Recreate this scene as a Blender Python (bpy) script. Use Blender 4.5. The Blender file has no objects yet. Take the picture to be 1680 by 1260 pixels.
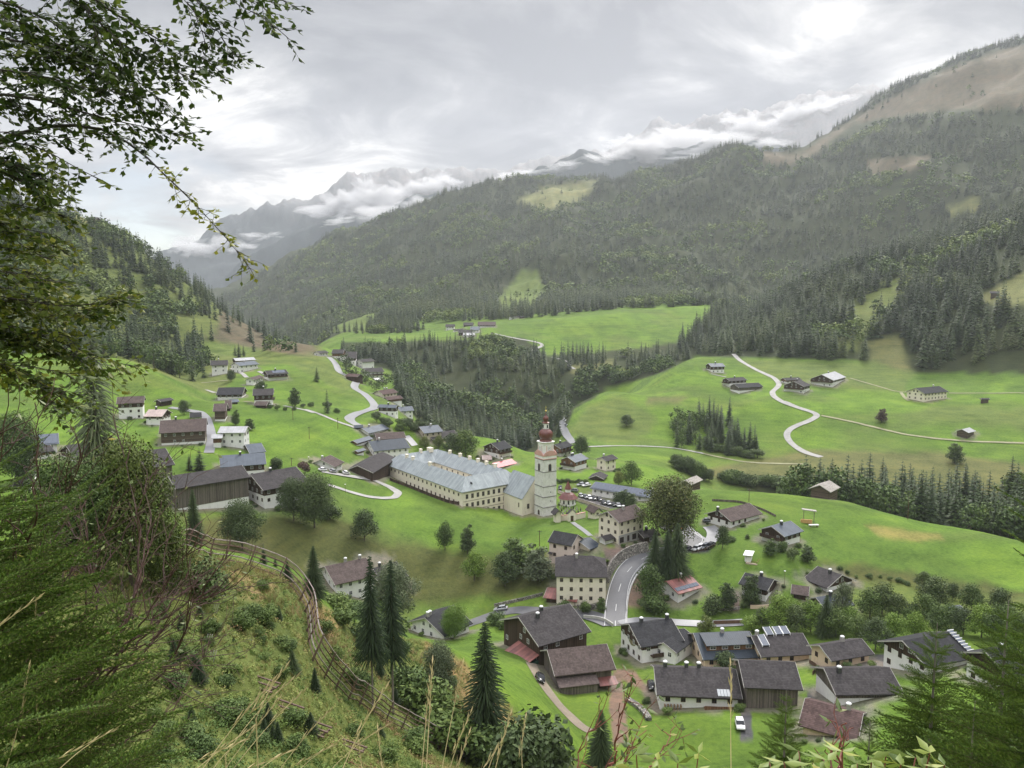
import bpy, math, random
import numpy as np
from mathutils import Vector, Matrix

# ------------------------------------------------------------------ camera, world, sun, exposure
scene = bpy.context.scene
PITCH = math.radians(6.5)
LENS, SENSOR = 26.0, 34.6
FPX = LENS / SENSOR * 1680.0
cam_data = bpy.data.cameras.new("camera")
cam_data.lens = LENS
cam_data.sensor_width = SENSOR
cam_data.clip_start = 0.05
cam_data.clip_end = 60000
cam = bpy.data.objects.new("camera", cam_data)
scene.collection.objects.link(cam)
cam.location = (0, 0, 0)
cam.rotation_euler = (math.pi / 2 - PITCH, 0, 0)
scene.camera = cam

SUN_EL, SUN_AZ = math.radians(42), math.radians(22)      # azimuth clockwise from the view direction
world = bpy.data.worlds.new("World")
scene.world = world
world.use_nodes = True
SKY_HI, SKY_LO = 1.0, 0.42


def build_world():
    nt = world.node_tree
    nt.nodes.clear()
    N, L = nt.nodes.new, nt.links.new
    out = N('ShaderNodeOutputWorld')
    sky = N('ShaderNodeTexSky')
    sky.sky_type = 'NISHITA'
    sky.sun_disc = False
    sky.sun_elevation = SUN_EL
    sky.sun_rotation = SUN_AZ
    bg1 = N('ShaderNodeBackground'); bg1.inputs[1].default_value = 0.10
    L(sky.outputs[0], bg1.inputs[0])
    tc = N('ShaderNodeTexCoord')
    sep = N('ShaderNodeSeparateXYZ'); L(tc.outputs['Generated'], sep.inputs[0])

    def m(op, a, b=None, c=None, clamp=False):
        n = N('ShaderNodeMath'); n.operation = op; n.use_clamp = clamp
        for i, v in enumerate((a, b, c)):
            if v is None: continue
            if isinstance(v, (int, float)): n.inputs[i].default_value = v
            else: L(v, n.inputs[i])
        return n.outputs[0]
    z = m('ADD', m('MAXIMUM', sep.outputs[2], 0.0), 0.16)
    comb = N('ShaderNodeCombineXYZ')
    L(m('DIVIDE', sep.outputs[0], z), comb.inputs[0])
    L(m('DIVIDE', sep.outputs[1], z), comb.inputs[1])

    def noise(scale, detail, rough, off, dist=0.0, stretch=(1, 1, 1)):
        mp = N('ShaderNodeMapping'); mp.inputs['Location'].default_value = off
        mp.inputs['Scale'].default_value = stretch
        L(comb.outputs[0], mp.inputs[0])
        n = N('ShaderNodeTexNoise'); n.inputs['Scale'].default_value = scale
        n.inputs['Detail'].default_value = detail; n.inputs['Roughness'].default_value = rough
        n.inputs['Distortion'].default_value = dist
        L(mp.outputs[0], n.inputs['Vector'])
        return n.outputs['Fac']
    n1 = noise(0.55, 7, 0.55, (3.1, 1.7, 0), 0.4)
    n2 = noise(1.9, 9, 0.62, (7.3, 2.1, 0), 0.7)
    # the dark deck overhead, bright band lower: a cloud layer that thins towards the far valley
    zz = sep.outputs[2]
    band = N('ShaderNodeMapRange'); band.inputs[1].default_value = 0.17; band.inputs[2].default_value = 0.36
    band.inputs[3].default_value = 0.0; band.inputs[4].default_value = 1.0
    L(zz, band.inputs[0])
    k = m('ADD', m('MULTIPLY', n1, 0.9), m('MULTIPLY', n2, 0.55))
    k = m('SUBTRACT', k, m('MULTIPLY', band.outputs[0], 0.10))
    dd = N('ShaderNodeVectorMath'); dd.operation = 'DOT_PRODUCT'     # a heavier bank of cloud ahead, high up
    L(tc.outputs['Generated'], dd.inputs[0])
    da, de = math.radians(-5), math.radians(19)
    dd.inputs[1].default_value = (math.sin(da) * math.cos(de), math.cos(da) * math.cos(de), math.sin(de))
    bank = N('ShaderNodeMapRange'); bank.inputs[1].default_value = 0.955; bank.inputs[2].default_value = 0.995
    bank.inputs[3].default_value = 0.0; bank.inputs[4].default_value = 0.09; bank.interpolation_type = 'SMOOTHSTEP'
    L(dd.outputs['Value'], bank.inputs[0])
    k = m('SUBTRACT', k, bank.outputs[0])
    ramp = N('ShaderNodeValToRGB'); L(k, ramp.inputs[0])
    e = ramp.color_ramp.elements
    e[0].position = 0.58; e[0].color = (0.10, 0.10, 0.108, 1)
    e[1].position = 0.86; e[1].color = (0.72, 0.69, 0.645, 1)
    x = e.new(0.66); x.color = (0.155, 0.154, 0.160, 1)
    x = e.new(0.73); x.color = (0.27, 0.265, 0.262, 1)
    x = e.new(0.79); x.color = (0.47, 0.455, 0.435, 1)
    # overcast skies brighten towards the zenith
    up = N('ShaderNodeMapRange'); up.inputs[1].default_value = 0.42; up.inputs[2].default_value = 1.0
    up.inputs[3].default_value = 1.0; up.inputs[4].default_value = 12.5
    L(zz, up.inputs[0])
    # thin cloud near the veiled sun glows
    dotn = N('ShaderNodeVectorMath'); dotn.operation = 'DOT_PRODUCT'
    L(tc.outputs['Generated'], dotn.inputs[0])
    ga, ge = math.radians(9), math.radians(16)
    dotn.inputs[1].default_value = (math.sin(ga) * math.cos(ge), math.cos(ga) * math.cos(ge), math.sin(ge))
    glow = m('MULTIPLY', m('POWER', m('MAXIMUM', dotn.outputs['Value'], 0.0), 30.0), 0.22)
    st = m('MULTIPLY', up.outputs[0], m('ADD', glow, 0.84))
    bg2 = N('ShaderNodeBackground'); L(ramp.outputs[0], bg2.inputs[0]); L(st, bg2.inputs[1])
    mix = N('ShaderNodeMixShader')
    # cover thins to blue sky only low over the valley mouth on the left
    dn = N('ShaderNodeVectorMath'); dn.operation = 'DOT_PRODUCT'
    L(tc.outputs['Generated'], dn.inputs[0])
    ba, be = math.radians(-24), math.radians(2.2)
    dn.inputs[1].default_value = (math.sin(ba) * math.cos(be), math.cos(ba) * math.cos(be), math.sin(be))
    near = m('MULTIPLY', m('SUBTRACT', dn.outputs['Value'], 0.990), 90.0, clamp=True)
    hole = m('MULTIPLY', near, m('MULTIPLY', m('SUBTRACT', 0.62, n2), 5.0, clamp=True))
    L(m('SUBTRACT', 0.97, m('MULTIPLY', hole, 0.5)), mix.inputs[0])
    L(bg1.outputs[0], mix.inputs[1]); L(bg2.outputs[0], mix.inputs[2])
    L(mix.outputs[0], out.inputs[0])


build_world()
sun_data = bpy.data.lights.new("sun", 'SUN')
sun_data.energy = 1.5
sun_data.angle = math.radians(14)
sun_data.color = (1.0, 0.96, 0.9)
sun = bpy.data.objects.new("sun", sun_data)
scene.collection.objects.link(sun)
sd = Vector((math.sin(SUN_AZ) * math.cos(SUN_EL), math.cos(SUN_AZ) * math.cos(SUN_EL), math.sin(SUN_EL)))
sun.rotation_euler = sd.to_track_quat('Z', 'Y').to_euler()
sun.location = sd * 500
scene.view_settings.view_transform = 'Standard'
scene.view_settings.look = 'None'
scene.view_settings.exposure = 1.42
scene.view_settings.gamma = 1.0
scene.cycles.max_bounces = 5
scene.cycles.diffuse_bounces = 2
scene.cycles.glossy_bounces = 2
scene.cycles.transmission_bounces = 2
scene.cycles.transparent_max_bounces = 12
scene.cycles.volume_bounces = 1
scene.cycles.use_denoising = True
scene.render.film_transparent = False

rng = np.random.default_rng(7)
random.seed(11)
col = scene.collection


# ------------------------------------------------------------------ camera geometry helpers (points on real surfaces)
def ray(px, py):
    x = (np.asarray(px, float) - 840.0) / FPX
    y = (630.0 - np.asarray(py, float)) / FPX
    cp, sp = math.cos(PITCH), math.sin(PITCH)
    return x, cp + y * sp, -sp + y * cp


def ray_as(px, py):
    dx, dy, dz = ray(px, py)
    h = np.hypot(dx, dy)
    return np.arctan2(dx, dy), dz / h


def proj(x, y, z):
    cp, sp = math.cos(PITCH), math.sin(PITCH)
    d = y * cp - z * sp
    u = y * sp + z * cp
    d = np.where(d > 0.01, d, 0.01)
    return 840 + FPX * x / d, 630 - FPX * u / d


# ------------------------------------------------------------------ noise
def _hash(ix, iy, seed):
    h = (ix.astype(np.int64) * 374761393 + iy.astype(np.int64) * 668265263 + seed * 974634777) & 0x7fffffff
    h = ((h ^ (h >> 13)) * 1274126177) & 0x7fffffff
    h = (h ^ (h >> 16)) & 0xffff
    return h / 65535.0


def vnoise(x, y, seed=0):
    x = np.asarray(x, float); y = np.asarray(y, float)
    ix = np.floor(x); iy = np.floor(y)
    fx = x - ix; fy = y - iy
    fx = fx * fx * (3 - 2 * fx); fy = fy * fy * (3 - 2 * fy)
    a = _hash(ix, iy, seed); b = _hash(ix + 1, iy, seed)
    c = _hash(ix, iy + 1, seed); d = _hash(ix + 1, iy + 1, seed)
    return (a + (b - a) * fx) * (1 - fy) + (c + (d - c) * fx) * fy


def fbm(x, y, octv=4, seed=0, ridged=False):
    s = 0; a = 1; t = 0
    for o in range(octv):
        n = vnoise(x * 2 ** o + 17.3 * o, y * 2 ** o - 9.1 * o, seed + o)
        if ridged: n = 1 - np.abs(2 * n - 1)
        s = s + a * n; t += a; a *= 0.5
    return s / t


def sstep(a, b, x):
    t = np.clip((x - a) / (b - a), 0, 1)
    return t * t * (3 - 2 * t)


# ------------------------------------------------------------------ object helpers
def tag(o, label=None, cat=None, group=None, kind=None):
    if label: o['label'] = label
    if cat: o['category'] = cat
    if group: o['group'] = group
    if kind: o['kind'] = kind
    return o


def mesh_np(name, V, faces, mats, fmat=None, smooth=False, attrs=None):
    """V (n,3); faces: (m,k) array or list of such arrays"""
    if isinstance(faces, np.ndarray): faces = [faces]
    faces = [f for f in faces if len(f)]
    me = bpy.data.meshes.new(name)
    V = np.asarray(V, np.float32)
    me.vertices.add(len(V)); me.vertices.foreach_set('co', V.ravel())
    li = np.concatenate([f.ravel() for f in faces]).astype(np.int32)
    sz = np.concatenate([np.full(len(f), f.shape[1]) for f in faces]).astype(np.int32)
    st = np.concatenate([[0], np.cumsum(sz)[:-1]]).astype(np.int32)
    me.loops.add(len(li)); me.loops.foreach_set('vertex_index', li)
    me.polygons.add(len(sz)); me.polygons.foreach_set('loop_start', st); me.polygons.foreach_set('loop_total', sz)
    if smooth: me.polygons.foreach_set('use_smooth', np.ones(len(sz), bool))
    for mm in (mats if isinstance(mats, (list, tuple)) else [mats]): me.materials.append(mm)
    if fmat is not None: me.polygons.foreach_set('material_index', np.asarray(fmat, np.int32))
    for k, (typ, arr) in (attrs or {}).items():
        at = me.attributes.new(k, typ, 'POINT')
        at.data.foreach_set('color' if typ == 'FLOAT_COLOR' else 'value', np.asarray(arr, np.float32).ravel())
    me.update(calc_edges=True)
    return me


def link(name, data, parent=None, loc=None, rz=None, scale=None):
    o = bpy.data.objects.new(name, data)
    col.objects.link(o)
    if parent is not None: o.parent = parent
    if loc is not None: o.location = loc
    if rz is not None: o.rotation_euler = (0, 0, rz)
    if scale is not None: o.scale = scale if hasattr(scale, '__len__') else (scale,) * 3
    return o


class MB:
    """collects shapes for one mesh"""
    def __init__(s): s.v = []; s.f = []; s.m = []; s.n = 0; s.mi = 0
    def add(s, V, F):
        for p in V: s.v.append(tuple(p))
        for f in F: s.f.append([i + s.n for i in f]); s.m.append(s.mi)
        s.n += len(V)
        return s
    def box(s, x0, x1, y0, y1, z0, z1):
        V = [(x, y, z) for z in (z0, z1) for (x, y) in ((x0, y0), (x1, y0), (x1, y1), (x0, y1))]
        return s.add(V, [(3, 2, 1, 0), (4, 5, 6, 7), (0, 1, 5, 4), (1, 2, 6, 5), (2, 3, 7, 6), (3, 0, 4, 7)])
    def hexa(s, B, T):
        """bottom quad, top quad"""
        return s.add(list(B) + list(T), [(3, 2, 1, 0), (4, 5, 6, 7), (0, 1, 5, 4), (1, 2, 6, 5), (2, 3, 7, 6), (3, 0, 4, 7)])
    def tube(s, P, R, n=6, cap=True):
        P = [Vector(p) for p in P]
        if not hasattr(R, '__len__'): R = [R] * len(P)
        rings = []
        for i, p in enumerate(P):
            t = (P[min(i + 1, len(P) - 1)] - P[max(i - 1, 0)]).normalized()
            a = t.cross(Vector((0.3, 0.2, 1)))
            if a.length < 1e-3: a = t.cross(Vector((1, 0, 0)))
            a.normalize(); b = t.cross(a)
            rings.append([p + (a * math.cos(k * 2 * math.pi / n) + b * math.sin(k * 2 * math.pi / n)) * R[i] for k in range(n)])
        V = [q for r in rings for q in r]
        F = [(i * n + k, i * n + (k + 1) % n, (i + 1) * n + (k + 1) % n, (i + 1) * n + k) for i in range(len(P) - 1) for k in range(n)]
        if cap: F += [tuple(range(n))[::-1], tuple((len(P) - 1) * n + k for k in range(n))]
        return s.add(V, F)
    def lathe(s, prof, n=16, c=(0, 0)):
        V = [(c[0] + r * math.cos(k * 2 * math.pi / n), c[1] + r * math.sin(k * 2 * math.pi / n), z) for r, z in prof for k in range(n)]
        F = [(i * n + k, i * n + (k + 1) % n, (i + 1) * n + (k + 1) % n, (i + 1) * n + k) for i in range(len(prof) - 1) for k in range(n)]
        return s.add(V, F)
    def mesh(s, name, mats, smooth=False):
        me = bpy.data.meshes.new(name)
        me.from_pydata(s.v, [], s.f)
        for mm in (mats if isinstance(mats, (list, tuple)) else [mats]): me.materials.append(mm)
        if any(s.m): me.polygons.foreach_set('material_index', s.m)
        if smooth: me.polygons.foreach_set('use_smooth', [True] * len(s.f))
        me.update()
        return me
    def build(s, name, mats, parent=None, smooth=False, **k):
        return link(name, s.mesh(name, mats, smooth), parent, **k)


# ------------------------------------------------------------------ materials
MATS = {}


class NT:
    def __init__(s, name):
        s.mat = bpy.data.materials.new(name); s.mat.use_nodes = True
        s.t = s.mat.node_tree; s.t.nodes.clear()
        s.out = s.N('ShaderNodeOutputMaterial')
        s.b = s.N('ShaderNodeBsdfPrincipled')
        s.L(s.b.outputs[0], s.out.inputs[0])
    def N(s, t): return s.t.nodes.new(t)
    def L(s, a, b): s.t.links.new(a, b)
    def math(s, op, a, b=None, c=None, clamp=False):
        n = s.N('ShaderNodeMath'); n.operation = op; n.use_clamp = clamp
        for i, v in enumerate((a, b, c)):
            if v is None: continue
            if isinstance(v, (int, float)): n.inputs[i].default_value = v
            else: s.L(v, n.inputs[i])
        return n.outputs[0]
    def coord(s, kind='Object', scale=(1, 1, 1), rot=(0, 0, 0)):
        tc = s.N('ShaderNodeTexCoord')
        mp = s.N('ShaderNodeMapping'); mp.inputs['Scale'].default_value = scale
        mp.inputs['Rotation'].default_value = rot
        s.L(tc.outputs[kind], mp.inputs[0])
        return mp.outputs[0]
    def pos(s, scale=(1, 1, 1)):
        g = s.N('ShaderNodeNewGeometry')
        mp = s.N('ShaderNodeMapping'); mp.inputs['Scale'].default_value = scale
        s.L(g.outputs['Position'], mp.inputs[0])
        return mp.outputs[0]
    def noise(s, vec, scale, detail=3, rough=0.5, dist=0):
        n = s.N('ShaderNodeTexNoise'); n.inputs['Scale'].default_value = scale
        n.inputs['Detail'].default_value = detail; n.inputs['Roughness'].default_value = rough
        n.inputs['Distortion'].default_value = dist
        if vec is not None: s.L(vec, n.inputs['Vector'])
        return n.outputs['Fac']
    def ramp(s, fac, stops):
        r = s.N('ShaderNodeValToRGB'); s.L(fac, r.inputs[0])
        e = r.color_ramp.elements
        while len(e) < len(stops): e.new(0.5)
        for el, (p, c) in zip(e, stops):
            el.position = p; el.color = (*c, 1) if len(c) == 3 else c
        return r.outputs[0]
    def mixc(s, fac, a, b, mode='MIX'):
        n = s.N('ShaderNodeMix'); n.data_type = 'RGBA'; n.blend_type = mode
        for i, v in ((0, fac), (6, a), (7, b)):
            if isinstance(v, (int, float)): n.inputs[i].default_value = v
            elif isinstance(v, tuple): n.inputs[i].default_value = (*v, 1) if len(v) == 3 else v
            else: s.L(v, n.inputs[i])
        return n.outputs[2]
    def bump(s, h, strength=0.5, dist=0.05):
        b = s.N('ShaderNodeBump'); b.inputs['Strength'].default_value = strength
        b.inputs['Distance'].default_value = dist
        s.L(h, b.inputs['Height']); s.L(b.outputs[0], s.b.inputs['Normal'])
    def base(s, c):
        if isinstance(c, tuple): s.b.inputs['Base Color'].default_value = (*c, 1)
        else: s.L(c, s.b.inputs['Base Color'])
        return s
    def set(s, rough=0.8, spec=0.3, metal=0.0):
        s.b.inputs['Roughness'].default_value = rough
        s.b.inputs['Specular IOR Level'].default_value = spec
        s.b.inputs['Metallic'].default_value = metal
        return s


def sc(c, k): return tuple(min(1, v * k) for v in c)


def mat_plain(name, c, var=0.12, scale=1.5, rough=0.8, spec=0.3, metal=0.0, bump=0.0):
    if name in MATS: return MATS[name]
    t = NT(name)
    v = t.coord('Object')
    n = t.noise(v, scale, 4, 0.6)
    t.base(t.ramp(n, [(0.3, sc(c, 1 - var)), (0.7, sc(c, 1 + var))])).set(rough, spec, metal)
    if bump: t.bump(t.noise(v, scale * 8, 3), 0.5, bump)
    MATS[name] = t.mat
    return t.mat


def mat_plaster(name, c):
    if name in MATS: return MATS[name]
    t = NT(name)
    v = t.coord('Object')
    n = t.noise(v, 0.5, 5, 0.65)
    v2 = t.coord('Object', (1.4, 1.4, 0.25))
    n2 = t.noise(v2, 1.4, 5, 0.7)
    k = t.math('ADD', t.math('MULTIPLY', n, 0.5), t.math('MULTIPLY', n2, 0.5))
    t.base(t.ramp(k, [(0.30, sc(c, 0.66)), (0.46, sc(c, 0.93)), (0.7, c)])).set(0.9, 0.15)
    t.bump(t.noise(v, 14, 3), 0.3, 0.02)
    MATS[name] = t.mat
    return t.mat


def mat_wood(name, c, board=0.22, vertical=True):
    if name in MATS: return MATS[name]
    t = NT(name)
    tc = t.N('ShaderNodeTexCoord')
    sep = t.N('ShaderNodeSeparateXYZ'); t.L(tc.outputs['Object'], sep.inputs[0])
    if vertical: u = t.math('ADD', sep.outputs[0], sep.outputs[1])
    else: u = sep.outputs[2]
    idx = t.math('FLOOR', t.math('DIVIDE', u, board))
    fr = t.math('FRACT', t.math('DIVIDE', u, board))
    wn = t.N('ShaderNodeTexWhiteNoise'); wn.noise_dimensions = '1D'; t.L(idx, wn.inputs['W'])
    v = t.coord('Object', (3, 3, 0.35) if vertical else (0.35, 0.35, 3))
    n = t.noise(v, 2.2, 5, 0.65)
    k = t.math('ADD', t.math('MULTIPLY', wn.outputs['Value'], 0.45), t.math('MULTIPLY', n, 0.6))
    colr = t.ramp(k, [(0.2, sc(c, 0.55)), (0.5, c), (0.85, sc(c, 1.7))])
    gap = t.math('LESS_THAN', fr, 0.12)
    t.base(t.mixc(gap, colr, sc(c, 0.3))).set(0.85, 0.2)
    t.bump(t.math('SUBTRACT', 1.0, gap), 0.6, 0.03)
    MATS[name] = t.mat
    return t.mat


def mat_roof(name, c, course=0.4, kind='tile', rough=0.55, var=0.22, spec=0.4):
    """roof slabs carry object-space coordinates: x along the ridge, z is height; courses follow height"""
    if name in MATS: return MATS[name]
    t = NT(name)
    tc = t.N('ShaderNodeTexCoord')
    sep = t.N('ShaderNodeSeparateXYZ'); t.L(tc.outputs['UV'], sep.inputs[0])
    u, w = sep.outputs[0], sep.outputs[1]
    v = t.coord('UV')
    n = t.noise(v, 0.35, 5, 0.62)
    if kind == 'tile':
        fr = t.math('FRACT', t.math('DIVIDE', w, course))
        row = t.math('FLOOR', t.math('DIVIDE', w, course))
        cu = t.math('FLOOR', t.math('ADD', t.math('DIVIDE', u, course * 0.9), t.math('MULTIPLY', row, 0.5)))
        cb = t.N('ShaderNodeCombineXYZ'); t.L(cu, cb.inputs[0]); t.L(row, cb.inputs[1])
        wn = t.N('ShaderNodeTexWhiteNoise'); wn.noise_dimensions = '2D'; t.L(cb.outputs[0], wn.inputs['Vector'])
        gap = t.math('LESS_THAN', fr, 0.18)
        k = t.math('ADD', t.math('MULTIPLY', wn.outputs['Value'], 0.35), t.math('MULTIPLY', n, 0.75))
    else:
        fr = t.math('FRACT', t.math('DIVIDE', u, course))
        idx = t.math('FLOOR', t.math('DIVIDE', u, course))
        wn = t.N('ShaderNodeTexWhiteNoise'); wn.noise_dimensions = '1D'; t.L(idx, wn.inputs['W'])
        gap = t.math('LESS_THAN', fr, 0.12)
        k = t.math('ADD', t.math('MULTIPLY', wn.outputs['Value'], 0.25), t.math('MULTIPLY', n, 0.85))
    streak = t.noise(t.coord('UV', (2.2, 0.25, 1)), 1.0, 4, 0.7)
    k = t.math('ADD', k, t.math('MULTIPLY', t.math('SUBTRACT', streak, 0.5), 0.35))
    colr = t.ramp(k, [(0.25, sc(c, 1 - var * 1.6)), (0.52, c), (0.8, sc(c, 1 + var * 2))])
    lichen = t.math('MULTIPLY', t.math('SUBTRACT', t.noise(v, 1.3, 6, 0.75), 0.62), 6.0, clamp=True)
    colr = t.mixc(t.math('MULTIPLY', lichen, 0.3), colr, (0.11, 0.10, 0.09))
    if kind == 'tile':
        t.base(t.mixc(t.math('MULTIPLY', gap, 0.55), colr, sc(c, 0.35)))
        t.bump(fr, 0.5, 0.04)
    else:
        t.base(t.mixc(t.math('MULTIPLY', gap, 0.45), colr, sc(c, 0.5)))
        t.bump(gap, 0.7, 0.04)
    t.set(rough, spec)
    MATS[name] = t.mat
    return t.mat
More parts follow.
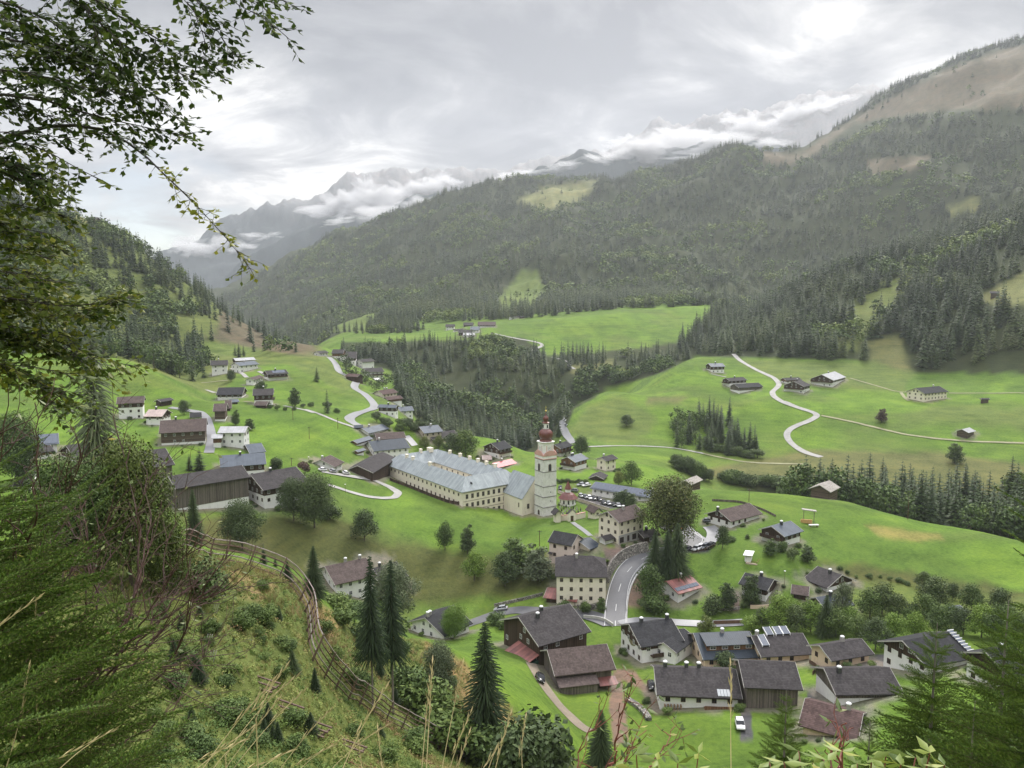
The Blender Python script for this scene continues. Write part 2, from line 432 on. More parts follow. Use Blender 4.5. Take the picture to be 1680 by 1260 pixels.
# ------------------------------------------------------------------ terrain
LINES = [
    # r 12 .. near slope, all below the bottom edge of the view
    [(-400, 1420, 11), (2100, 1420, 11)],
    [(-400, 1250, 34), (0, 1270, 38), (300, 1275, 42), (500, 1275, 45), (760, 1300, 55), (900, 1320, 62), (1100, 1340, 70), (1400, 1360, 70), (2100, 1340, 62)],
    [(-400, 880, 60), (0, 900, 65), (200, 905, 75), (330, 922, 85), (400, 934, 89), (470, 958, 92), (500, 1000, 90), (530, 1060, 88), (560, 1125, 87), (640, 1195, 93), (760, 1262, 99), (960, 1300, 112), (1100, 1300, 114), (1400, 1310, 114), (2100, 1310, 110)],
    [(-400, 800, 130), (0, 830, 130), (200, 862, 135), (330, 905, 130), (430, 910, 130), (480, 932, 131), (520, 962, 132), (560, 1000, 133), (600, 1027, 134), (650, 1050, 138), (700, 1047, 142), (740, 1060, 142), (800, 1110, 138), (880, 1170, 135), (960, 1245, 131), (1100, 1252, 134), (1300, 1255, 136), (1680, 1250, 136), (2100, 1245, 136)],
    [(-400, 800, 190), (0, 815, 190), (200, 840, 190), (330, 892, 190), (430, 945, 190), (520, 1015, 185), (600, 1045, 180), (700, 1055, 178), (780, 1075, 168), (860, 1110, 160), (930, 1160, 156), (1050, 1172, 154), (1170, 1190, 150), (1300, 1165, 160), (1450, 1135, 168), (1560, 1110, 176), (1680, 1100, 180), (2100, 1090, 182)],
    [(-400, 830, 225), (0, 840, 225), (250, 868, 225), (400, 905, 225), (500, 955, 225), (600, 985, 227), (700, 1020, 226), (800, 1003, 226), (900, 990, 224), (960, 996, 222), (1010, 1022, 212), (1100, 1022, 212), (1200, 1040, 208), (1300, 1035, 210), (1400, 1015, 220), (1500, 1015, 225), (1600, 1018, 228), (1680, 1015, 230), (2100, 1010, 230)],
    [(-400, 800, 258), (0, 805, 260), (250, 840, 258), (340, 850, 256), (450, 855, 258), (520, 862, 260), (600, 882, 262), (700, 905, 262), (800, 910, 260), (900, 890, 258), (960, 882, 252), (1010, 892, 248), (1060, 900, 248), (1100, 905, 250), (1150, 905, 252), (1210, 885, 258), (1290, 900, 252), (1400, 912, 262), (1500, 930, 268), (1680, 960, 275), (2100, 985, 275)],
    [(-400, 770, 300), (0, 775, 300), (200, 780, 298), (300, 790, 296), (420, 795, 298), (540, 797, 305), (600, 791, 332), (640, 788, 350), (700, 812, 324), (760, 833, 302), (810, 843, 306), (840, 840, 314), (872, 850, 300), (900, 858, 290), (950, 846, 300), (1000, 832, 312), (1050, 822, 322), (1150, 803, 330), (1250, 808, 338), (1330, 815, 345), (1380, 821, 343), (1450, 841, 334), (1515, 857, 330), (1593, 870, 325), (1680, 889, 318), (2100, 960, 300)],
    [(-400, 690, 400), (0, 700, 400), (200, 702, 390), (300, 703, 380), (380, 706, 372), (500, 722, 365), (600, 744, 382), (640, 754, 388), (700, 764, 390), (760, 768, 392), (800, 766, 394), (900, 765, 385), (970, 770, 380), (1050, 778, 385), (1100, 785, 392), (1150, 800, 410), (1250, 822, 425), (1350, 846, 425), (1500, 868, 422), (1680, 890, 415), (2100, 990, 400)],
    [(-400, 640, 470), (0, 645, 465), (200, 650, 455), (300, 660, 445), (400, 667, 430), (500, 675, 425), (600, 690, 430), (650, 692, 432), (700, 703, 432), (760, 712, 436), (820, 722, 440), (870, 745, 445), (930, 738, 450), (1000, 745, 452), (1100, 750, 455), (1150, 768, 462), (1240, 778, 470), (1340, 770, 475), (1450, 780, 475), (1560, 792, 470), (1680, 800, 465), (2100, 850, 460)],
    [(-400, 560, 560), (0, 580, 550), (130, 586, 530), (215, 592, 515), (260, 612, 500), (345, 661, 480), (400, 648, 495), (480, 652, 490), (560, 665, 485), (620, 672, 485), (680, 698, 490), (760, 745, 500), (850, 762, 510), (900, 742, 515), (940, 708, 515), (1000, 730, 500), (1100, 733, 505), (1200, 742, 510), (1300, 745, 515), (1345, 741, 518), (1500, 742, 520), (1600, 758, 515), (1680, 770, 505), (2100, 830, 500)],
    [(-400, 480, 700), (0, 500, 690), (100, 530, 670), (200, 580, 640), (300, 612, 620), (400, 603, 600), (500, 600, 600), (560, 622, 590), (600, 634, 590), (650, 645, 590), (700, 702, 600), (760, 730, 620), (830, 735, 630), (900, 705, 640), (943, 664, 645), (998, 640, 650), (1100, 655, 600), (1200, 668, 590), (1300, 655, 600), (1400, 670, 600), (1500, 672, 600), (1680, 690, 590), (2100, 720, 580)],
    [(-400, 400, 820), (0, 420, 800), (100, 450, 800), (200, 505, 790), (300, 560, 770), (330, 575, 760), (400, 575, 750), (500, 570, 745), (540, 577, 740), (560, 585, 735), (600, 606, 730), (650, 625, 735), (700, 668, 740), (780, 678, 750), (850, 695, 750), (943, 700, 760), (998, 672, 770), (1060, 628, 750), (1079, 616, 735), (1110, 600, 735), (1142, 584, 745), (1200, 589, 740), (1300, 593, 740), (1400, 596, 740), (1480, 615, 720), (1560, 622, 715), (1680, 616, 700), (2100, 600, 690)],
    [(-400, 340, 900), (0, 370, 900), (100, 395, 890), (200, 440, 880), (270, 475, 880), (350, 525, 880), (400, 552, 860), (460, 580, 840), (500, 598, 830), (560, 602, 850), (650, 608, 850), (750, 610, 850), (850, 606, 850), (950, 612, 850), (1050, 605, 860), (1142, 600, 870), (1200, 565, 850), (1300, 545, 850), (1400, 530, 840), (1500, 525, 830), (1600, 510, 820), (1680, 490, 810), (2100, 420, 800)],
    [(-400, 250, 1000), (0, 330, 990), (60, 340, 985), (130, 362, 985), (200, 392, 980), (270, 438, 980), (350, 492, 980), (420, 540, 970), (490, 580, 960), (530, 575, 980), (560, 560, 980), (650, 562, 970), (740, 555, 960), (820, 552, 955), (870, 575, 950), (940, 583, 950), (1050, 572, 970), (1150, 568, 990), (1200, 550, 980), (1300, 510, 980), (1400, 470, 980), (1500, 445, 980), (1600, 420, 990), (1680, 395, 990), (2100, 320, 990)],
    [(-400, 330, 1150), (0, 400, 1200), (200, 460, 1200), (350, 560, 1200), (420, 590, 1200), (490, 600, 1180), (530, 565, 1120), (580, 548, 1100), (640, 545, 1100), (700, 543, 1100), (800, 528, 1080), (870, 528, 1080), (1000, 512, 1120), (1100, 504, 1170), (1190, 502, 1180), (1215, 528, 1120), (1300, 478, 1110), (1400, 432, 1120), (1500, 412, 1140), (1600, 382, 1160), (1680, 356, 1170), (2100, 280, 1180)],
    [(-400, 450, 1500), (0, 500, 1600), (300, 590, 1700), (400, 600, 1700), (460, 585, 1600), (540, 545, 1450), (600, 530, 1350), (700, 512, 1350), (800, 508, 1330), (900, 500, 1320), (1000, 495, 1350), (1100, 488, 1400), (1200, 490, 1450), (1300, 520, 1450), (1500, 480, 1450), (1680, 420, 1450), (2100, 340, 1450)],
    [(-400, 480, 2500), (0, 520, 2500), (300, 530, 2600), (400, 520, 2600), (500, 480, 2300), (600, 445, 2150), (700, 425, 2100), (800, 412, 2050), (900, 402, 2000), (1000, 400, 2000), (1100, 390, 2000), (1200, 380, 2000), (1300, 368, 1950), (1400, 350, 1900), (1500, 320, 1900), (1680, 280, 1900), (2100, 200, 1900)],
    [(-400, 500, 3500), (0, 500, 3500), (300, 490, 3500), (370, 478, 3450), (400, 461, 3500), (450, 436, 3300), (500, 407, 3150), (600, 371, 3000), (700, 331, 2900), (760, 315, 2850), (802, 308, 2800), (900, 301, 2750), (1000, 295, 2700), (1080, 281, 2600), (1150, 268, 2550), (1195, 251, 2500), (1230, 249, 2500), (1270, 254, 2550), (1300, 247, 2600), (1340, 226, 2650), (1370, 209, 2700), (1440, 169, 2750), (1500, 135, 2800), (1560, 110, 2850), (1600, 93, 2850), (1680, 66, 2900), (1780, 20, 2950), (2100, 10, 3000)],
    [(-400, 520, 4050), (300, 520, 4050), (700, 470, 4000), (1200, 400, 4000), (1500, 330, 4000), (2100, 200, 4000)],
    [(-400, 500, 4500), (0, 490, 4500), (300, 476, 4500), (370, 442, 4500), (440, 402, 4500), (540, 374, 4500), (620, 359, 4500), (700, 334, 4500), (760, 308, 4500), (830, 286, 4500), (900, 273, 4500), (960, 258, 4500), (1030, 247, 4500), (1100, 243, 4500), (1300, 240, 4500), (2100, 230, 4500)],
    [(-400, 520, 5000), (300, 500, 5000), (760, 400, 5000), (1100, 330, 5000), (2100, 300, 5000)],
    [(-400, 440, 6200), (0, 450, 6200), (250, 432, 6200), (290, 414, 6200), (340, 386, 6200), (400, 361, 6200), (480, 328, 6200), (530, 311, 6200), (555, 292, 6200), (572, 281, 6200), (592, 290, 6200), (620, 291, 6200), (655, 281, 6200), (675, 289, 6200), (704, 293, 6200), (740, 291, 6200), (752, 288, 6200), (768, 297, 6200), (830, 285, 6200), (960, 256, 6200), (1030, 244, 6200), (1045, 229, 6200), (1068, 213, 6200), (1085, 207, 6200), (1100, 210, 6200), (1120, 216, 6200), (1150, 203, 6200), (1200, 195, 6200), (1250, 190, 6200), (1310, 172, 6200), (1360, 162, 6200), (1400, 157, 6200), (1450, 158, 6200), (1600, 165, 6200), (2100, 170, 6200)],
    [(-400, 520, 7500), (2100, 400, 7500)],
]
az_core = np.radians(np.arange(-52, 52.001, 0.13))
az_out = np.radians(np.concatenate([np.arange(54, 90, 3), np.arange(90, 181, 10)]))
AZ = np.concatenate([-az_out[::-1], az_core, az_out])
NR = 860
LR = np.linspace(math.log(0.6), math.log(7500), NR)
R_ = np.exp(LR)


def gsm(a, sig):
    k = int(sig * 3); w = np.exp(-0.5 * (np.arange(-k, k + 1) / sig) ** 2); w /= w.sum()
    return np.convolve(np.pad(a, k, mode='edge'), w, mode='valid')


KS, KL = [], []
KS.append(np.full(len(AZ), -1.62 / 0.6)); KL.append(np.full(len(AZ), math.log(0.6)))
KS.append(np.full(len(AZ), -0.98)); KL.append(np.full(len(AZ), math.log(3.5)))
for i, ln in enumerate(LINES):
    xs_ = np.unique(np.concatenate([[p[0] for p in ln], np.arange(-400, 2101, 50)]))
    ln = list(zip(xs_, np.interp(xs_, [p[0] for p in ln], [p[1] for p in ln]), np.interp(xs_, [p[0] for p in ln], [p[2] for p in ln])))
    a, s_ = ray_as([p[0] for p in ln], [p[1] for p in ln])
    lr = np.log([p[2] for p in ln])
    S = np.interp(AZ, a, s_); Lg = np.interp(AZ, a, lr)
    sig = 4.0 if i < 18 else 1.5
    KS.append(gsm(S, sig)); KL.append(gsm(Lg, sig))
KS = np.array(KS); KL = np.array(KL)
h = np.diff(KL, axis=0); dl = np.diff(KS, axis=0) / h
mslope = np.zeros_like(KS)
w1 = 2 * h[1:] + h[:-1]; w2 = h[1:] + 2 * h[:-1]
with np.errstate(divide='ignore', invalid='ignore'):
    hm = (w1 + w2) / (w1 / dl[:-1] + w2 / dl[1:])
mslope[1:-1] = np.where(dl[:-1] * dl[1:] > 0, hm, 0)
mslope[0] = dl[0]; mslope[-1] = dl[-1]
SG = np.zeros((NR, len(AZ)))
LRc = LR[:, None]
for k in range(len(KS) - 1):
    t = (LRc - KL[k]) / h[k]
    msk = (t >= 0) & (t <= 1) if k else (t <= 1)
    tt = np.clip(t, 0, 1)
    val = (KS[k] * (2 * tt ** 3 - 3 * tt ** 2 + 1) + mslope[k] * h[k] * (tt ** 3 - 2 * tt ** 2 + tt)
           + KS[k + 1] * (-2 * tt ** 3 + 3 * tt ** 2) + mslope[k + 1] * h[k] * (tt ** 3 - tt ** 2))
    SG = np.where(msk, val, SG)
RR = R_[:, None] * np.ones_like(AZ)[None]
XX = RR * np.sin(AZ)[None]; YY = RR * np.cos(AZ)[None]
# relief
rel = (fbm(XX / 14, YY / 14, 3, 5) - 0.5) * 0.9 * sstep(110, 160, RR) * (1 - sstep(420, 560, RR))
rel += (fbm(XX / 30, YY / 30, 4, 9) - 0.5) * 3.2 * sstep(400, 600, RR)
rel += (fbm(XX / 5, YY / 5, 4, 21) - 0.5) * 1.3 * sstep(14, 40, RR) * (1 - sstep(118, 140, RR))
mt = sstep(1300, 1700, RR)
rel += mt * (fbm(XX / 260, YY / 260, 5, 31, True) - 0.6) * 95
lf = sstep(640, 760, RR) * (1 - sstep(1100, 1300, RR)) * (1 - sstep(-0.26, -0.2, AZ)[None])
rel += lf * (fbm(XX / 90, YY / 90, 4, 33, True) - 0.6) * 22
fr_ = sstep(4100, 4450, RR)
rel += fr_ * (fbm(XX / 700, YY / 700, 6, 41, True) - 0.62) * 170
fp_ = sstep(5300, 6000, RR)
rel += fp_ * (fbm(XX / 200, YY / 200, 5, 47, True) - 0.62) * 150
SG = SG + rel / RR
ZZ = SG * RR


def theight(x, y):
    """terrain height at world x, y"""
    x = np.asarray(x, float); y = np.asarray(y, float)
    a = np.arctan2(x, y); r = np.log(np.maximum(np.hypot(x, y), 0.61))
    j = np.clip(np.searchsorted(AZ, a) - 1, 0, len(AZ) - 2)
    fa = (a - AZ[j]) / (AZ[j + 1] - AZ[j])
    u = (r - LR[0]) / (LR[1] - LR[0]); i = np.clip(np.floor(u).astype(int), 0, NR - 2); fu = u - i
    g = lambda ii, jj: ZZ[ii, jj]
    return (g(i, j) * (1 - fa) + g(i, j + 1) * fa) * (1 - fu) + (g(i + 1, j) * (1 - fa) + g(i + 1, j + 1) * fa) * fu


def hit(px, py, rmin=60.0):
    """first terrain point seen through pixel px,py of the photograph beyond rmin"""
    a, s = ray_as(px, py)
    a = float(a); s = float(s)
    j = int(np.clip(np.searchsorted(AZ, a) - 1, 0, len(AZ) - 2)); f = (a - AZ[j]) / (AZ[j + 1] - AZ[j])
    c = SG[:, j] * (1 - f) + SG[:, j + 1] * f
    i0 = int(np.searchsorted(R_, rmin))
    idx = np.nonzero(c[i0:] >= s)[0]
    if len(idx) == 0:
        i = i0 + int(np.argmax(c[i0:]))
        r = R_[i]
    else:
        i = i0 + int(idx[0])
        if i == i0: r = R_[i]
        else:
            q = (s - c[i - 1]) / max(1e-9, c[i] - c[i - 1]); r = math.exp(LR[i - 1] + (LR[i] - LR[i - 1]) * min(max(q, 0), 1))
    x, y = r * math.sin(a), r * math.cos(a)
    return Vector((x, y, float(theight(x, y))))


# ---- ground cover zones: (polygon in photo pixels, r min, r max, colour id, feather px)
PXg, PYg = proj(XX, YY, ZZ)
PXg = np.where(YY > 5, PXg, -9999)


def poly_sd(px, py, poly):
    """signed distance (px), inside positive"""
    P = np.array(poly, float); n = len(P)
    d = np.full(px.shape, 1e18); ins = np.zeros(px.shape, bool)
    for i in range(n):
        a, b = P[i], P[(i + 1) % n]
        e = b - a; wx, wy = px - a[0], py - a[1]
        t = np.clip((wx * e[0] + wy * e[1]) / max(1e-9, e @ e), 0, 1)
        d = np.minimum(d, (wx - t * e[0]) ** 2 + (wy - t * e[1]) ** 2)
        c = ((a[1] > py) != (b[1] > py))
        with np.errstate(divide='ignore', invalid='ignore'):
            xi = (b[0] - a[0]) * (py - a[1]) / (b[1] - a[1] if b[1] != a[1] else 1e-9) + a[0]
        ins ^= c & (px < xi)
    d = np.sqrt(d)
    return np.where(ins, d, -d)


COL = {
    'meadow': (0.088, 0.152, 0.024), 'bright': (0.114, 0.196, 0.026), 'olive': (0.078, 0.088, 0.027),
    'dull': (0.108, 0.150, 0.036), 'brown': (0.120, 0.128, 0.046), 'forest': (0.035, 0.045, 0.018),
    'rough': (0.115, 0.145, 0.04), 'dry': (0.27, 0.20, 0.09), 'rock': (0.17, 0.16, 0.15), 'cut': (0.115, 0.098, 0.062),
    'gravel': (0.36, 0.34, 0.31), 'asphalt': (0.085, 0.085, 0.09), 'dirt': (0.26, 0.20, 0.15), 'drygrass': (0.22, 0.20, 0.06),
    'paving': (0.17, 0.13, 0.11), 'soil': (0.17, 0.125, 0.095),
    'alp': (0.17, 0.18, 0.07), 'blue': (0.04, 0.052, 0.055), 'scree': (0.24, 0.24, 0.24),  # blue: far slopes carry the bluish cast of distance haze in their colour
}
ZONES = [
    # far country
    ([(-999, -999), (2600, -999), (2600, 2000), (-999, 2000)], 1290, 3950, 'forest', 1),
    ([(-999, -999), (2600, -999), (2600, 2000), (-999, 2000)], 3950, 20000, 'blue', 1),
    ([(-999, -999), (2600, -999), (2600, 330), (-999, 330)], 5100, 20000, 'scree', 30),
    # upper right felled slopes
    ([(1310, 250), (1440, 172), (1560, 110), (1700, 66), (1800, 70), (1800, 175), (1680, 178), (1560, 180), (1450, 195), (1400, 200), (1340, 250)], 1700, 3600, 'cut', 4),
    ([(1420, 262), (1530, 255), (1500, 280), (1430, 286)], 1500, 3400, 'cut', 3),
    ([(1255, 250), (1340, 252), (1300, 270), (1250, 268)], 1500, 3400, 'cut', 3),
    ([(850, 330), (900, 305), (985, 297), (950, 330), (900, 345)], 1500, 3400, 'alp', 6),
    ([(820, 490), (860, 440), (885, 445), (895, 480), (860, 520), (815, 520)], 1290, 3000, 'dull', 4),
    ([(1550, 340), (1610, 320), (1610, 345), (1560, 350)], 1500, 3400, 'alp', 3),
    # left hill
    ([(-999, -100), (420, 430), (540, 590), (400, 600), (345, 661), (215, 590), (100, 560), (-999, 560)], 520, 1290, 'rough', 4),
    ([(360, 520), (380, 480), (440, 500), (520, 580), (420, 590), (330, 575)], 560, 1290, 'cut', 8),
    ([(110, 340), (160, 350), (215, 385), (180, 380), (120, 358)], 600, 1290, 'alp', 3),
    ([(310, 575), (345, 555), (420, 572), (530, 592), (560, 610), (600, 640), (560, 640), (480, 600), (420, 592)], 540, 900, 'dull', 3),
    # mid shelf
    ([(540, 545), (600, 480), (640, 500), (600, 545)], 1000, 1500, 'dull', 3),
    # ravine and right forest floor
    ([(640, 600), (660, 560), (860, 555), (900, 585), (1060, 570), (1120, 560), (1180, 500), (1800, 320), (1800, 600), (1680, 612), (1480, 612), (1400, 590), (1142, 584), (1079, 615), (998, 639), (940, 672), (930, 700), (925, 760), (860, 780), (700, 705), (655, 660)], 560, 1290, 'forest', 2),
    ([(560, 560), (660, 560), (660, 610), (560, 590)], 740, 960, 'forest', 2),
    ([(1420, 560), (1480, 545), (1490, 610), (1440, 610)], 700, 900, 'brown', 6),
    ([(1205, 588), (1440, 594), (1500, 612), (1480, 640), (1290, 630), (1235, 605)], 560, 800, 'dull', 5),
    ([(930, 600), (1010, 590), (1000, 606), (940, 615)], 700, 1000, 'brown', 4),
    ([(1330, 560), (1480, 430), (1530, 430), (1450, 520), (1400, 575)], 700, 1200, 'rough', 8),
    ([(1600, 490), (1690, 440), (1800, 430), (1800, 500), (1650, 502)], 700, 1250, 'alp', 4),
    # banks
    ([(1150, 770), (1240, 755), (1330, 738), (1420, 738), (1540, 742), (1690, 762), (1800, 780), (1800, 900), (1600, 860), (1400, 860), (1130, 790)], 452, 560, 'brown', 4),
    ([(1180, 812), (1300, 790), (1800, 830), (1800, 1000), (1200, 1000)], 380, 470, 'forest', 3),
    ([(935, 705), (960, 665), (1010, 650), (1060, 668), (1080, 690), (1060, 720), (1000, 731)], 480, 720, 'dull', 8),
    ([(1370, 690), (1560, 665), (1800, 670), (1800, 690), (1680, 705), (1560, 690)], 520, 640, 'dull', 8),
    ([(1060, 650), (1130, 650), (1110, 662), (1060, 662)], 520, 760, 'brown', 5),
    ([(1010, 605), (1060, 600), (1020, 620)], 700, 900, 'dull', 3),
    # church slope, lower half in darker olive
    ([(300, 845), (560, 850), (640, 890), (760, 905), (900, 915), (905, 975), (760, 985), (660, 1000), (560, 960), (430, 990), (300, 900)], 190, 285, 'olive', 14),
    ([(1420, 862), (1540, 876), (1550, 884), (1500, 888), (1440, 880)], 270, 340, 'drygrass', 5),
    ([(1330, 920), (1440, 930), (1560, 950), (1690, 975), (1690, 1010), (1500, 985), (1400, 960)], 215, 300, 'olive', 10),
    ([(1380, 950), (1690, 990), (1800, 1000), (1800, 1040), (1400, 1020)], 205, 280, 'dull', 10),
    # plazas, yards and lots (crop pixels / 3.818 + origin)
    ([(980, 905), (1010, 896), (1056, 893), (1066, 902), (1036, 909), (1017, 920), (1007, 936), (999, 930), (994, 912), (972, 900)], 210, 275, 'paving', 1.5),
    ([(1030, 943), (1051, 943), (1056, 985), (1050, 998), (1030, 994), (1027, 968)], 190, 260, 'soil', 2),
    ([(943, 816), (971, 813), (1030, 831), (984, 837), (950, 824)], 270, 360, 'asphalt', 1.5),
    ([(1118, 900), (1145, 893), (1170, 897), (1160, 905), (1128, 909)], 220, 290, 'asphalt', 1.5),
    ([(1010, 1098), (1042, 1100), (1050, 1112), (1075, 1140), (1085, 1168), (1075, 1172), (1050, 1130), (1010, 1110)], 145, 185, 'soil', 2),
    ([(1005, 1100), (1020, 1105), (1032, 1215), (1005, 1225), (1000, 1160)], 140, 180, 'soil', 2.5),
    ([(1215, 1155), (1232, 1160), (1236, 1215), (1215, 1215)], 140, 180, 'asphalt', 2),
    ([(1425, 1075), (1480, 1068), (1500, 1095), (1430, 1095), (1330, 1130), (1320, 1150), (1350, 1150)], 150, 200, 'asphalt', 2),
    ([(915, 795), (960, 790), (985, 798), (965, 812), (925, 812)], 280, 380, 'dull', 2),
    ([(1205, 968), (1215, 972), (1213, 1000), (1190, 1003), (1206, 985)], 190, 250, 'paving', 1.5),
    # camera hillside
    ([(-999, 890), (330, 900), (420, 925), (490, 950), (540, 1000), (600, 1030), (680, 1045), (720, 1060), (760, 1085), (800, 1130), (860, 1180), (940, 1250), (960, 1290), (2600, 1290), (2600, 3000), (-999, 3000)], 0, 152, 'rough', 6),
    ([(690, 1056), (720, 1066), (760, 1090), (810, 1140), (850, 1200), (870, 1260), (760, 1260), (760, 1150), (710, 1090)], 90, 150, 'dry', 8),
    ([(300, 915), (400, 925), (450, 960), (440, 1000), (380, 960), (300, 945)], 70, 110, 'dry', 12),
    ([(470, 960), (520, 990), (560, 1030), (540, 1050), (500, 1010)], 95, 130, 'dry', 10),
]
base = np.zeros((NR, len(AZ), 3)); base[:] = COL['meadow']
n_a = fbm(XX / 40, YY / 40, 4, 61); n_b = fbm(XX / 9, YY / 9, 3, 62)
wx = (fbm(PXg / 30, PYg / 14, 3, 71) - 0.5); wy = (fbm(PXg / 30 + 50, PYg / 14, 3, 72) - 0.5)
base = base + (np.array(COL['bright']) - base) * sstep(0.42, 0.6, n_a)[..., None]
base = base + (np.array(COL['dull']) - base) * (sstep(0.55, 0.75, fbm(XX / 70, YY / 22, 4, 63)) * 0.6)[..., None]
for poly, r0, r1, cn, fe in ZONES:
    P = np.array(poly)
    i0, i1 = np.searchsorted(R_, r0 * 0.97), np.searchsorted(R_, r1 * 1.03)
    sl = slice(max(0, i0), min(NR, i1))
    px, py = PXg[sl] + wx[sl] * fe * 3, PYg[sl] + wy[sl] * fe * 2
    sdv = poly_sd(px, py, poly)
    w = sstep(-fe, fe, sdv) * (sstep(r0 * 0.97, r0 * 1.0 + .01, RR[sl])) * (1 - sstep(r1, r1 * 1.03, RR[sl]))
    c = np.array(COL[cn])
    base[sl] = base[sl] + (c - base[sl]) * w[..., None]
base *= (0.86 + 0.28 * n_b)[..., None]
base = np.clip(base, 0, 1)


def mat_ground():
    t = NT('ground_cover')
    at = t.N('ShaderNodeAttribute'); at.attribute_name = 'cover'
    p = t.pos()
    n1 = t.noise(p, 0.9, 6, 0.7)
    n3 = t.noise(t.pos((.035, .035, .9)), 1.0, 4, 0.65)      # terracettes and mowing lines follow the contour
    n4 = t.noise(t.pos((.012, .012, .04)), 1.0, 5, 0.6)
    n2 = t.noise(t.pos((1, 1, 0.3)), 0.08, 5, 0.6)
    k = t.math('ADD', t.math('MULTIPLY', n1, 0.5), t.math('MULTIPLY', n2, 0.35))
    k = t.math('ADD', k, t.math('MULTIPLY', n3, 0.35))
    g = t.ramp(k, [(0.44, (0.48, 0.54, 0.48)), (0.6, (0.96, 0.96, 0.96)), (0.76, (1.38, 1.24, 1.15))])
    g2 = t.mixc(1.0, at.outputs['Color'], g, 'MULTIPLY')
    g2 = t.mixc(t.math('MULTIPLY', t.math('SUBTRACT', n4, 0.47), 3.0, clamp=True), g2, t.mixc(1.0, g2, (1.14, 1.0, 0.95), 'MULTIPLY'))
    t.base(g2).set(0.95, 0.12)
    t.bump(t.math('ADD', n1, t.noise(p, 5.0, 3, 0.7)), 0.6, 0.35)
    MATS['ground'] = t.mat
    return t.mat


idx = np.arange(NR * len(AZ)).reshape(NR, len(AZ))
F = np.stack([idx[:-1, :-1], idx[:-1, 1:], idx[1:, 1:], idx[1:, :-1]], -1).reshape(-1, 4)
V = np.stack([XX, YY, ZZ], -1).reshape(-1, 3)
rgba = np.concatenate([base.reshape(-1, 3), np.ones((NR * len(AZ), 1))], 1)
gm = mat_ground()
V[:len(AZ)] = V[:len(AZ)]
F = F[:, ::-1]
ground = link('ground', mesh_np('ground', V, F, gm, smooth=True, attrs={'cover': ('FLOAT_COLOR', rgba)}))
tag(ground, kind='structure')
# close the small opening under the viewpoint
cap = MB(); cap.lathe([(0.61, -1.62), (0.0001, -1.60)], 24)
tag(cap.build('path', gm), kind='structure')

# ------------------------------------------------------------------ haze
hz = MB(); hz.box(-7700, 7700, -7700, 7700, float(ZZ.min()) - 1.5, float(ZZ.max()) + 60)
hm_ = bpy.data.materials.new('haze'); hm_.use_nodes = True
hn = hm_.node_tree; hn.nodes.clear()
ho = hn.nodes.new('ShaderNodeOutputMaterial'); pv = hn.nodes.new('ShaderNodeVolumePrincipled')
pv.inputs['Color'].default_value = (0.86, 0.90, 0.965, 1)
pv.inputs['Density'].default_value = 0.000072
pv.inputs['Anisotropy'].default_value = 0.3
hn.links.new(pv.outputs[0], ho.inputs['Volume'])
haze = hz.build('haze', hm_)
tag(haze, kind='stuff')
# ------------------------------------------------------------------ tree kinds
def mat_leaf(name, c1, c2, c3=None, trans=0.0):
    t = NT(name)
    oi = t.N('ShaderNodeObjectInfo')
    at = t.N('ShaderNodeAttribute'); at.attribute_name = 'tint'
    k = t.math('ADD', t.math('MULTIPLY', oi.outputs['Random'], 0.35), at.outputs['Fac'])
    n = t.noise(t.coord('Object'), 0.45, 3, 0.6)
    k = t.math('ADD', k, t.math('MULTIPLY', t.math('SUBTRACT', n, 0.5), 0.5), clamp=True)
    stops = [(0.1, c1), (0.6, c2)] + ([(1.0, c3)] if c3 else [])
    t.base(t.ramp(k, stops)).set(0.7, 0.25)
    if trans:
        t.b.inputs['Transmission Weight'].default_value = 0.0
    return t.mat


M_SPRUCE = mat_leaf('spruce_needles', (0.019, 0.036, 0.014), (0.042, 0.068, 0.021), (0.09, 0.115, 0.033))
M_BROAD = mat_leaf('broad_leaves', (0.042, 0.074, 0.02), (0.09, 0.138, 0.034), (0.175, 0.22, 0.052))
M_BARK = mat_plain('bark', (0.10, 0.08, 0.065), 0.3, 3)
M_BARKG = mat_plain('grey_bark', (0.22, 0.19, 0.17), 0.3, 3)


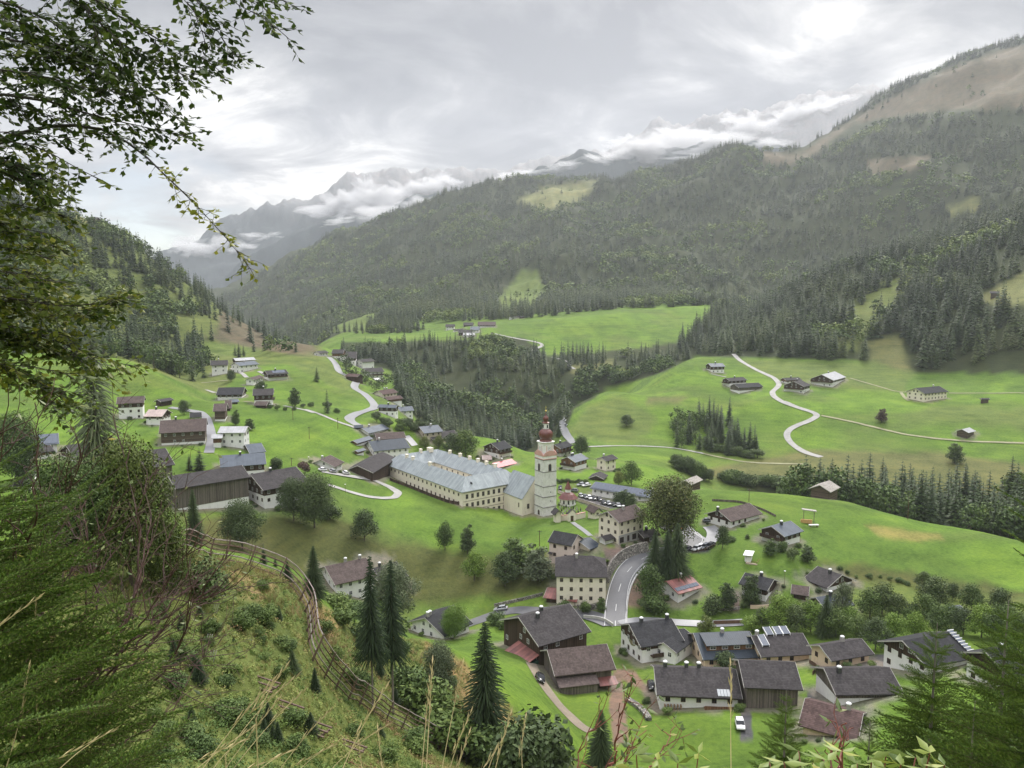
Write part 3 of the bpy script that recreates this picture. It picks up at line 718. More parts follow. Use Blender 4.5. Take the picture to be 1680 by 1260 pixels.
def spruce_arrays(tiers, nb, seed, rad=0.17, base_z=0.06, seg=2, wfac=0.75, droop=0.25, irr=0.25):
    """crown of a spruce of height 1: whorls of drooping, tapering boughs. returns V, F(quads), F(tris), tint"""
    rg = np.random.default_rng(seed)
    V, Q, T, tint = [], [], [], []
    for i in range(tiers):
        u = (i + rg.uniform(-.2, .2)) / tiers
        z = base_z + (0.985 - base_z) * u
        L = rad * (1 - u) ** 0.85 * (0.55 + 0.45 * min(1, u * 6 + 0.4)) + 0.012
        n = max(4, int(round(nb * (1 - 0.5 * u))))
        a0 = rg.uniform(0, 6.28)
        for b in range(n):
            a = a0 + b * 6.283 / n + rg.uniform(-.25, .25)
            l = L * rg.uniform(1 - irr, 1 + irr * .7)
            dr = droop * rg.uniform(0.6, 1.4) * (1.15 - 0.8 * u)
            ca, sa = math.cos(a), math.sin(a)
            w = l * wfac * 3.0 / max(5, n)
            zz = z + rg.uniform(-.4, .4) * 0.9 / tiers
            tt = rg.uniform(0, 0.3)
            o = len(V)
            if seg == 1:
                V += [(0, 0, zz + 0.02), (ca * l * .6 - sa * w, sa * l * .6 + ca * w, zz - dr * l * .7), (ca * l, sa * l, zz - dr * l), (ca * l * .6 + sa * w, sa * l * .6 - ca * w, zz - dr * l * .7)]
                T += [(o, o + 1, o + 2), (o, o + 2, o + 3)]
                tint += [tt - .1, tt, tt + .25, tt]
            else:
                # spine with side sprays hanging a little: jagged outline
                for s_ in range(seg + 1):
                    q = s_ / seg
                    ww = w * (0.35 + 1.1 * q if q < 0.5 else 1.75 * (1.02 - q)) * rg.uniform(.7, 1.25)
                    zc = zz + 0.012 - dr * l * q * q * 1.2 + (0.05 * l * max(0, q - .7))
                    r_ = l * q
                    V += [(ca * r_, sa * r_, zc + 0.004), (ca * r_ - sa * ww, sa * r_ + ca * ww, zc - ww * .55), (ca * r_ + sa * ww, sa * r_ - ca * ww, zc - ww * .55)]
                    tint += [tt, tt + .3 * q, tt + .3 * q]
                for s_ in range(seg):
                    p, n2 = o + 3 * s_, o + 3 * s_ + 3
                    Q += [(p, p + 1, n2 + 1, n2), (p, n2, n2 + 2, p + 2)]
    # leader
    o = len(V)
    V += [(0.006, 0, .93), (-.004, .006, .93), (-.003, -.005, .93), (0, 0, 1.0)]
    T += [(o, o + 1, o + 3), (o + 1, o + 2, o + 3), (o + 2, o, o + 3)]
    tint += [.2] * 4
    return np.array(V), (np.array(Q) if Q else np.zeros((0, 4), int)), (np.array(T) if T else np.zeros((0, 3), int)), np.array(tint)


def broad_arrays(n, seed, leaf=0.045, lobes=9, flat=1.0, gap=0.0, form='round'):
    """crown of a broadleaf tree of height 1: leaf-clump faces spread through lobes around the limbs"""
    rg = np.random.default_rng(seed)
    cz = {'round': 0.55, 'tall': 0.55, 'bush': 0.45}[form]
    C = []
    for i in range(lobes):
        a = i * 2.4 + rg.uniform(-.4, .4)
        q = (i + .5) / lobes
        if form == 'tall': r0, z0 = 0.10 * rg.uniform(.4, 1.2), 0.18 + 0.68 * q; R = 0.17 * (1.2 - .8 * q)
        elif form == 'bush': r0, z0 = 0.30 * rg.uniform(.3, 1.1), 0.22 + 0.5 * rg.random(); R = 0.27 * rg.uniform(.8, 1.15)
        else: r0, z0 = 0.30 * rg.uniform(.4, 1.1) * math.sin(math.pi * (0.22 + 0.70 * q)), 0.24 + 0.60 * q; R = 0.185 * rg.uniform(.8, 1.2)
        C.append((r0 * math.cos(a), r0 * math.sin(a), z0, R))
    C = np.array(C)
    w = C[:, 3] ** 2; w /= w.sum()
    k = rg.choice(len(C), n, p=w)
    d = rg.normal(size=(n, 3)); d /= np.linalg.norm(d, axis=1)[:, None]
    rr = C[k, 3] * (rg.random(n) ** 0.33) * rg.uniform(.8, 1.18, n)
    P = C[k, :3] + d * rr[:, None] * np.array([1, 1, 0.85])
    # knock leaves out of low-frequency holes
    hole = np.sin(P[:, 0] * 31 + seed) * np.sin(P[:, 1] * 29 + 2 * seed) * np.sin(P[:, 2] * 27)
    P = P[hole < 0.45 - gap]; d = d[hole < 0.45 - gap]; n = len(P)
    nrm = d + rg.normal(size=(n, 3)) * 0.7 + np.array([0, 0, .4]); nrm /= np.linalg.norm(nrm, axis=1)[:, None]
    t1 = np.cross(nrm, rg.normal(size=(n, 3))); t1 /= np.linalg.norm(t1, axis=1)[:, None]
    t2 = np.cross(nrm, t1)
    s_ = leaf * rg.uniform(.6, 1.3, n)[:, None]
    V = np.stack([P - t1 * s_, P + t2 * s_ * .55, P + t1 * s_, P - t2 * s_ * .55], 1).reshape(-1, 3)
    Q = np.arange(4 * n).reshape(n, 4)
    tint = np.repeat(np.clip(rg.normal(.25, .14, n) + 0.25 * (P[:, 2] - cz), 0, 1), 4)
    return V, Q, np.zeros((0, 3), int), tint, C


def tree_mesh(name, arr, mat):
    V, Q, T, tint = arr[:4]
    return mesh_np(name, V, [Q, T], mat, attrs={'tint': ('FLOAT', tint)})


def trunk_mesh(name, C=None, h=0.9, r=0.012, mat=None):
    b = MB(); b.tube([(0, 0, -0.04), (0, 0, h * .3), (0.003, 0.002, h)], [r, r * .8, r * .25], 6)
    if C is not None:
        for c in C[::2]:
            b.tube([(0, 0, max(.12, c[2] * .45)), (c[0] * .5, c[1] * .5, c[2] * .8), (c[0], c[1], c[2])], [r * .55, r * .38, r * .15], 5)
    return b.mesh(name, mat or M_BARK)


KINDS_T = {}


def register(kind, crown, trunk): KINDS_T.setdefault(kind, []).append((crown, trunk))


for s_ in range(4):
    register('spruce', tree_mesh('crown', spruce_arrays(15, 10, s_, rad=.15 + .02 * (s_ % 2), seg=2), M_SPRUCE), trunk_mesh('trunk'))
for s_ in range(3):
    register('near_spruce', tree_mesh('crown', spruce_arrays(66, 24, 50 + s_, rad=.19 + .02 * s_, seg=5, wfac=.30, droop=.38, irr=.4), M_SPRUCE), trunk_mesh('trunk', r=.011))
for s_ in range(2):
    register('bare_spruce', tree_mesh('crown', spruce_arrays(50, 20, 70 + s_, rad=.15, base_z=.36, seg=5, wfac=.26, droop=.42, irr=.5), M_SPRUCE), trunk_mesh('trunk', r=.011, mat=M_BARKG))
for s_ in range(4):
    a = broad_arrays(5200, 100 + s_, .022, 17); register('broad', tree_mesh('crown', a, M_BROAD), trunk_mesh('trunk', a[4], .7, .018))
for s_ in range(2):
    a = broad_arrays(3800, 110 + s_, .022, 11, form='tall'); register('tall', tree_mesh('crown', a, M_BROAD), trunk_mesh('trunk', a[4], .7, .016))
for s_ in range(3):
    a = broad_arrays(2400, 120 + s_, .042, 11, form='bush'); register('bush', tree_mesh('crown', a, M_BROAD), trunk_mesh('trunk', a[4], .5, .02))
for s_ in range(3):
    a = broad_arrays(420, 130 + s_, .05, 9); register('far_broad', tree_mesh('crown', a, M_BROAD), trunk_mesh('trunk', a[4], .6, .018))
for s_ in range(2):
    a = broad_arrays(24000, 140 + s_, .012, 24); register('near_broad', tree_mesh('crown', a, M_BROAD), trunk_mesh('trunk', a[4], .7, .016))
_tc = {}


def place_tree(kind, p, hgt, name, label, cat='tree', group=None, wide=1.0, var=None, crown_mat=None, extra_rot=None):
    """a tree that stands at p: thing > crown, trunk"""
    i = _tc.get(kind, 0); _tc[kind] = i + 1
    cr, tr = KINDS_T[kind][(i if var is None else var) % len(KINDS_T[kind])]
    if crown_mat is not None:
        cr = cr.copy(); cr.materials.clear(); cr.materials.append(crown_mat)
    e = link(name, None, loc=(p[0], p[1], p[2] - 0.1))
    e.rotation_euler = (0, 0, extra_rot if extra_rot is not None else random.uniform(0, 6.28))
    e.scale = (hgt * wide, hgt * wide, hgt)
    tag(e, label, cat, group)
    link('crown', cr, e); link('trunk', tr, e)
    return e


# ------------------------------------------------------------------ forests
FOR = [
    # polygon, r0, r1, spacing, height, spruce share, name
    ([(-999, -999), (2600, -999), (2600, 2000), (-999, 2000)], 1290, 3050, 11.5, (13, 27), .68, 'mountain forest'),
    ([(640, 600), (660, 562), (860, 560), (900, 592), (1010, 575), (1060, 572), (1120, 560), (1180, 540), (1220, 560), (1142, 584), (1079, 613), (998, 636), (935, 670), (925, 755), (860, 778), (700, 700), (655, 660)], 580, 935, 8.0, (13, 24), .8, 'ravine forest'),
    ([(560, 555), (668, 555), (668, 600), (560, 590)], 740, 940, 8.5, (14, 22), .9, 'ravine forest'),
    ([(1100, 580), (1180, 500), (1800, 320), (1800, 590), (1680, 607), (1500, 612), (1420, 595), (1300, 588), (1142, 580)], 735, 1290, 8.6, (18, 30), .88, 'forest above the farms'),
    ([(1290, 830), (1305, 800), (1318, 790), (1330, 770), (1440, 785), (1560, 800), (1690, 810), (1900, 850), (1900, 1000), (1300, 1000)], 375, 468, 6.2, (17, 29), .55, 'forest in the ravine'),
    ([(-999, -200), (60, 340), (130, 362), (200, 392), (270, 438), (350, 492), (420, 540), (500, 585), (430, 585), (350, 560), (345, 600), (330, 640), (215, 590), (100, 585), (-999, 560)], 530, 1290, 9.5, (15, 25), .72, 'forest of the left hill'),
    ([(1105, 700), (1140, 680), (1195, 690), (1200, 715), (1250, 745), (1200, 748), (1105, 735)], 480, 580, 7, (12, 22), .75, 'grove in the middle of the meadow'),
    ([(580, 470), (900, 440), (1150, 470), (1190, 500), (1000, 508), (870, 522), (700, 530), (600, 535)], 1100, 1400, 9, (18, 26), .85, 'mountain forest'),
    ([(560, 545), (650, 535), (700, 540), (660, 552)], 1080, 1300, 8, (16, 22), .9, 'mountain forest'),
]
CLEAR = [z for z in ZONES if z[3] in ('cut', 'alp', 'dull', 'brown')]
NOTREE = [([(1330, 560), (1480, 430), (1530, 430), (1450, 520), (1400, 575)], 700, 1200, .45),
          ([(360, 520), (380, 480), (440, 500), (520, 580), (420, 590), (330, 575)], 560, 1290, .22),
          ([(1300, 250), (1440, 172), (1700, 66), (1800, 70), (1800, 175), (1680, 178), (1450, 200), (1340, 250)], 1700, 3100, .02),
          ([(725, 615), (775, 615), (765, 665), (735, 660)], 600, 900, .04), ([(805, 615), (830, 612), (870, 655), (850, 660)], 600, 900, .1), ([(860, 700), (880, 690), (905, 720), (880, 730)], 560, 900, .1),
          ([(900, 585), (1030, 575), (1020, 600), (940, 612)], 700, 900, .35)]
trees = []
for poly, r0, r1, sp, hh, share, nm in FOR:
    # candidates evenly over the ground
    P = np.array(poly, float)
    xs0, xs1 = max(P[:, 0].min(), -150), min(P[:, 0].max(), 1830)
    a0, a1 = float(ray_as(xs0, 700)[0]), float(ray_as(xs1, 700)[0])
    a0, a1 = min(a0, -0.05 + a0), a1 + .05
    area = 0.5 * (r1 ** 2 - r0 ** 2) * (a1 - a0)
    n = int(area / (sp * sp) * 1.05)
    r = np.sqrt(rng.uniform(r0 ** 2, r1 ** 2, n)); a = rng.uniform(a0, a1, n)
    x, y = r * np.sin(a), r * np.cos(a)
    z = theight(x, y)
    px, py = proj(x, y, z)
    keep = poly_sd(px, py, poly) > 0
    x, y, z, px, py, r, a = [q[keep] for q in (x, y, z, px, py, r, a)]
    p_keep = np.ones(len(x))
    for zp, zr0, zr1, zc, fe in CLEAR:
        if zp[0][0] == -999: continue
        ins = (poly_sd(px, py, zp) > -1) & (r > zr0) & (r < zr1)
        p_keep[ins] = np.minimum(p_keep[ins], 0.03 if zc != 'rough' else .5)
    for zp, zr0, zr1, pk in NOTREE:
        ins = (poly_sd(px, py, zp) > 0) & (r > zr0) & (r < zr1)
        p_keep[ins] = pk if pk > .1 else np.minimum(p_keep[ins], pk)
    g = fbm(x / 60, y / 60, 3, 81)
    p_keep *= 0.4 + 0.6 * sstep(.33, .45, g)
    keep = rng.random(len(x)) < p_keep
    # visible from the camera within a generous margin (tree tops up to 28 m above ground)
    vis = np.ones(len(x), bool)
    top = (z + hh[1] + 6) / r
    for q in np.linspace(0.55, 0.985, 16):
        vis &= theight(x * q, y * q) / (r * q) < top
    keep &= vis & (px > -60) & (px < 1740)
    x, y, z, px, py, r, g = [q[keep] for q in (x, y, z, px, py, r, g)]
    nb_ = fbm(x / 110, y / 110, 3, 91) + 0.10 * (rng.random(len(x)) - .5)
    thr = np.quantile(nb_, share) if len(nb_) else 0
    isb = nb_ > thr
    H = rng.uniform(hh[0], hh[1], len(x))
    for i in range(len(x)):
        trees.append((r[i], x[i], y[i], z[i], H[i] * (0.72 if isb[i] else 1), bool(isb[i]), nm))
trees.sort()
print('forest trees', len(trees))
NI_S, NI_B = 205, 150
LBL = {'mountain forest': ('spruce standing in the forest that covers the big mountain', 'leafy tree in the forest on the big mountain'),
       'ravine forest': ('dark spruce in the wooded ravine behind the church tower', 'leafy tree among the spruces of the ravine behind the church tower'),
       'forest above the farms': ('tall dark spruce at the forest edge above the farms on the right', 'leafy tree in the spruce forest above the farms on the right'),
       'forest in the ravine': ('dark spruce in the wooded ravine beyond the bright meadow edge', 'rounded leafy tree in the wooded ravine beyond the bright meadow edge'),
       'forest of the left hill': ('hazy spruce on the steep wooded slope at the left', 'leafy tree on the steep wooded slope at the left'),
       'grove in the middle of the meadow': ('spruce in the small grove standing in the green meadow', 'leafy tree in the small grove standing in the green meadow')}
cs = cb = 0
rest = []
for t in trees:
    r, x, y, z, H, b, nm = t
    if not b and cs < NI_S:
        cs += 1
        place_tree('spruce', (x, y, z), H, 'spruce_tree', LBL[nm][0], 'spruce', 'spruces of the ' + nm, wide=random.uniform(.95, 1.35))
    elif b and cb < NI_B:
        cb += 1
        place_tree('far_broad' if r > 330 else 'broad', (x, y, z), H, 'broadleaf_tree', LBL[nm][1], 'tree', 'leafy trees of the ' + nm, wide=random.uniform(.8, 1.1))
    else:
        rest.append(t)
print('individual', cs, cb, 'mass', len(rest))


def mass(name, items, label):
    """a wood too dense to count: one object"""
    lods = {0: [spruce_arrays(9, 7, 200 + k, rad=.19, seg=1, wfac=.62, droop=.5) for k in range(5)],
            1: [broad_arrays(46, 210 + k, .13, 7)[:4] for k in range(5)],
            2: [spruce_arrays(13, 9, 220 + k, rad=.18, seg=1, wfac=.6, droop=.4) for k in range(5)],
            3: [broad_arrays(150, 230 + k, .08, 9)[:4] for k in range(5)]}
    Vs, Qs, Ts, tn, o = [], [], [], [], 0
    it = np.array([[q[1], q[2], q[3], q[4], q[5], q[0]] for q in items])
    for typ in range(4):
        base_t = typ % 2
        sel = it[(it[:, 4] == base_t) & ((it[:, 5] < 1300) == (typ >= 2))]
        for k in range(5):
            s2 = sel[k::5]
            if not len(s2): continue
            V, Q, T, tint = lods[typ][k]
            n = len(s2); m_ = len(V)
            a = rng.uniform(0, 6.28, n); w = s2[:, 3] * rng.uniform(.85, 1.5, n)
            ca, sa = np.cos(a) * w, np.sin(a) * w
            W = np.empty((n, m_, 3), np.float32)
            W[:, :, 0] = V[None, :, 0] * ca[:, None] - V[None, :, 1] * sa[:, None] + s2[:, 0, None]
            W[:, :, 1] = V[None, :, 0] * sa[:, None] + V[None, :, 1] * ca[:, None] + s2[:, 1, None]
            W[:, :, 2] = V[None, :, 2] * s2[:, 3, None] + s2[:, 2, None] - .5
            off = (np.arange(n) * m_ + o)[:, None, None]
            if len(Q): Qs.append((Q[None] + off).reshape(-1, 4))
            if len(T): Ts.append((T[None] + off).reshape(-1, 3))
            Vs.append(W.reshape(-1, 3)); o += n * m_
            low = fbm(s2[:, 0] / 45, s2[:, 1] / 45, 2, 95)
            tn.append((tint[None] + (rng.normal(.14, .14, n) + (low - .5) * 1.1)[:, None]).ravel())
            mi = base_t
            for arr_, kk in ((Q, 4), (T, 3)): pass
    faces = []
    fm = []
    V = np.concatenate(Vs)
    # material by kind: faces of leafy trees are quads, spruces are triangles
    q = np.concatenate(Qs) if Qs else np.zeros((0, 4), int); t3 = np.concatenate(Ts) if Ts else np.zeros((0, 3), int)
    fm = np.concatenate([np.ones(len(q)), np.zeros(len(t3))])
    me = mesh_np(name, V, [q, t3], [M_SPRUCE, M_BROAD], fmat=fm, attrs={'tint': ('FLOAT', np.concatenate(tn))})
    print(name, len(V))
    return tag(link(name, me), label, 'forest', None, 'stuff')


mass('mountain_forest', [t for t in rest if t[6] == 'mountain forest'], 'dark conifer and mixed forest covering the big mountain across the valley')
mass('hillside_forest', [t for t in rest if t[6] != 'mountain forest'], 'dense spruce forest on the nearer slopes and in the ravines')
# ------------------------------------------------------------------ buildings
CROPS = {1: (200, 560, 3.818), 2: (500, 480, 3.818), 3: (620, 660, 3.818), 4: (880, 560, 3.818), 5: (1240, 540, 3.818),
         6: (800, 820, 3.818), 7: (1160, 780, 3.818), 8: (800, 960, 3.818), 9: (1240, 980, 3.818), 11: (0, 660, 5.25),
         12: (200, 560, 6.3), 13: (900, 720, 6.4615), 14: (500, 560, 7.636), 15: (1100, 860, 7.636), 16: (620, 700, 5.6),
         17: (400, 880, 3.316), 0: (0, 0, 1.0)}


def zp(c, p):
    ox, oy, s = CROPS[c]
    return ox + p[0] / s, oy + p[1] / s


def at_r(px, py, r):
    a, s = ray_as(px, py); a = float(a); s = float(s)
    return Vector((r * math.sin(a), r * math.cos(a), r * s))


def on_z(px, py, z):
    dx, dy, dz = [float(q) for q in ray(px, py)]
    k = z / dz if abs(dz) > 1e-6 else 1
    return Vector((dx * k, dy * k, z))


ROOF = {
    'tile': lambda: mat_roof('roof_dark_tiles', (0.052, 0.047, 0.048), .42, 'tile', .85, .2, .12),
    'char': lambda: mat_roof('roof_charcoal_tiles', (0.034, 0.034, 0.037), .42, 'tile', .85, .2, .12),
    'brown': lambda: mat_roof('roof_brown_tiles', (0.085, 0.065, 0.060), .42, 'tile', .85, .2, .12),
    'redtile': lambda: mat_roof('roof_maroon_tiles', (0.085, 0.056, 0.052), .42, 'tile', .85, .25, .12),
    'slate': lambda: mat_roof('roof_blue_grey_sheet', (0.085, 0.10, 0.122), .6, 'sheet', .6, .12, .2),
    'navy': lambda: mat_roof('roof_dark_blue_sheet', (0.036, 0.046, 0.06), .55, 'sheet', .6, .12, .2),
    'light': lambda: mat_roof('roof_pale_sheet', (0.34, 0.34, 0.35), .6, 'sheet', .4, .15),
    'pink': lambda: mat_roof('roof_faded_rose_tiles', (0.42, 0.33, 0.30), .45, 'tile', .6, .15),
    'shingle': lambda: mat_roof('roof_weathered_shingles', (0.27, 0.245, 0.22), .35, 'tile', .8, .25),
    'rust': lambda: mat_roof('roof_rusty_sheet', (0.20,0.075,0.065), .8, 'sheet', .45, .35),
    'red': lambda: mat_roof('roof_red_sheet', (0.42, 0.07, 0.08), .8, 'sheet', .5, .15),
    'zinc': lambda: mat_roof('roof_zinc_sheet', (0.285, 0.315, 0.325), .7, 'sheet', .6, .14, .2),
}
WALL = {
    'white': lambda: mat_plaster('plaster_white', (0.84, 0.83, 0.81)),
    'cream': lambda: mat_plaster('plaster_cream', (0.82, 0.75, 0.62)),
    'peach': lambda: mat_plaster('plaster_peach', (0.72, 0.56, 0.42)),
    'rose': lambda: mat_plaster('plaster_rose', (0.72, 0.60, 0.53)),
    'beige': lambda: mat_plaster('plaster_beige', (0.55, 0.48, 0.38)),
    'dark': lambda: mat_wood('boards_dark', (0.065, 0.042, 0.032)),
    'brownw': lambda: mat_wood('boards_brown', (0.16, 0.085, 0.05)),
    'grey': lambda: mat_wood('boards_weathered', (0.135, 0.115, 0.10)),
    'log': lambda: mat_wood('logs_brown', (0.10, 0.075, 0.058), .3, False),
}
M_FRAME = mat_plain('frame_white', (0.7, 0.7, 0.68), .06)
M_FRAMEB = mat_plain('frame_brown', (0.12, 0.07, 0.045), .2)
M_STONEF = mat_plain('window_stone_surround', (0.30, 0.24, 0.18), .15)
M_GLASS = mat_plain('window_glass', (0.018, 0.02, 0.024), .3, .8, rough=.3, spec=.25)
M_VERGE = mat_plain('verge_board', (0.42, 0.40, 0.37), .15)
M_VERGED = mat_plain('verge_dark', (0.10, 0.08, 0.07), .2)
M_CHIM = mat_plaster('chimney_render', (0.35, 0.33, 0.31))
M_CAPW = mat_plain('chimney_cap_metal', (0.72, 0.72, 0.72), .06, rough=.4)
M_DARKM = mat_plain('dark_metal', (0.05, 0.05, 0.055), .2, rough=.4, spec=.5)
_wm = {}


def window_meshes(w, h, frame, shutter=False):
    k = (round(w, 2), round(h, 2), frame.name, shutter)
    if k not in _wm:
        f = MB(); t = .08
        f.box(-w / 2, w / 2, -.05, .02, h / 2 - t, h / 2); f.box(-w / 2, w / 2, -.07, .02, -h / 2, -h / 2 + t)
        f.box(-w / 2, -w / 2 + t, -.05, .02, -h / 2 + t, h / 2 - t); f.box(w / 2 - t, w / 2, -.05, .02, -h / 2 + t, h / 2 - t)
        f.box(-.03, .03, -.045, .02, -h / 2 + t, h / 2 - t)
        f.box(-w / 2 + t, -.03, -.04, .01, h * .12, h * .12 + .05); f.box(.03, w / 2 - t, -.04, .01, h * .12, h * .12 + .05)
        p = MB(); p.box(-w / 2 + t, w / 2 - t, -.02, -.004, -h / 2 + t, h / 2 - t)
        s = None
        if shutter:
            s = MB(); s.box(-w / 2 - .45, -w / 2 - .02, -.06, .0, -h / 2, h / 2); s.box(w / 2 + .02, w / 2 + .45, -.06, .0, -h / 2, h / 2)
            s = s.mesh('shutter', M_FRAMEB)
        _wm[k] = (f.mesh('window', frame), p.mesh('pane', M_GLASS), s)
    return _wm[k]


def add_window(parent, x, y, z, rz, w=1.0, h=1.25, frame=None, shutter=False, name='window'):
    f, p, s = window_meshes(w, h, frame or M_FRAME, shutter)
    o = link(name, f, parent, (x, y, z), rz)
    link('pane', p, o)
    if s: link('shutter', s, o)
    return o


def solid_roof(name, faces, th, mat, parent):
    """faces: list of 3-D polygons (top surface); slab of thickness th with UVs in metres"""
    V, idx = [], {}
    def vid(p):
        k = tuple(round(c, 4) for c in p)
        if k not in idx: idx[k] = len(V); V.append(k)
        return idx[k]
    top = [[vid(p) for p in f] for f in faces]
    n = len(V)
    V2 = V + [(x, y, z - th) for x, y, z in V]
    F = list(top) + [[i + n for i in f][::-1] for f in top]
    cnt = {}
    for f in top:
        for a, b in zip(f, f[1:] + f[:1]): cnt[(a, b)] = 1
    for (a, b) in list(cnt):
        if (b, a) not in cnt: F.append([b, a, a + n, b + n])
    me = bpy.data.meshes.new(name)
    me.from_pydata(V2, [], F); me.materials.append(mat)
    me.validate(); me.update()
    uv = me.uv_layers.new(name='UVMap')
    for pl in me.polygons:
        nn = pl.normal
        if abs(nn.z) > .999: t = Vector((1, 0, 0))
        else: t = Vector((0, 0, 1)).cross(nn).normalized()
        b = nn.cross(t)
        for li in pl.loop_indices:
            p = me.vertices[me.loops[li].vertex_index].co
            uv.data[li].uv = (p.dot(t) + 50, p.dot(b) + 50)
    return link(name, me, parent)


STYLE = {'w': ('white', None, 1), 'm': ('white', 'dark', .5), 'mb': ('white', 'brownw', .5), 'd': (None, 'dark', 0), 'g': ('white', 'grey', .22), 'gg': (None, 'grey', 0),
         'c': ('cream', None, 1), 'p': ('peach', None, 1), 'r': ('rose', None, 1), 'b': ('beige', None, 1), 'l': ('white', 'log', .18), 'mw': ('white', 'dark', .72), 'll': (None, 'log', 0)}


def house(crop, A, B, C, g, style='m', roof='tile', label='', name='house', cat='house', slope=24, hip=(1, 1), oe=.9, og=.8,
          chim=((.5, .0),), floors=None, win=True, balcony='', group=None, parent=None, far=False, hmin=2.2, deep=None, solar=None,
          verge=True, shutter=False, minwall=2.0, maxdepth=12, r=None, wcols=None, awn=None):
    A = zp(crop, A); B = zp(crop, B); C = zp(crop, C); g = zp(crop, g)
    if r is None:
        gp = hit(g[0], g[1], 143 if g[1] > 600 or True else 60)
        r = math.hypot(gp.x, gp.y)
    PA = at_r(A[0], A[1], r)
    PB = on_z(B[0], B[1], PA.z)
    if abs(PA.z) < 25 and r > 500: PB = at_r(B[0], B[1], r); PB.z = PA.z
    ex = (PB - PA); L = ex.length; ex.normalize()
    # extreme lengths come from grazing eaves at a distance: keep to the photographed pixel length
    best = None
    tn = math.tan(math.radians(slope))
    for sg in (1, -1):
        n = Vector((-ex.y, ex.x, 0)) * sg
        for h_ in np.arange(1.2, maxdepth, .1):
            q = PA + n * h_ + Vector((0, 0, h_ * tn))
            x, y = proj(q.x, q.y, q.z)
            e = (x - C[0]) ** 2 + (y - C[1]) ** 2
            if best is None or e < best[0]: best = (float(e), float(h_), n.copy())
    e, hd, n = best
    if deep: hd = deep
    if Vector((-ex.y, ex.x, 0)).dot(n) < 0:      # keep a right-handed frame (x along the eave, y inwards)
        PA, PB = PB, PA; ex = -ex; swapped = True
    else: swapped = False
    k = hd * tn
    D = 2 * hd
    if D < 2 * oe + 1.6: oe = max(.15, (D - 1.6) / 2)
    if L < 2 * og + 1.6: og = max(.15, (L - 1.6) / 2)
    rz = math.atan2(ex.y, ex.x)
    def W(x, y): return PA + ex * x + n * y
    cs_ = [W(x, y) for x in (0, L) for y in (0, D)]
    th = [float(theight(c.x, c.y)) for c in cs_]
    fr = [float(theight(W(x, oe).x, W(x, oe).y)) for x in np.linspace(0, L, 5)]
    z0 = min(th + fr) - .5
    ze = PA.z
    if far:
        if ze - float(np.mean(fr)) > 8: ze = float(np.mean(fr)) + 2.8
        z0 = max(z0, float(np.mean(fr)) - 3.2)
    if ze - max(fr) < minwall - .3 and parent is None:
        pass
    own = parent is None
    if own:
        org = W(L / 2, hd); parent = link(name, None, loc=(org.x, org.y, float(theight(org.x, org.y))), rz=rz)
        tag(parent, label, cat, group)
        ox, oy, oz = L / 2, hd, parent.location.z
    else:
        # local frame of the parent thing
        par = parent
        d = PA - par.location
        fr_rz = par.rotation_euler.z
        e2 = link('annex', None, par)
        c_, s_ = math.cos(-fr_rz), math.sin(-fr_rz)
        e2.location = (d.x * c_ - d.y * s_, d.x * s_ + d.y * c_, 0); e2.rotation_euler = (0, 0, rz - fr_rz)
        parent = e2; ox = oy = 0; oz = par.location.z
    if own is False: parent['label'] = label or 'lower wing'
    def P(x, y, z): return (x - ox, y - oy, z - oz)
    # roof
    def hz_(y): return ze + (y if y <= hd else D - y) * tn
    t0, t1 = hip if not swapped else hip[::-1]
    d0 = (1 - t0) * hd * .95; d1 = (1 - t1) * hd * .95
    f1 = [P(0, 0, ze), P(L, 0, ze)]
    if t1 < 1: f1 += ([P(L, t1 * hd, ze + t1 * k)] if t1 > 0 else []) + [P(L - d1, hd, ze + k)]
    else: f1 += [P(L, hd, ze + k)]
    if t0 < 1: f1 += [P(d0, hd, ze + k)] + ([P(0, t0 * hd, ze + t0 * k)] if t0 > 0 else [])
    else: f1 += [P(0, hd, ze + k)]
    f2 = [P(L, D, ze), P(0, D, ze)]
    if t0 < 1: f2 += ([P(0, D - t0 * hd, ze + t0 * k)] if t0 > 0 else []) + [P(d0, hd, ze + k)]
    else: f2 += [P(0, hd, ze + k)]
    if t1 < 1: f2 += [P(L - d1, hd, ze + k)] + ([P(L, D - t1 * hd, ze + t1 * k)] if t1 > 0 else [])
    else: f2 += [P(L, hd, ze + k)]
    faces = [f1, f2]
    if t0 < 1: faces.append([P(0, D - t0 * hd, ze + t0 * k), P(0, t0 * hd, ze + t0 * k), P(d0, hd, ze + k)])
    if t1 < 1: faces.append([P(L, t1 * hd, ze + t1 * k), P(L, D - t1 * hd, ze + t1 * k), P(L - d1, hd, ze + k)])
    rf = solid_roof('roof', faces, .2, ROOF[roof](), parent)
    # walls: prism under the roof
    lo, hi, frac = STYLE[style]
    gr = float(np.mean(fr))
    y0, y1, x0, x1 = oe, D - oe, og, L - og
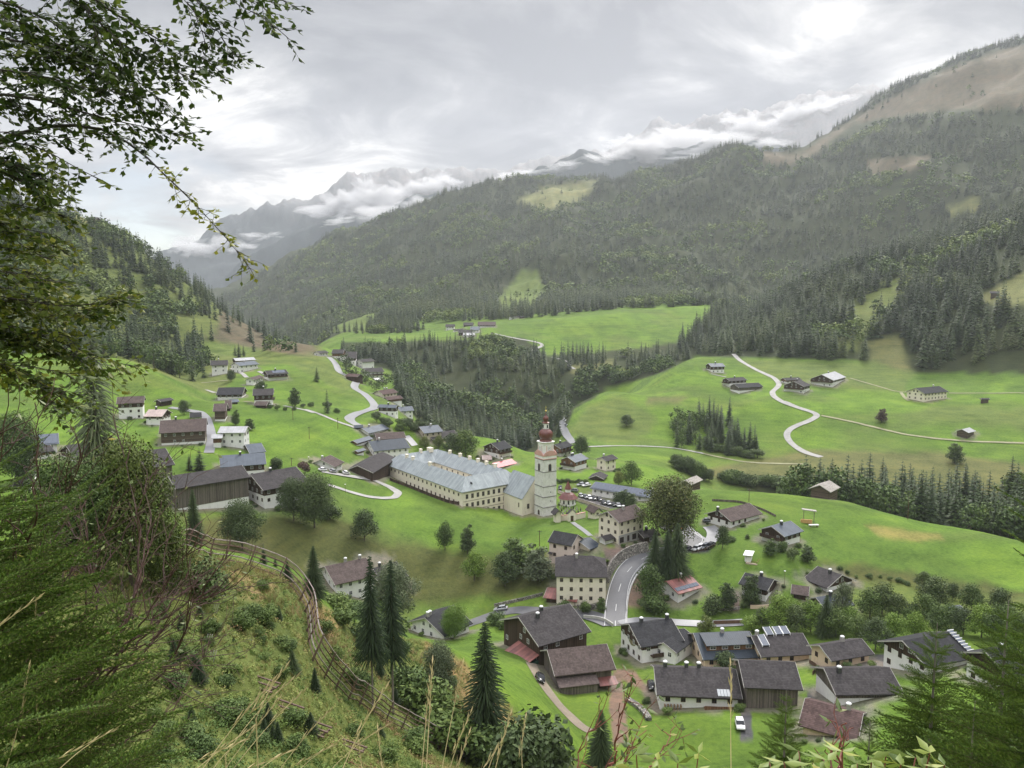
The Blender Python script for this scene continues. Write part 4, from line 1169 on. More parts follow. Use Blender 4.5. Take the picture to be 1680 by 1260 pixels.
    def prism(mb, zb, e_=0.0, ztop=None):
        def top(y): return hz_(y) - .26 if ztop is None else ztop
        a, b_, c_, d_ = x0 - e_, x1 + e_, y0 - e_, y1 + e_
        if ztop is None:
            ht = [min(t0, 1), min(t1, 1)]
            def end(x, t):
                if t >= 1: return [P(x, c_, zb), P(x, c_, top(c_)), P(x, hd, top(hd)), P(x, d_, top(d_)), P(x, d_, zb)]
                yy = max(c_ + .01, min(t * hd, hd - .01)); zt = max(top(c_) + .01, ze + t * k - .3)
                return [P(x, c_, zb), P(x, c_, top(c_)), P(x, hd, zt if t < .98 else top(hd)), P(x, d_, top(d_)), P(x, d_, zb)]
            E0, E1 = end(a, t0), end(b_, t1)
        else:
            E0 = [P(a, c_, zb), P(a, c_, ztop), P(a, hd, ztop), P(a, d_, ztop), P(a, d_, zb)]
            E1 = [P(b_, c_, zb), P(b_, c_, ztop), P(b_, hd, ztop), P(b_, d_, ztop), P(b_, d_, zb)]
        V = E0 + E1
        F = [(0, 1, 2, 3, 4), (9, 8, 7, 6, 5)] + [(i, i + 5, (i + 1) % 5 + 5, (i + 1) % 5) for i in range(5)]
        mb.add(V, F)
    wall_h = ze - gr
    zs = gr + wall_h * frac
    if lo and hi:
        b = MB(); prism(b, z0, 0, zs); b.build('wall', WALL[lo](), parent)
        b = MB(); prism(b, zs, .06); b.build('timber_wall', WALL[hi](), parent)
    elif lo:
        b = MB(); prism(b, z0); b.build('wall', WALL[lo](), parent)
    else:
        b = MB(); prism(b, z0); b.build('timber_wall', WALL[hi](), parent)
    if verge and t0 >= 1 and t1 >= 1:
        for x in (0, L):
            b = MB(); s = -.06 if x == 0 else .0
            for (ya, yb) in ((0, hd), (D, hd)):
                b.hexa([P(x + s, ya, hz_(ya) - .24), P(x + s + .06, ya, hz_(ya) - .24), P(x + s + .06, yb, hz_(yb) - .24), P(x + s, yb, hz_(yb) - .24)],
                       [P(x + s, ya, hz_(ya) + .05), P(x + s + .06, ya, hz_(ya) + .05), P(x + s + .06, yb, hz_(yb) + .05), P(x + s, yb, hz_(yb) + .05)])
            b.build('verge_board', M_VERGE if verge is True else M_VERGED, parent)
    # chimneys
    for (u, off) in chim or ():
        if swapped: u = 1 - u
        cx, cy = L * u, hd + off
        zc = hz_(cy)
        b = MB(); q = P(cx, cy, zc)
        b.box(q[0] - .4, q[0] + .4, q[1] - .35, q[1] + .35, q[2] - .4, q[2] + 1.0)
        ch = b.build('chimney', M_CHIM if style in 'wcpbr' else M_DARKM, rf)
        b = MB(); b.box(q[0] - .12 - .2, q[0] + .32, q[1] - .3, q[1] + .3, q[2] + 1.0, q[2] + 1.2)
        b.lathe([(0.5, q[2] + 1.2), (.52, q[2] + 1.28), (.3, q[2] + 1.45), (0.01, q[2] + 1.52)], 10, (q[0], q[1]))
        b.build('chimney_cap', M_CAPW, rf)
    # windows on the two faces turned to the viewpoint
    if win:
        H = 2.75
        def face_normal(v): return (-ex.x * v[0] - ex.y * 0, 0)
        toC = -W(L / 2, hd); toC.z = 0; toC.normalize()
        shown = [('f', 0)]
        if (-ex).dot(toC) > .12: shown.append(('l', 1))
        if ex.dot(toC) > .12: shown.append(('r', 1))
        ww, wh = (1.0, 1.2) if not far else (1.1, 1.3)
        for side, _ in shown:
            if side == 'f': span, fz = x1 - x0, ze + oe * tn - .26
            else: span, fz = y1 - y0, ze + oe * tn - .26
            gg = [float(theight(W(x, y).x, W(x, y).y)) for x, y in
                  ([(x0, y0), ((x0 + x1) / 2, y0), (x1, y0)] if side == 'f' else [((x0 if side == 'l' else x1), yy) for yy in (y0, hd, y1)])]
            ncol = wcols or max(1, int(span / (2.9 if not far else 3.4)))
            rows = []
            zz_ = fz - 1.25
            while zz_ - .9 > min(gg): rows.append(zz_); zz_ -= H
            if side != 'f' and k > 2.6: rows.insert(0, fz + .95)
            for ri, zr in enumerate(rows):
                nc = ncol if not (side != 'f' and zr > fz) else max(1, min(2, ncol - 1))
                for ci in range(nc):
                    t = (ci + .5) / nc
                    if nc < ncol: t = .5 + (t - .5) * .4
                    if side == 'f': x, y, a = x0 + span * t, y0, 0
                    elif side == 'l': x, y, a = x0, y0 + span * t, -math.pi / 2
                    else: x, y, a = x1, y0 + span * t, math.pi / 2
                    gl = float(theight(W(x, y).x, W(x, y).y))
                    if zr - .75 < gl: continue
                    if win == 'few' and random.random() < .55: continue
                    if zr > zs and hi: e_ = .06
                    else: e_ = 0
                    if side == 'f': y -= e_
                    elif side == 'l': x -= e_
                    else: x += e_
                    q = P(x, y, zr)
                    frm = M_FRAME if (zr > zs and hi) or style in 'wm' else M_FRAMEB
                    if style == 'c': frm = M_STONEF
                    add_window(parent, q[0], q[1], q[2], a, ww, wh, frm, shutter and ri == 0 and side != 'f')
    for side in balcony:
        b = MB(); zb_ = zs if hi and lo else ze - 2.6
        if side == 'f': bx = (x0 - .1, x1 + .1, y0 - 1.1, y0 - .07)
        elif side == 'l': bx = (x0 - 1.15, x0 - .07, y0, y1)
        else: bx = (x1 + .07, x1 + 1.15, y0, y1)
        q0 = P(bx[0], bx[2], zb_); q1 = P(bx[1], bx[3], zb_)
        b.box(q0[0], q1[0], q0[1], q1[1], q0[2] - .1, q0[2] + .06)
        hb = 1.0
        if side == 'f': b.box(q0[0], q1[0], q0[1] - .08, q0[1] - .003, q0[2] - .15, q0[2] + hb)
        elif side == 'l': b.box(q0[0] - .08, q0[0] - .003, q0[1], q1[1], q0[2] - .15, q0[2] + hb)
        else: b.box(q1[0] + .003, q1[0] + .08, q0[1], q1[1], q0[2] - .15, q0[2] + hb)
        b.build('balcony', WALL['dark'](), parent)
    if solar:
        b = MB()
        u0, u1, w0, w1 = solar
        nn = max(1, int((u1 - u0) * L / 1.7))
        for i in range(nn):
            xa = L * u0 + (u1 - u0) * L * i / nn; xb = xa + (u1 - u0) * L / nn - .06
            ya, yb = hd * w0, hd * w1
            b.hexa([P(xa, ya, hz_(ya) + .05), P(xb, ya, hz_(ya) + .05), P(xb, yb, hz_(yb) + .05), P(xa, yb, hz_(yb) + .05)],
                   [P(xa, ya, hz_(ya) + .12), P(xb, ya, hz_(ya) + .12), P(xb, yb, hz_(yb) + .12), P(xa, yb, hz_(yb) + .12)])
        b.build('solar_panel', mat_plain('solar_glass', (0.045, 0.06, 0.09), .2, 2, rough=.15, spec=.7), rf)
    parent['dims'] = '%.1f x %.1f wall %.1f r %.0f err %.1f' % (L, D, wall_h, r, math.sqrt(e))
    if own: HOUSES.append((label, L, D, wall_h, r, math.sqrt(e)))
    return dict(o=parent, PA=PA, ex=ex, n=n, L=L, D=D, hd=hd, ze=ze, k=k, P=P, z0=z0, gr=gr, rz=rz, roof=rf, zs=zs, x0=x0, x1=x1, y0=y0, y1=y1)


HOUSES = []
H = house
chn = dict(name='chalet', cat='chalet')
brn = dict(name='barn', cat='barn', win=False, chim=())
shd = dict(name='shed', cat='shed', win=False, chim=())
# front cluster along the lower lane
b_big = H(6, (320, 920), (650, 825), (190, 735), (330, 1045), 'd', 'tile', 'large dark timber chalet with rusty lean-to roof at its left gable', slope=24, chim=((.45, .4), (.3, -1.5)), win='few', **chn)
b_barn = H(6, (420, 1105), (805, 1062), (360, 945), (435, 1185), 'gg', 'brown', 'weathered board barn with brown tiled roof and lower porch roof beside parked black cars', slope=26, **brn)
b_mural = H(6, (960, 925), (1235, 885), (845, 797), (990, 1035), 'mw', 'char', 'white chalet with an oval painted mural on its gable and a long dark balcony', chim=((.3, .3), (.9, .2)), **chn)
b_navy = H(0, (1153.6, 1082.7), (1249, 1078.6), (1143, 1037.4), (1156, 1098), 'p', 'navy', 'peach house under a dark blue sheet roof with a long dormer', chim=((.5, -.3),))
b_patch = H(7, (340, 1140), (672, 1120), (305, 990), (345, 1205), 'p', 'tile', 'peach house under a patchy dark roof with tilted glass panels on its ridge', chim=((.12, .2),))
b_peach = H(7, (780, 1165), (1050, 1120), (695, 1068), (790, 1235), 'p', 'tile', 'small peach house with dark hipped-looking roof and white capped chimney', chim=((.55, .2),), name='house')
b_bigd = H(7, (1380, 1205), (1690, 1140), (1225, 1033), (1392, 1265), 'mw', 'char', 'large house under a wide charcoal roof with a ladder of solar frames down its edge', chim=(), name='house', og=1.2)
H(9, (1595, 505), (1790, 470), (1445, 340), (1600, 590), 'mw', 'char', 'timber and white house cut by the right edge of the photo', balcony='l', **chn)
b_long = H(8, (1060, 690), (1597, 712), (1045, 508), (1075, 790), 'mw', 'tile', 'long house with dark tiled roof, brown balcony and white car beside it', chim=((.14, .3), (.4, .4), (.55, .4)), slope=23)
b_b10 = H(0, (1221, 1128), (1318, 1132), (1215, 1082), (1222, 1165), 'gg', 'tile', 'dark board barn between the long house and the white walled barn', slope=24, **brn)
b_b11 = H(9, (502, 612), (930, 606), (425, 443), (510, 695), 'g', 'tile', 'white and grey board barn with two small square windows', chim=((.2, -1.0),), win=False, name='barn', cat='barn')
H(9, (265, 800), (640, 905), (320, 635), (272, 870), 'p', 'redtile', 'peach house with reddish brown tiled roof behind the near spruces', chim=((.75, .2),), win=True)
H(9, (330, 1065), (690, 1062), (345, 925), (332, 1110), 'd', 'slate', 'low outbuilding with blue grey roof at the bottom edge behind yellow leaves', **shd)
# by the road bend
b_cream = H(6, (422, 480), (752, 487), (452, 345), (745, 640), 'c', 'tile', 'tall cream house with half-hipped grey roof beside the road bend', hip=(.45, .45), chim=((.42, -.8),), slope=28, wcols=5, og=.5, oe=.5, verge=False)
H(6, (348, 612), (560, 640), (410, 565), (352, 650), 'd', 'rust', 'small brown shed with rusty roof at the foot of the cream house', slope=18, **shd)
b_rose = H(6, (375, 262), (527, 290), (400, 183), (470, 372), 'r', 'char', 'rose coloured house with dark roof on the edge of the grassy slope', slope=30, chim=(), og=.4, oe=.5)
H(6, (640, 312), (712, 285), (592, 228), (650, 338), 'c', 'navy', 'small shop with blue roof and green awning', name='shop', cat='shop', chim=(), slope=20)
b_inn = H(13, (750, 890), (1045, 808), (625, 765), (775, 1135), 'c', 'brown', 'three storey yellow inn above the plaza with grey shop front', name='inn', cat='inn', chim=((.5, -.8),), slope=26)
H(13, (600, 1080), (770, 1035), (575, 1008), (612, 1142), 'w', 'tile', 'white kiosk with green awning in front of the yellow inn', name='kiosk', cat='kiosk', chim=(), slope=22)
H(13, (1010, 1050), (1190, 1020), (1005, 925), (1015, 1110), 'd', 'tile', 'low dark roofed shop attached right of the yellow inn', name='shop', cat='shop', chim=((.5, 0),), slope=20)
H(13, (62, 810), (22, 775), (100, 742), (64, 895), 'c', 'tile', 'small arched chapel at the foot of the church tower', name='chapel', cat='chapel', chim=(), win=False, slope=45, verge=False)
H(13, (480, 792), (385, 748), (522, 720), (480, 858), 'c', 'brown', 'cream mortuary chapel with brown roof at the churchyard wall', name='chapel', cat='chapel', chim=(), slope=42, win='few', verge=False)
b_solar = H(13, (435, 522), (1080, 627), (482, 437), (465, 600), 'w', 'slate', 'long low building with blue grey panelled roof behind the car park', chim=((.95, -.5),), slope=20, name='hall', cat='hall', solar=(.02, .93, .1, .93))
H(13, (590, 430), (632, 385), (510, 375), (590, 452), 'd', 'tile', 'small dark garage behind the long panelled hall', slope=22, **shd)
H(13, (612, 240), (738, 208), (562, 178), (615, 345), 'c', 'tile', 'square cream house with dark roof and a lower porch roof', chim=((.3, .2),), slope=24)
b_26 = H(13, (285, 252), (427, 210), (200, 185), (290, 345), 'mb', 'slate', 'white chalet with warm brown gable and slate blue roof right of the church tower', chim=((.35, .2), (.45, .2)), balcony='l', shutter=True, **chn)
H(13, (130, 108), (262, 70), (62, 52), (135, 190), 'mb', 'char', 'chalet with orange brown upper storey just behind the church tower', balcony='lf', **chn)
H(3, (760, 300), (845, 283), (700, 262), (765, 360), 'm', 'char', 'dark chalet with stacked balconies between the monastery and the church tower', balcony='f', **chn)
H(3, (848, 262), (950, 322), (880, 243), (850, 277), 'd', 'tile', 'long low carport left of the tower dome', slope=18, **shd)
H(3, (290, 195), (410, 182), (262, 148), (292, 243), 'b', 'slate', 'beige stone house with slate roof behind the monastery', chim=((.6, -.5),))
H(3, (345, 237), (515, 215), (305, 196), (350, 255), 'd', 'tile', 'dark roofed barn beside the beige stone house', **brn)
H(16, (1100, 378), (1280, 335), (1058, 322), (1110, 402), 'w', 'red', 'outbuilding with bright red roof behind the monastery', chim=((.5, 0),), name='outbuilding', cat='outbuilding', win=False)
H(2, (432, 995), (662, 972), (405, 928), (432, 1035), 'w', 'navy', 'big white farmhouse with wide dark blue roof left of the monastery', chim=((.3, .2),))
H(2, (450, 922), (635, 910), (440, 880), (455, 945), 'd', 'brown', 'brown roofed barn directly behind the dark blue roof', **brn)
H(2, (402, 882), (530, 852), (372, 828), (405, 906), 'w', 'slate', 'white house with slate roof at the end of the winding road', chim=((.35, 0),))
H(2, (330, 945), (430, 915), (322, 892), (335, 967), 'mb', 'slate', 'low shed with pale grey roof beside the dark blue roofed farmhouse', **shd)
H(0, (612.5, 776), (652, 752), (589.5, 757.7), (612, 792), 'd', 'tile', 'dark open barn with wide roof at the left end of the monastery', slope=22, **brn)
H(1, (1335, 788), (1395, 757), (1250, 728), (1340, 822), 'w', 'brown', 'small white bungalow with brown roof above the looping drive', chim=((.2, 0),))
b_fm = H(1, (885, 935), (1175, 880), (815, 822), (905, 1055), 'mw', 'tile', 'white farmhouse with dark roof next to the long board barn', chim=((.42, -.4),))
b_bb = H(1, (335, 925), (805, 850), (285, 845), (345, 1060), 'g', 'tile', 'very long grey board barn on a white base', slope=24, og=.5, **brn)
H(1, (615, 790), (905, 768), (578, 718), (620, 850), 'm', 'slate', 'house with wide slate blue roof behind the long board barn', chim=((.45, -.4),))
H(1, (150, 797), (333, 772), (108, 682), (160, 905), 'gg', 'tile', 'tall weathered barn half hidden by the larch', **brn)
H(1, (800, 702), (903, 690), (765, 650), (805, 716), 'd', 'slate', 'small grey roofed outbuilding behind the slate blue roof', **shd)
H(12, (380, 952), (875, 925), (395, 818), (430, 1078), 'l', 'brown', 'wide old log farmhouse with brown double roof', chim=((.33, 0),), win='few', name='farmhouse', cat='farmhouse')
H(12, (985, 947), (1272, 945), (1000, 868), (1125, 1085), 'w', 'light', 'white house with pale roof and green shuttered windows', chim=(), shutter=True)
H(12, (920, 1005), (1038, 1000), (935, 962), (925, 1105), 'mb', 'light', 'low timber annex with pale roof left of the pale roofed white house', **shd)
H(12, (938, 725), (1078, 720), (955, 645), (1010, 828), 'l', 'brown', 'small brown hay barn with white door beside the wet lane', **brn)
H(12, (1350, 562), (1567, 555), (1365, 492), (1500, 662), 'm', 'tile', 'chalet with dark roof and side balconies above the green field', balcony='r', **chn)
H(12, (970, 555), (1247, 550), (985, 472), (980, 612), 'm', 'char', 'broad dark roofed farmhouse above the brown hay barn', name='farmhouse', cat='farmhouse', chim=())
H(12, (-60, 648), (228, 635), (-20, 530), (215, 795), 'mw', 'brown', 'white farmhouse with brown roof behind the larch', chim=(), deep=6)
H(12, (325, 622), (462, 600), (345, 565), (410, 662), 'd', 'tile', 'dark shed behind the rose roofed house', **shd)
H(12, (222, 777), (415, 777), (262, 690), (390, 855), 'mw', 'pink', 'house with faded rose roof and white gable', chim=((.4, 0),), shutter=True)
H(12, (915, 250), (1097, 245), (930, 198), (1030, 342), 'w', 'tile', 'white house with grey roof at the forest edge on the left hill', chim=((.45, 0),), far=True)
H(12, (1215, 255), (1422, 235), (1185, 188), (1330, 317), 'w', 'slate', 'white house with blue roof, upper row on the left hill', chim=((.45, -.4),), far=True)
H(12, (1175, 202), (1385, 190), (1160, 168), (1180, 217), 'd', 'light', 'pale roofed barn behind the blue roofed house on the left hill', **brn)
H(1, (912, 210), (1045, 202), (912, 172), (920, 248), 'm', 'tile', 'chalet with white solar panels on its roof on the left hill', balcony='f', solar=(.3, .9, .3, .9), **chn)
H(1, (830, 242), (892, 224), (808, 207), (835, 277), 'w', 'brown', 'small white house with brown roof below the upper lane', chim=(), far=True)
H(1, (825, 402), (905, 402), (837, 373), (830, 414), 'd', 'brown', 'tiny round-fronted wooden hut in front of the dark roofed chalet', **shd)
H(1, (425, 478), (500, 474), (430, 447), (430, 494), 'w', 'char', 'small dark garage at the top of the wet lane', **shd)
H(11, (180, 385), (510, 357), (165, 290), (190, 445), 'w', 'slate', 'house with solar covered roof behind the near twigs', chim=(), solar=(.03, .97, .08, .92))
H(11, (200, 455), (470, 417), (185, 385), (210, 505), 'mb', 'tile', 'house with red boarding and grey roof behind the near twigs')
H(11, (640, 480), (850, 450), (570, 365), (650, 525), 'm', 'tile', 'dark roofed house left of the larch trunk', chim=((.8, 0),))
H(3, (655, 360), (715, 358), (650, 332), (660, 373), 'w', 'pink', 'small house with faded roof behind the far corner of the monastery', chim=())
H(12, (1120, 632), (1215, 625), (1105, 602), (1130, 652), 'd', 'slate', 'low blue roofed lean-to in front of the broad farmhouse', **shd)
H(12, (1070, 655), (1140, 652), (985, 620), (1080, 672), 'd', 'brown', 'low brown roofed shed between the hay barn and the broad farmhouse', **shd)
H(11, (205, 605), (365, 592), (180, 512), (215, 650), 'w', 'tile', 'white house lowest of those behind the near twigs')
H(14, (900, 492), (968, 482), (885, 428), (905, 505), 'w', 'light', 'tiny pale roofed annex below the far white house', far=True, **shd)
H(14, (620, 1085), (735, 1080), (610, 1050), (640, 1100), 'd', 'navy', 'low dark shed where the gravel path meets the village', **shd)
H(2, (335, 1000), (385, 985), (330, 965), (340, 1025), 'mb', 'slate', 'brown lean-to house left below the dark blue roof', **shd)
# village along the far road
H(14, (190, 152), (305, 140), (165, 85), (230, 190), 'w', 'tile', 'farthest white house at the top of the far village road', far=True, chim=())
H(14, (330, 152), (480, 152), (340, 95), (350, 197), 'mb', 'tile', 'brown gabled barn near the top of the far village road', far=True, **{**brn, 'name': 'barn'})
H(14, (470, 217), (645, 215), (480, 130), (600, 292), 'm', 'tile', 'wide grey roofed farmhouse in the far village', far=True, chim=())
H(14, (620, 257), (778, 242), (640, 170), (660, 310), 'w', 'tile', 'white house beside the far field at the end of the far village', far=True, chim=())
H(14, (590, 425), (745, 435), (580, 332), (650, 490), 'd', 'redtile', 'maroon roofed barn in the middle of the far village', far=True, **{**brn, 'name': 'barn'})
H(14, (770, 392), (1000, 380), (740, 332), (780, 432), 'w', 'tile', 'white house with grey roof right of the maroon roofed barn', far=True, balcony='f')
H(14, (980, 667), (1172, 640), (935, 582), (990, 712), 'c', 'redtile', 'cream house with rose maroon roof above the winding road', far=True, chim=((.45, 0), (.6, 0)))
H(14, (1040, 737), (1235, 715), (1020, 675), (1050, 750), 'mb', 'redtile', 'low maroon roofed wing beside the cream house', far=True, **shd)
H(14, (1145, 768), (1370, 755), (1120, 710), (1160, 852), 'w', 'slate', 'white house with slate roof and two dark windows by the winding road', far=True)
H(14, (905, 827), (1140, 835), (900, 768), (920, 882), 'm', 'slate', 'dark timber house with slate roof at the inside of the road bend', far=True)
# farm hamlet on the far shelf
for i, (a, b, c, g_, st, ro, lb) in enumerate([
    ((880, 215), (938, 215), (882, 198), (885, 238), 'w', 'tile', 'leftmost white house of the distant hamlet'),
    ((945, 234), (1010, 228), (945, 210), (950, 246), 'm', 'tile', 'dark roofed farmhouse in the middle of the distant hamlet'),
    ((992, 205), (1055, 205), (992, 187), (995, 216), 'd', 'tile', 'dark barn at the back of the distant hamlet'),
    ((1082, 205), (1195, 205), (1082, 182), (1085, 224), 'm', 'brown', 'longest barn roof at the right of the distant hamlet'),
    ((1035, 235), (1095, 235), (1035, 212), (1040, 257), 'w', 'slate', 'white house with slate roof in the distant hamlet'),
    ((960, 252), (1050, 252), (965, 232), (965, 270), 'd', 'tile', 'low dark barn at the front of the distant hamlet'),
    ((990, 268), (1065, 268), (990, 252), (995, 281), 'm', 'light', 'pale roofed barn lowest in the distant hamlet'),
    ((1292, 155), (1350, 152), (1292, 135), (1295, 170), 'w', 'tile', 'lone white farmhouse at the forest edge above the distant field'),
    ((1352, 152), (1386, 150), (1352, 138), (1354, 164), 'd', 'tile', 'small barn beside the lone farmhouse above the distant field')]):
    H(2, a, b, c, g_, st, ro, lb, far=True, chim=(), win=(st != 'd'), name='farmhouse' if st != 'd' else 'barn', cat='farmhouse' if st != 'd' else 'barn', verge=False)
# farms on the right meadow
H(4, (1095, 160), (1185, 158), (1085, 130), (1095, 195), 'm', 'slate', 'highest chalet on the right meadow, slate roof', far=True, **chn)
H(4, (1212, 250), (1322, 243), (1192, 222), (1215, 292), 'm', 'tile', 'dark roofed chalet just behind a wider barn on the right meadow', far=True, balcony='l', **chn)
H(4, (1268, 292), (1422, 283), (1248, 255), (1262, 330), 'g', 'char', 'wide barn with white base and dark roof on the right meadow', **brn)
H(5, (190, 322), (290, 318), (182, 292), (190, 345), 'mb', 'tile', 'chalet half hidden behind the balconied chalet at the road fork', far=True, **chn)
H(5, (305, 362), (347, 350), (243, 318), (300, 405), 'm', 'tile', 'balconied chalet standing at the fork of the white road', far=True, balcony='l', **chn)
H(5, (487, 322), (567, 300), (413, 283), (500, 367), 'm', 'light', 'dark chalet with shining pale roof on the right meadow', far=True, balcony='l', **chn)
H(5, (1058, 405), (1209, 391), (998, 370), (1030, 457), 'c', 'char', 'yellow farmhouse with many windows below the dark forest', far=True, chim=((.75, 0),), name='farmhouse', cat='farmhouse')
H(5, (1333, 650), (1380, 638), (1296, 617), (1330, 693), 'll', 'light', 'wooden hay barn with pale roof beside the thin track', **brn)
H(5, (1398, 436), (1452, 436), (1403, 424), (1400, 462), 'll', 'tile', 'tiny wooden hut right of the yellow farmhouse', **shd)
H(5, (470, 1022), (531, 991), (398, 978), (460, 1050), 'll', 'shingle', 'weathered hay barn with silvery roof on the crest of the bright meadow', slope=26, r=338, **brn)
H(13, (1518, 488), (1638, 434), (1458, 424), (1520, 548), 'll', 'shingle', 'old hay barn with shingle roof right of the big autumn tree', slope=26, **brn)
H(7, (152, 290), (350, 240), (80, 203), (155, 337), 'mw', 'brown', 'chalet with white pillars along its lower floor beside the small car park', chim=((.0, 0),), **chn)
H(7, (487, 385), (607, 348), (408, 312), (500, 457), 'm', 'slate', 'chalet with slate blue roof on the bright meadow edge', chim=((.45, -.4),), balcony='l', **chn)
b_93 = H(7, (752, 707), (600, 648), (838, 612), (757, 747), 'm', 'tile', 'chalet with sweeping grey roof and wooden veranda below the meadow', chim=((.4, -1),), balcony='l', **chn)
H(7, (525, 740), (637, 756), (532, 680), (530, 778), 'd', 'brown', 'old brown shed in front of the chalet with sweeping roof', **shd)
H(7, (740, 837), (925, 812), (685, 760), (745, 890), 'd', 'navy', 'dark boarded house with blue roof behind a bare tree', win=False)
H(6, (1195, 592), (1348, 548), (1117, 512), (1200, 662), 'w', 'rust', 'white cottage with red sheet roof and dark solar strips', chim=((.6, .1),), solar=(.05, .95, .18, .42), verge=False)
H(15, (1215, 837), (850, 744), (1290, 684), (1190, 1003), 'm', 'char', 'chalet with dark roof half hidden by a pointed cypress', chim=((.45, .2),), **chn)
H(7, (1557, 883), (1640, 858), (1497, 838), (1560, 928), 'd', 'slate', 'small stilted hut with slate roof and wooden ramp', **shd)
H(7, (1280, 827), (1325, 827), (1285, 798), (1285, 852), 'd', 'tile', 'tiny dark hut among the bushes', **shd)
H(17, (495, 265), (725, 213), (440, 162), (600, 347), 'w', 'brown', 'white house standing alone below the church slope', chim=((.5, .2), (.85, .2)))
H(17, (745, 262), (897, 215), (706, 155), (750, 302), 'd', 'tile', 'dark roofed barn right behind the lone white house', chim=((.4, 0),), win=False, name='barn', cat='barn')
H(17, (1090, 547), (1247, 472), (1003, 425), (1090, 562), 'w', 'char', 'white house with dark roof behind the light green tree', chim=((.1, 0), (.2, .3)))
H(0, (137, 345), (156, 345), (139, 338), (138, 350), 'd', 'tile', 'tiny hut high on the skyline of the left hill', far=True, **shd)
H(0, (1624, 481), (1640, 480), (1618, 475), (1624, 487), 'll', 'tile', 'lone hut on the small clearing at the upper right', far=True, deep=4, **shd)
for h_ in HOUSES:
    if h_[1] > 38 or h_[1] < 4 or h_[2] > 20 or h_[2] < 4 or h_[3] > 13 or h_[3] < 1.5 or h_[5] > 5:
        print('CHECK L%.1f D%.1f wall%.1f r%.0f err%.1f %s' % (h_[1], h_[2], h_[3], h_[4], h_[5], h_[0]))
# ------------------------------------------------------------------ monastery
def norm2(v): v = Vector((v.x, v.y, 0)); return v.normalized()


gN = zp(16, (775, 738)); gp = hit(*gN, 200); rN = math.hypot(gp.x, gp.y)
aN = zp(16, (770, 605)); P2 = at_r(*aN, rN)
P1 = on_z(*zp(16, (90, 340)), P2.z); P3 = on_z(*zp(16, (1290, 505)), P2.z)
e1 = norm2(P1 - P2); e2 = norm2(P3 - P2)
mid = (e1 + e2).normalized(); q90 = Vector((-mid.y, mid.x, 0))
if q90.dot(e1) < 0: q90 = -q90
e1 = (mid + q90).normalized(); e2 = (mid - q90).normalized()
L1 = (P1 - P2).dot(e1); L2 = (P3 - P2).dot(e2) + 2
print('monastery', L1, L2, 'eave over ground', P2.z - gp.z, 'r', rN)
MEZ = P2.z
tnm = math.tan(math.radians(43))
best = (1e9, 6)
for h_ in np.arange(3, 11, .1):
    q = P2 + (e1 + e2) * h_ + Vector((0, 0, h_ * tnm)); x, y = proj(q.x, q.y, q.z)
    t_ = zp(16, (782, 457)); e = (y - t_[1]) ** 2
    if e < best[0]: best = (e, h_)
HD = float(min(best[1], 7.5)); KR = HD * tnm
mon_rz = math.atan2(e2.y, e2.x)          # local x runs along the front (e2), local y along e1
mon = link('monastery', None, loc=(P2.x, P2.y, gp.z), rz=mon_rz)
sgn = 1 if Vector((-e2.y, e2.x, 0)).dot(e1) > 0 else -1
tag(mon, 'long cream monastery around a courtyard under pale zinc hipped roofs', 'monastery')
ZE = MEZ - gp.z


def mp(a, b, z): return (b, a * sgn, z)      # a metres along e1, b metres along e2


O = [(0, 0), (0, L2), (L1, L2), (L1, 0)]
def ins(d): return [(d, d), (d, L2 - d), (L1 - d, L2 - d), (L1 - d, d)]
R2, I2 = ins(HD), ins(2 * HD)
wing_names = ['roof', 'roof', 'roof', 'roof']
mroofs = []
for i in range(4):
    j = (i + 1) % 4
    fo = [mp(*O[i], ZE), mp(*O[j], ZE), mp(*R2[j], ZE + KR), mp(*R2[i], ZE + KR)]
    fi = [mp(*R2[i], ZE + KR), mp(*R2[j], ZE + KR), mp(*I2[j], ZE), mp(*I2[i], ZE)]
    fs = []
    for f in (fo, fi):
        a, b, c = [Vector(p) for p in f[:3]]
        if (b - a).cross(c - a).z < 0: f = f[::-1]
        fs.append(f)
    mroofs.append(solid_roof('roof', fs, .22, ROOF['zinc'](), mon))
# walls
wo = .55
zb = min(float(theight((P2 + e1 * a + e2 * b).x, (P2 + e1 * a + e2 * b).y)) for a, b in O) - gp.z - 3
CR = WALL['cream']()
def ringwall(o, i_, name):
    b = MB()
    for k in range(4):
        k2 = (k + 1) % 4
        A4 = [mp(*o[k], 0), mp(*o[k2], 0), mp(*i_[k2], 0), mp(*i_[k], 0)]
        B_ = [(p[0], p[1], zb) for p in A4]; T_ = [(p[0], p[1], ZE - .15) for p in A4]
        b.hexa(B_, T_)
    return b.build(name, CR, mon)
oo = [(wo, wo), (wo, L2 - wo), (L1 - wo, L2 - wo), (L1 - wo, wo)]
ii = [(2 * HD - wo, 2 * HD - wo), (2 * HD - wo, L2 - 2 * HD + wo), (L1 - 2 * HD + wo, L2 - 2 * HD + wo), (L1 - 2 * HD + wo, 2 * HD - wo)]
# one closed ring of wall, so the corners do not overlap
b = MB()
V_ = []
for zz_ in (zb, ZE - .15):
    V_ += [mp(a, c, zz_) for a, c in oo] + [mp(a, c, zz_) for a, c in ii]
F_ = []
for k in range(4):
    k2 = (k + 1) % 4
    F_ += [(k, k2, k2 + 8, k + 8), (k + 4, k + 12, k2 + 12, k2 + 4), (k + 8, k2 + 8, k2 + 12, k + 12)]
b.add(V_, F_); b.build('wall', CR, mon)
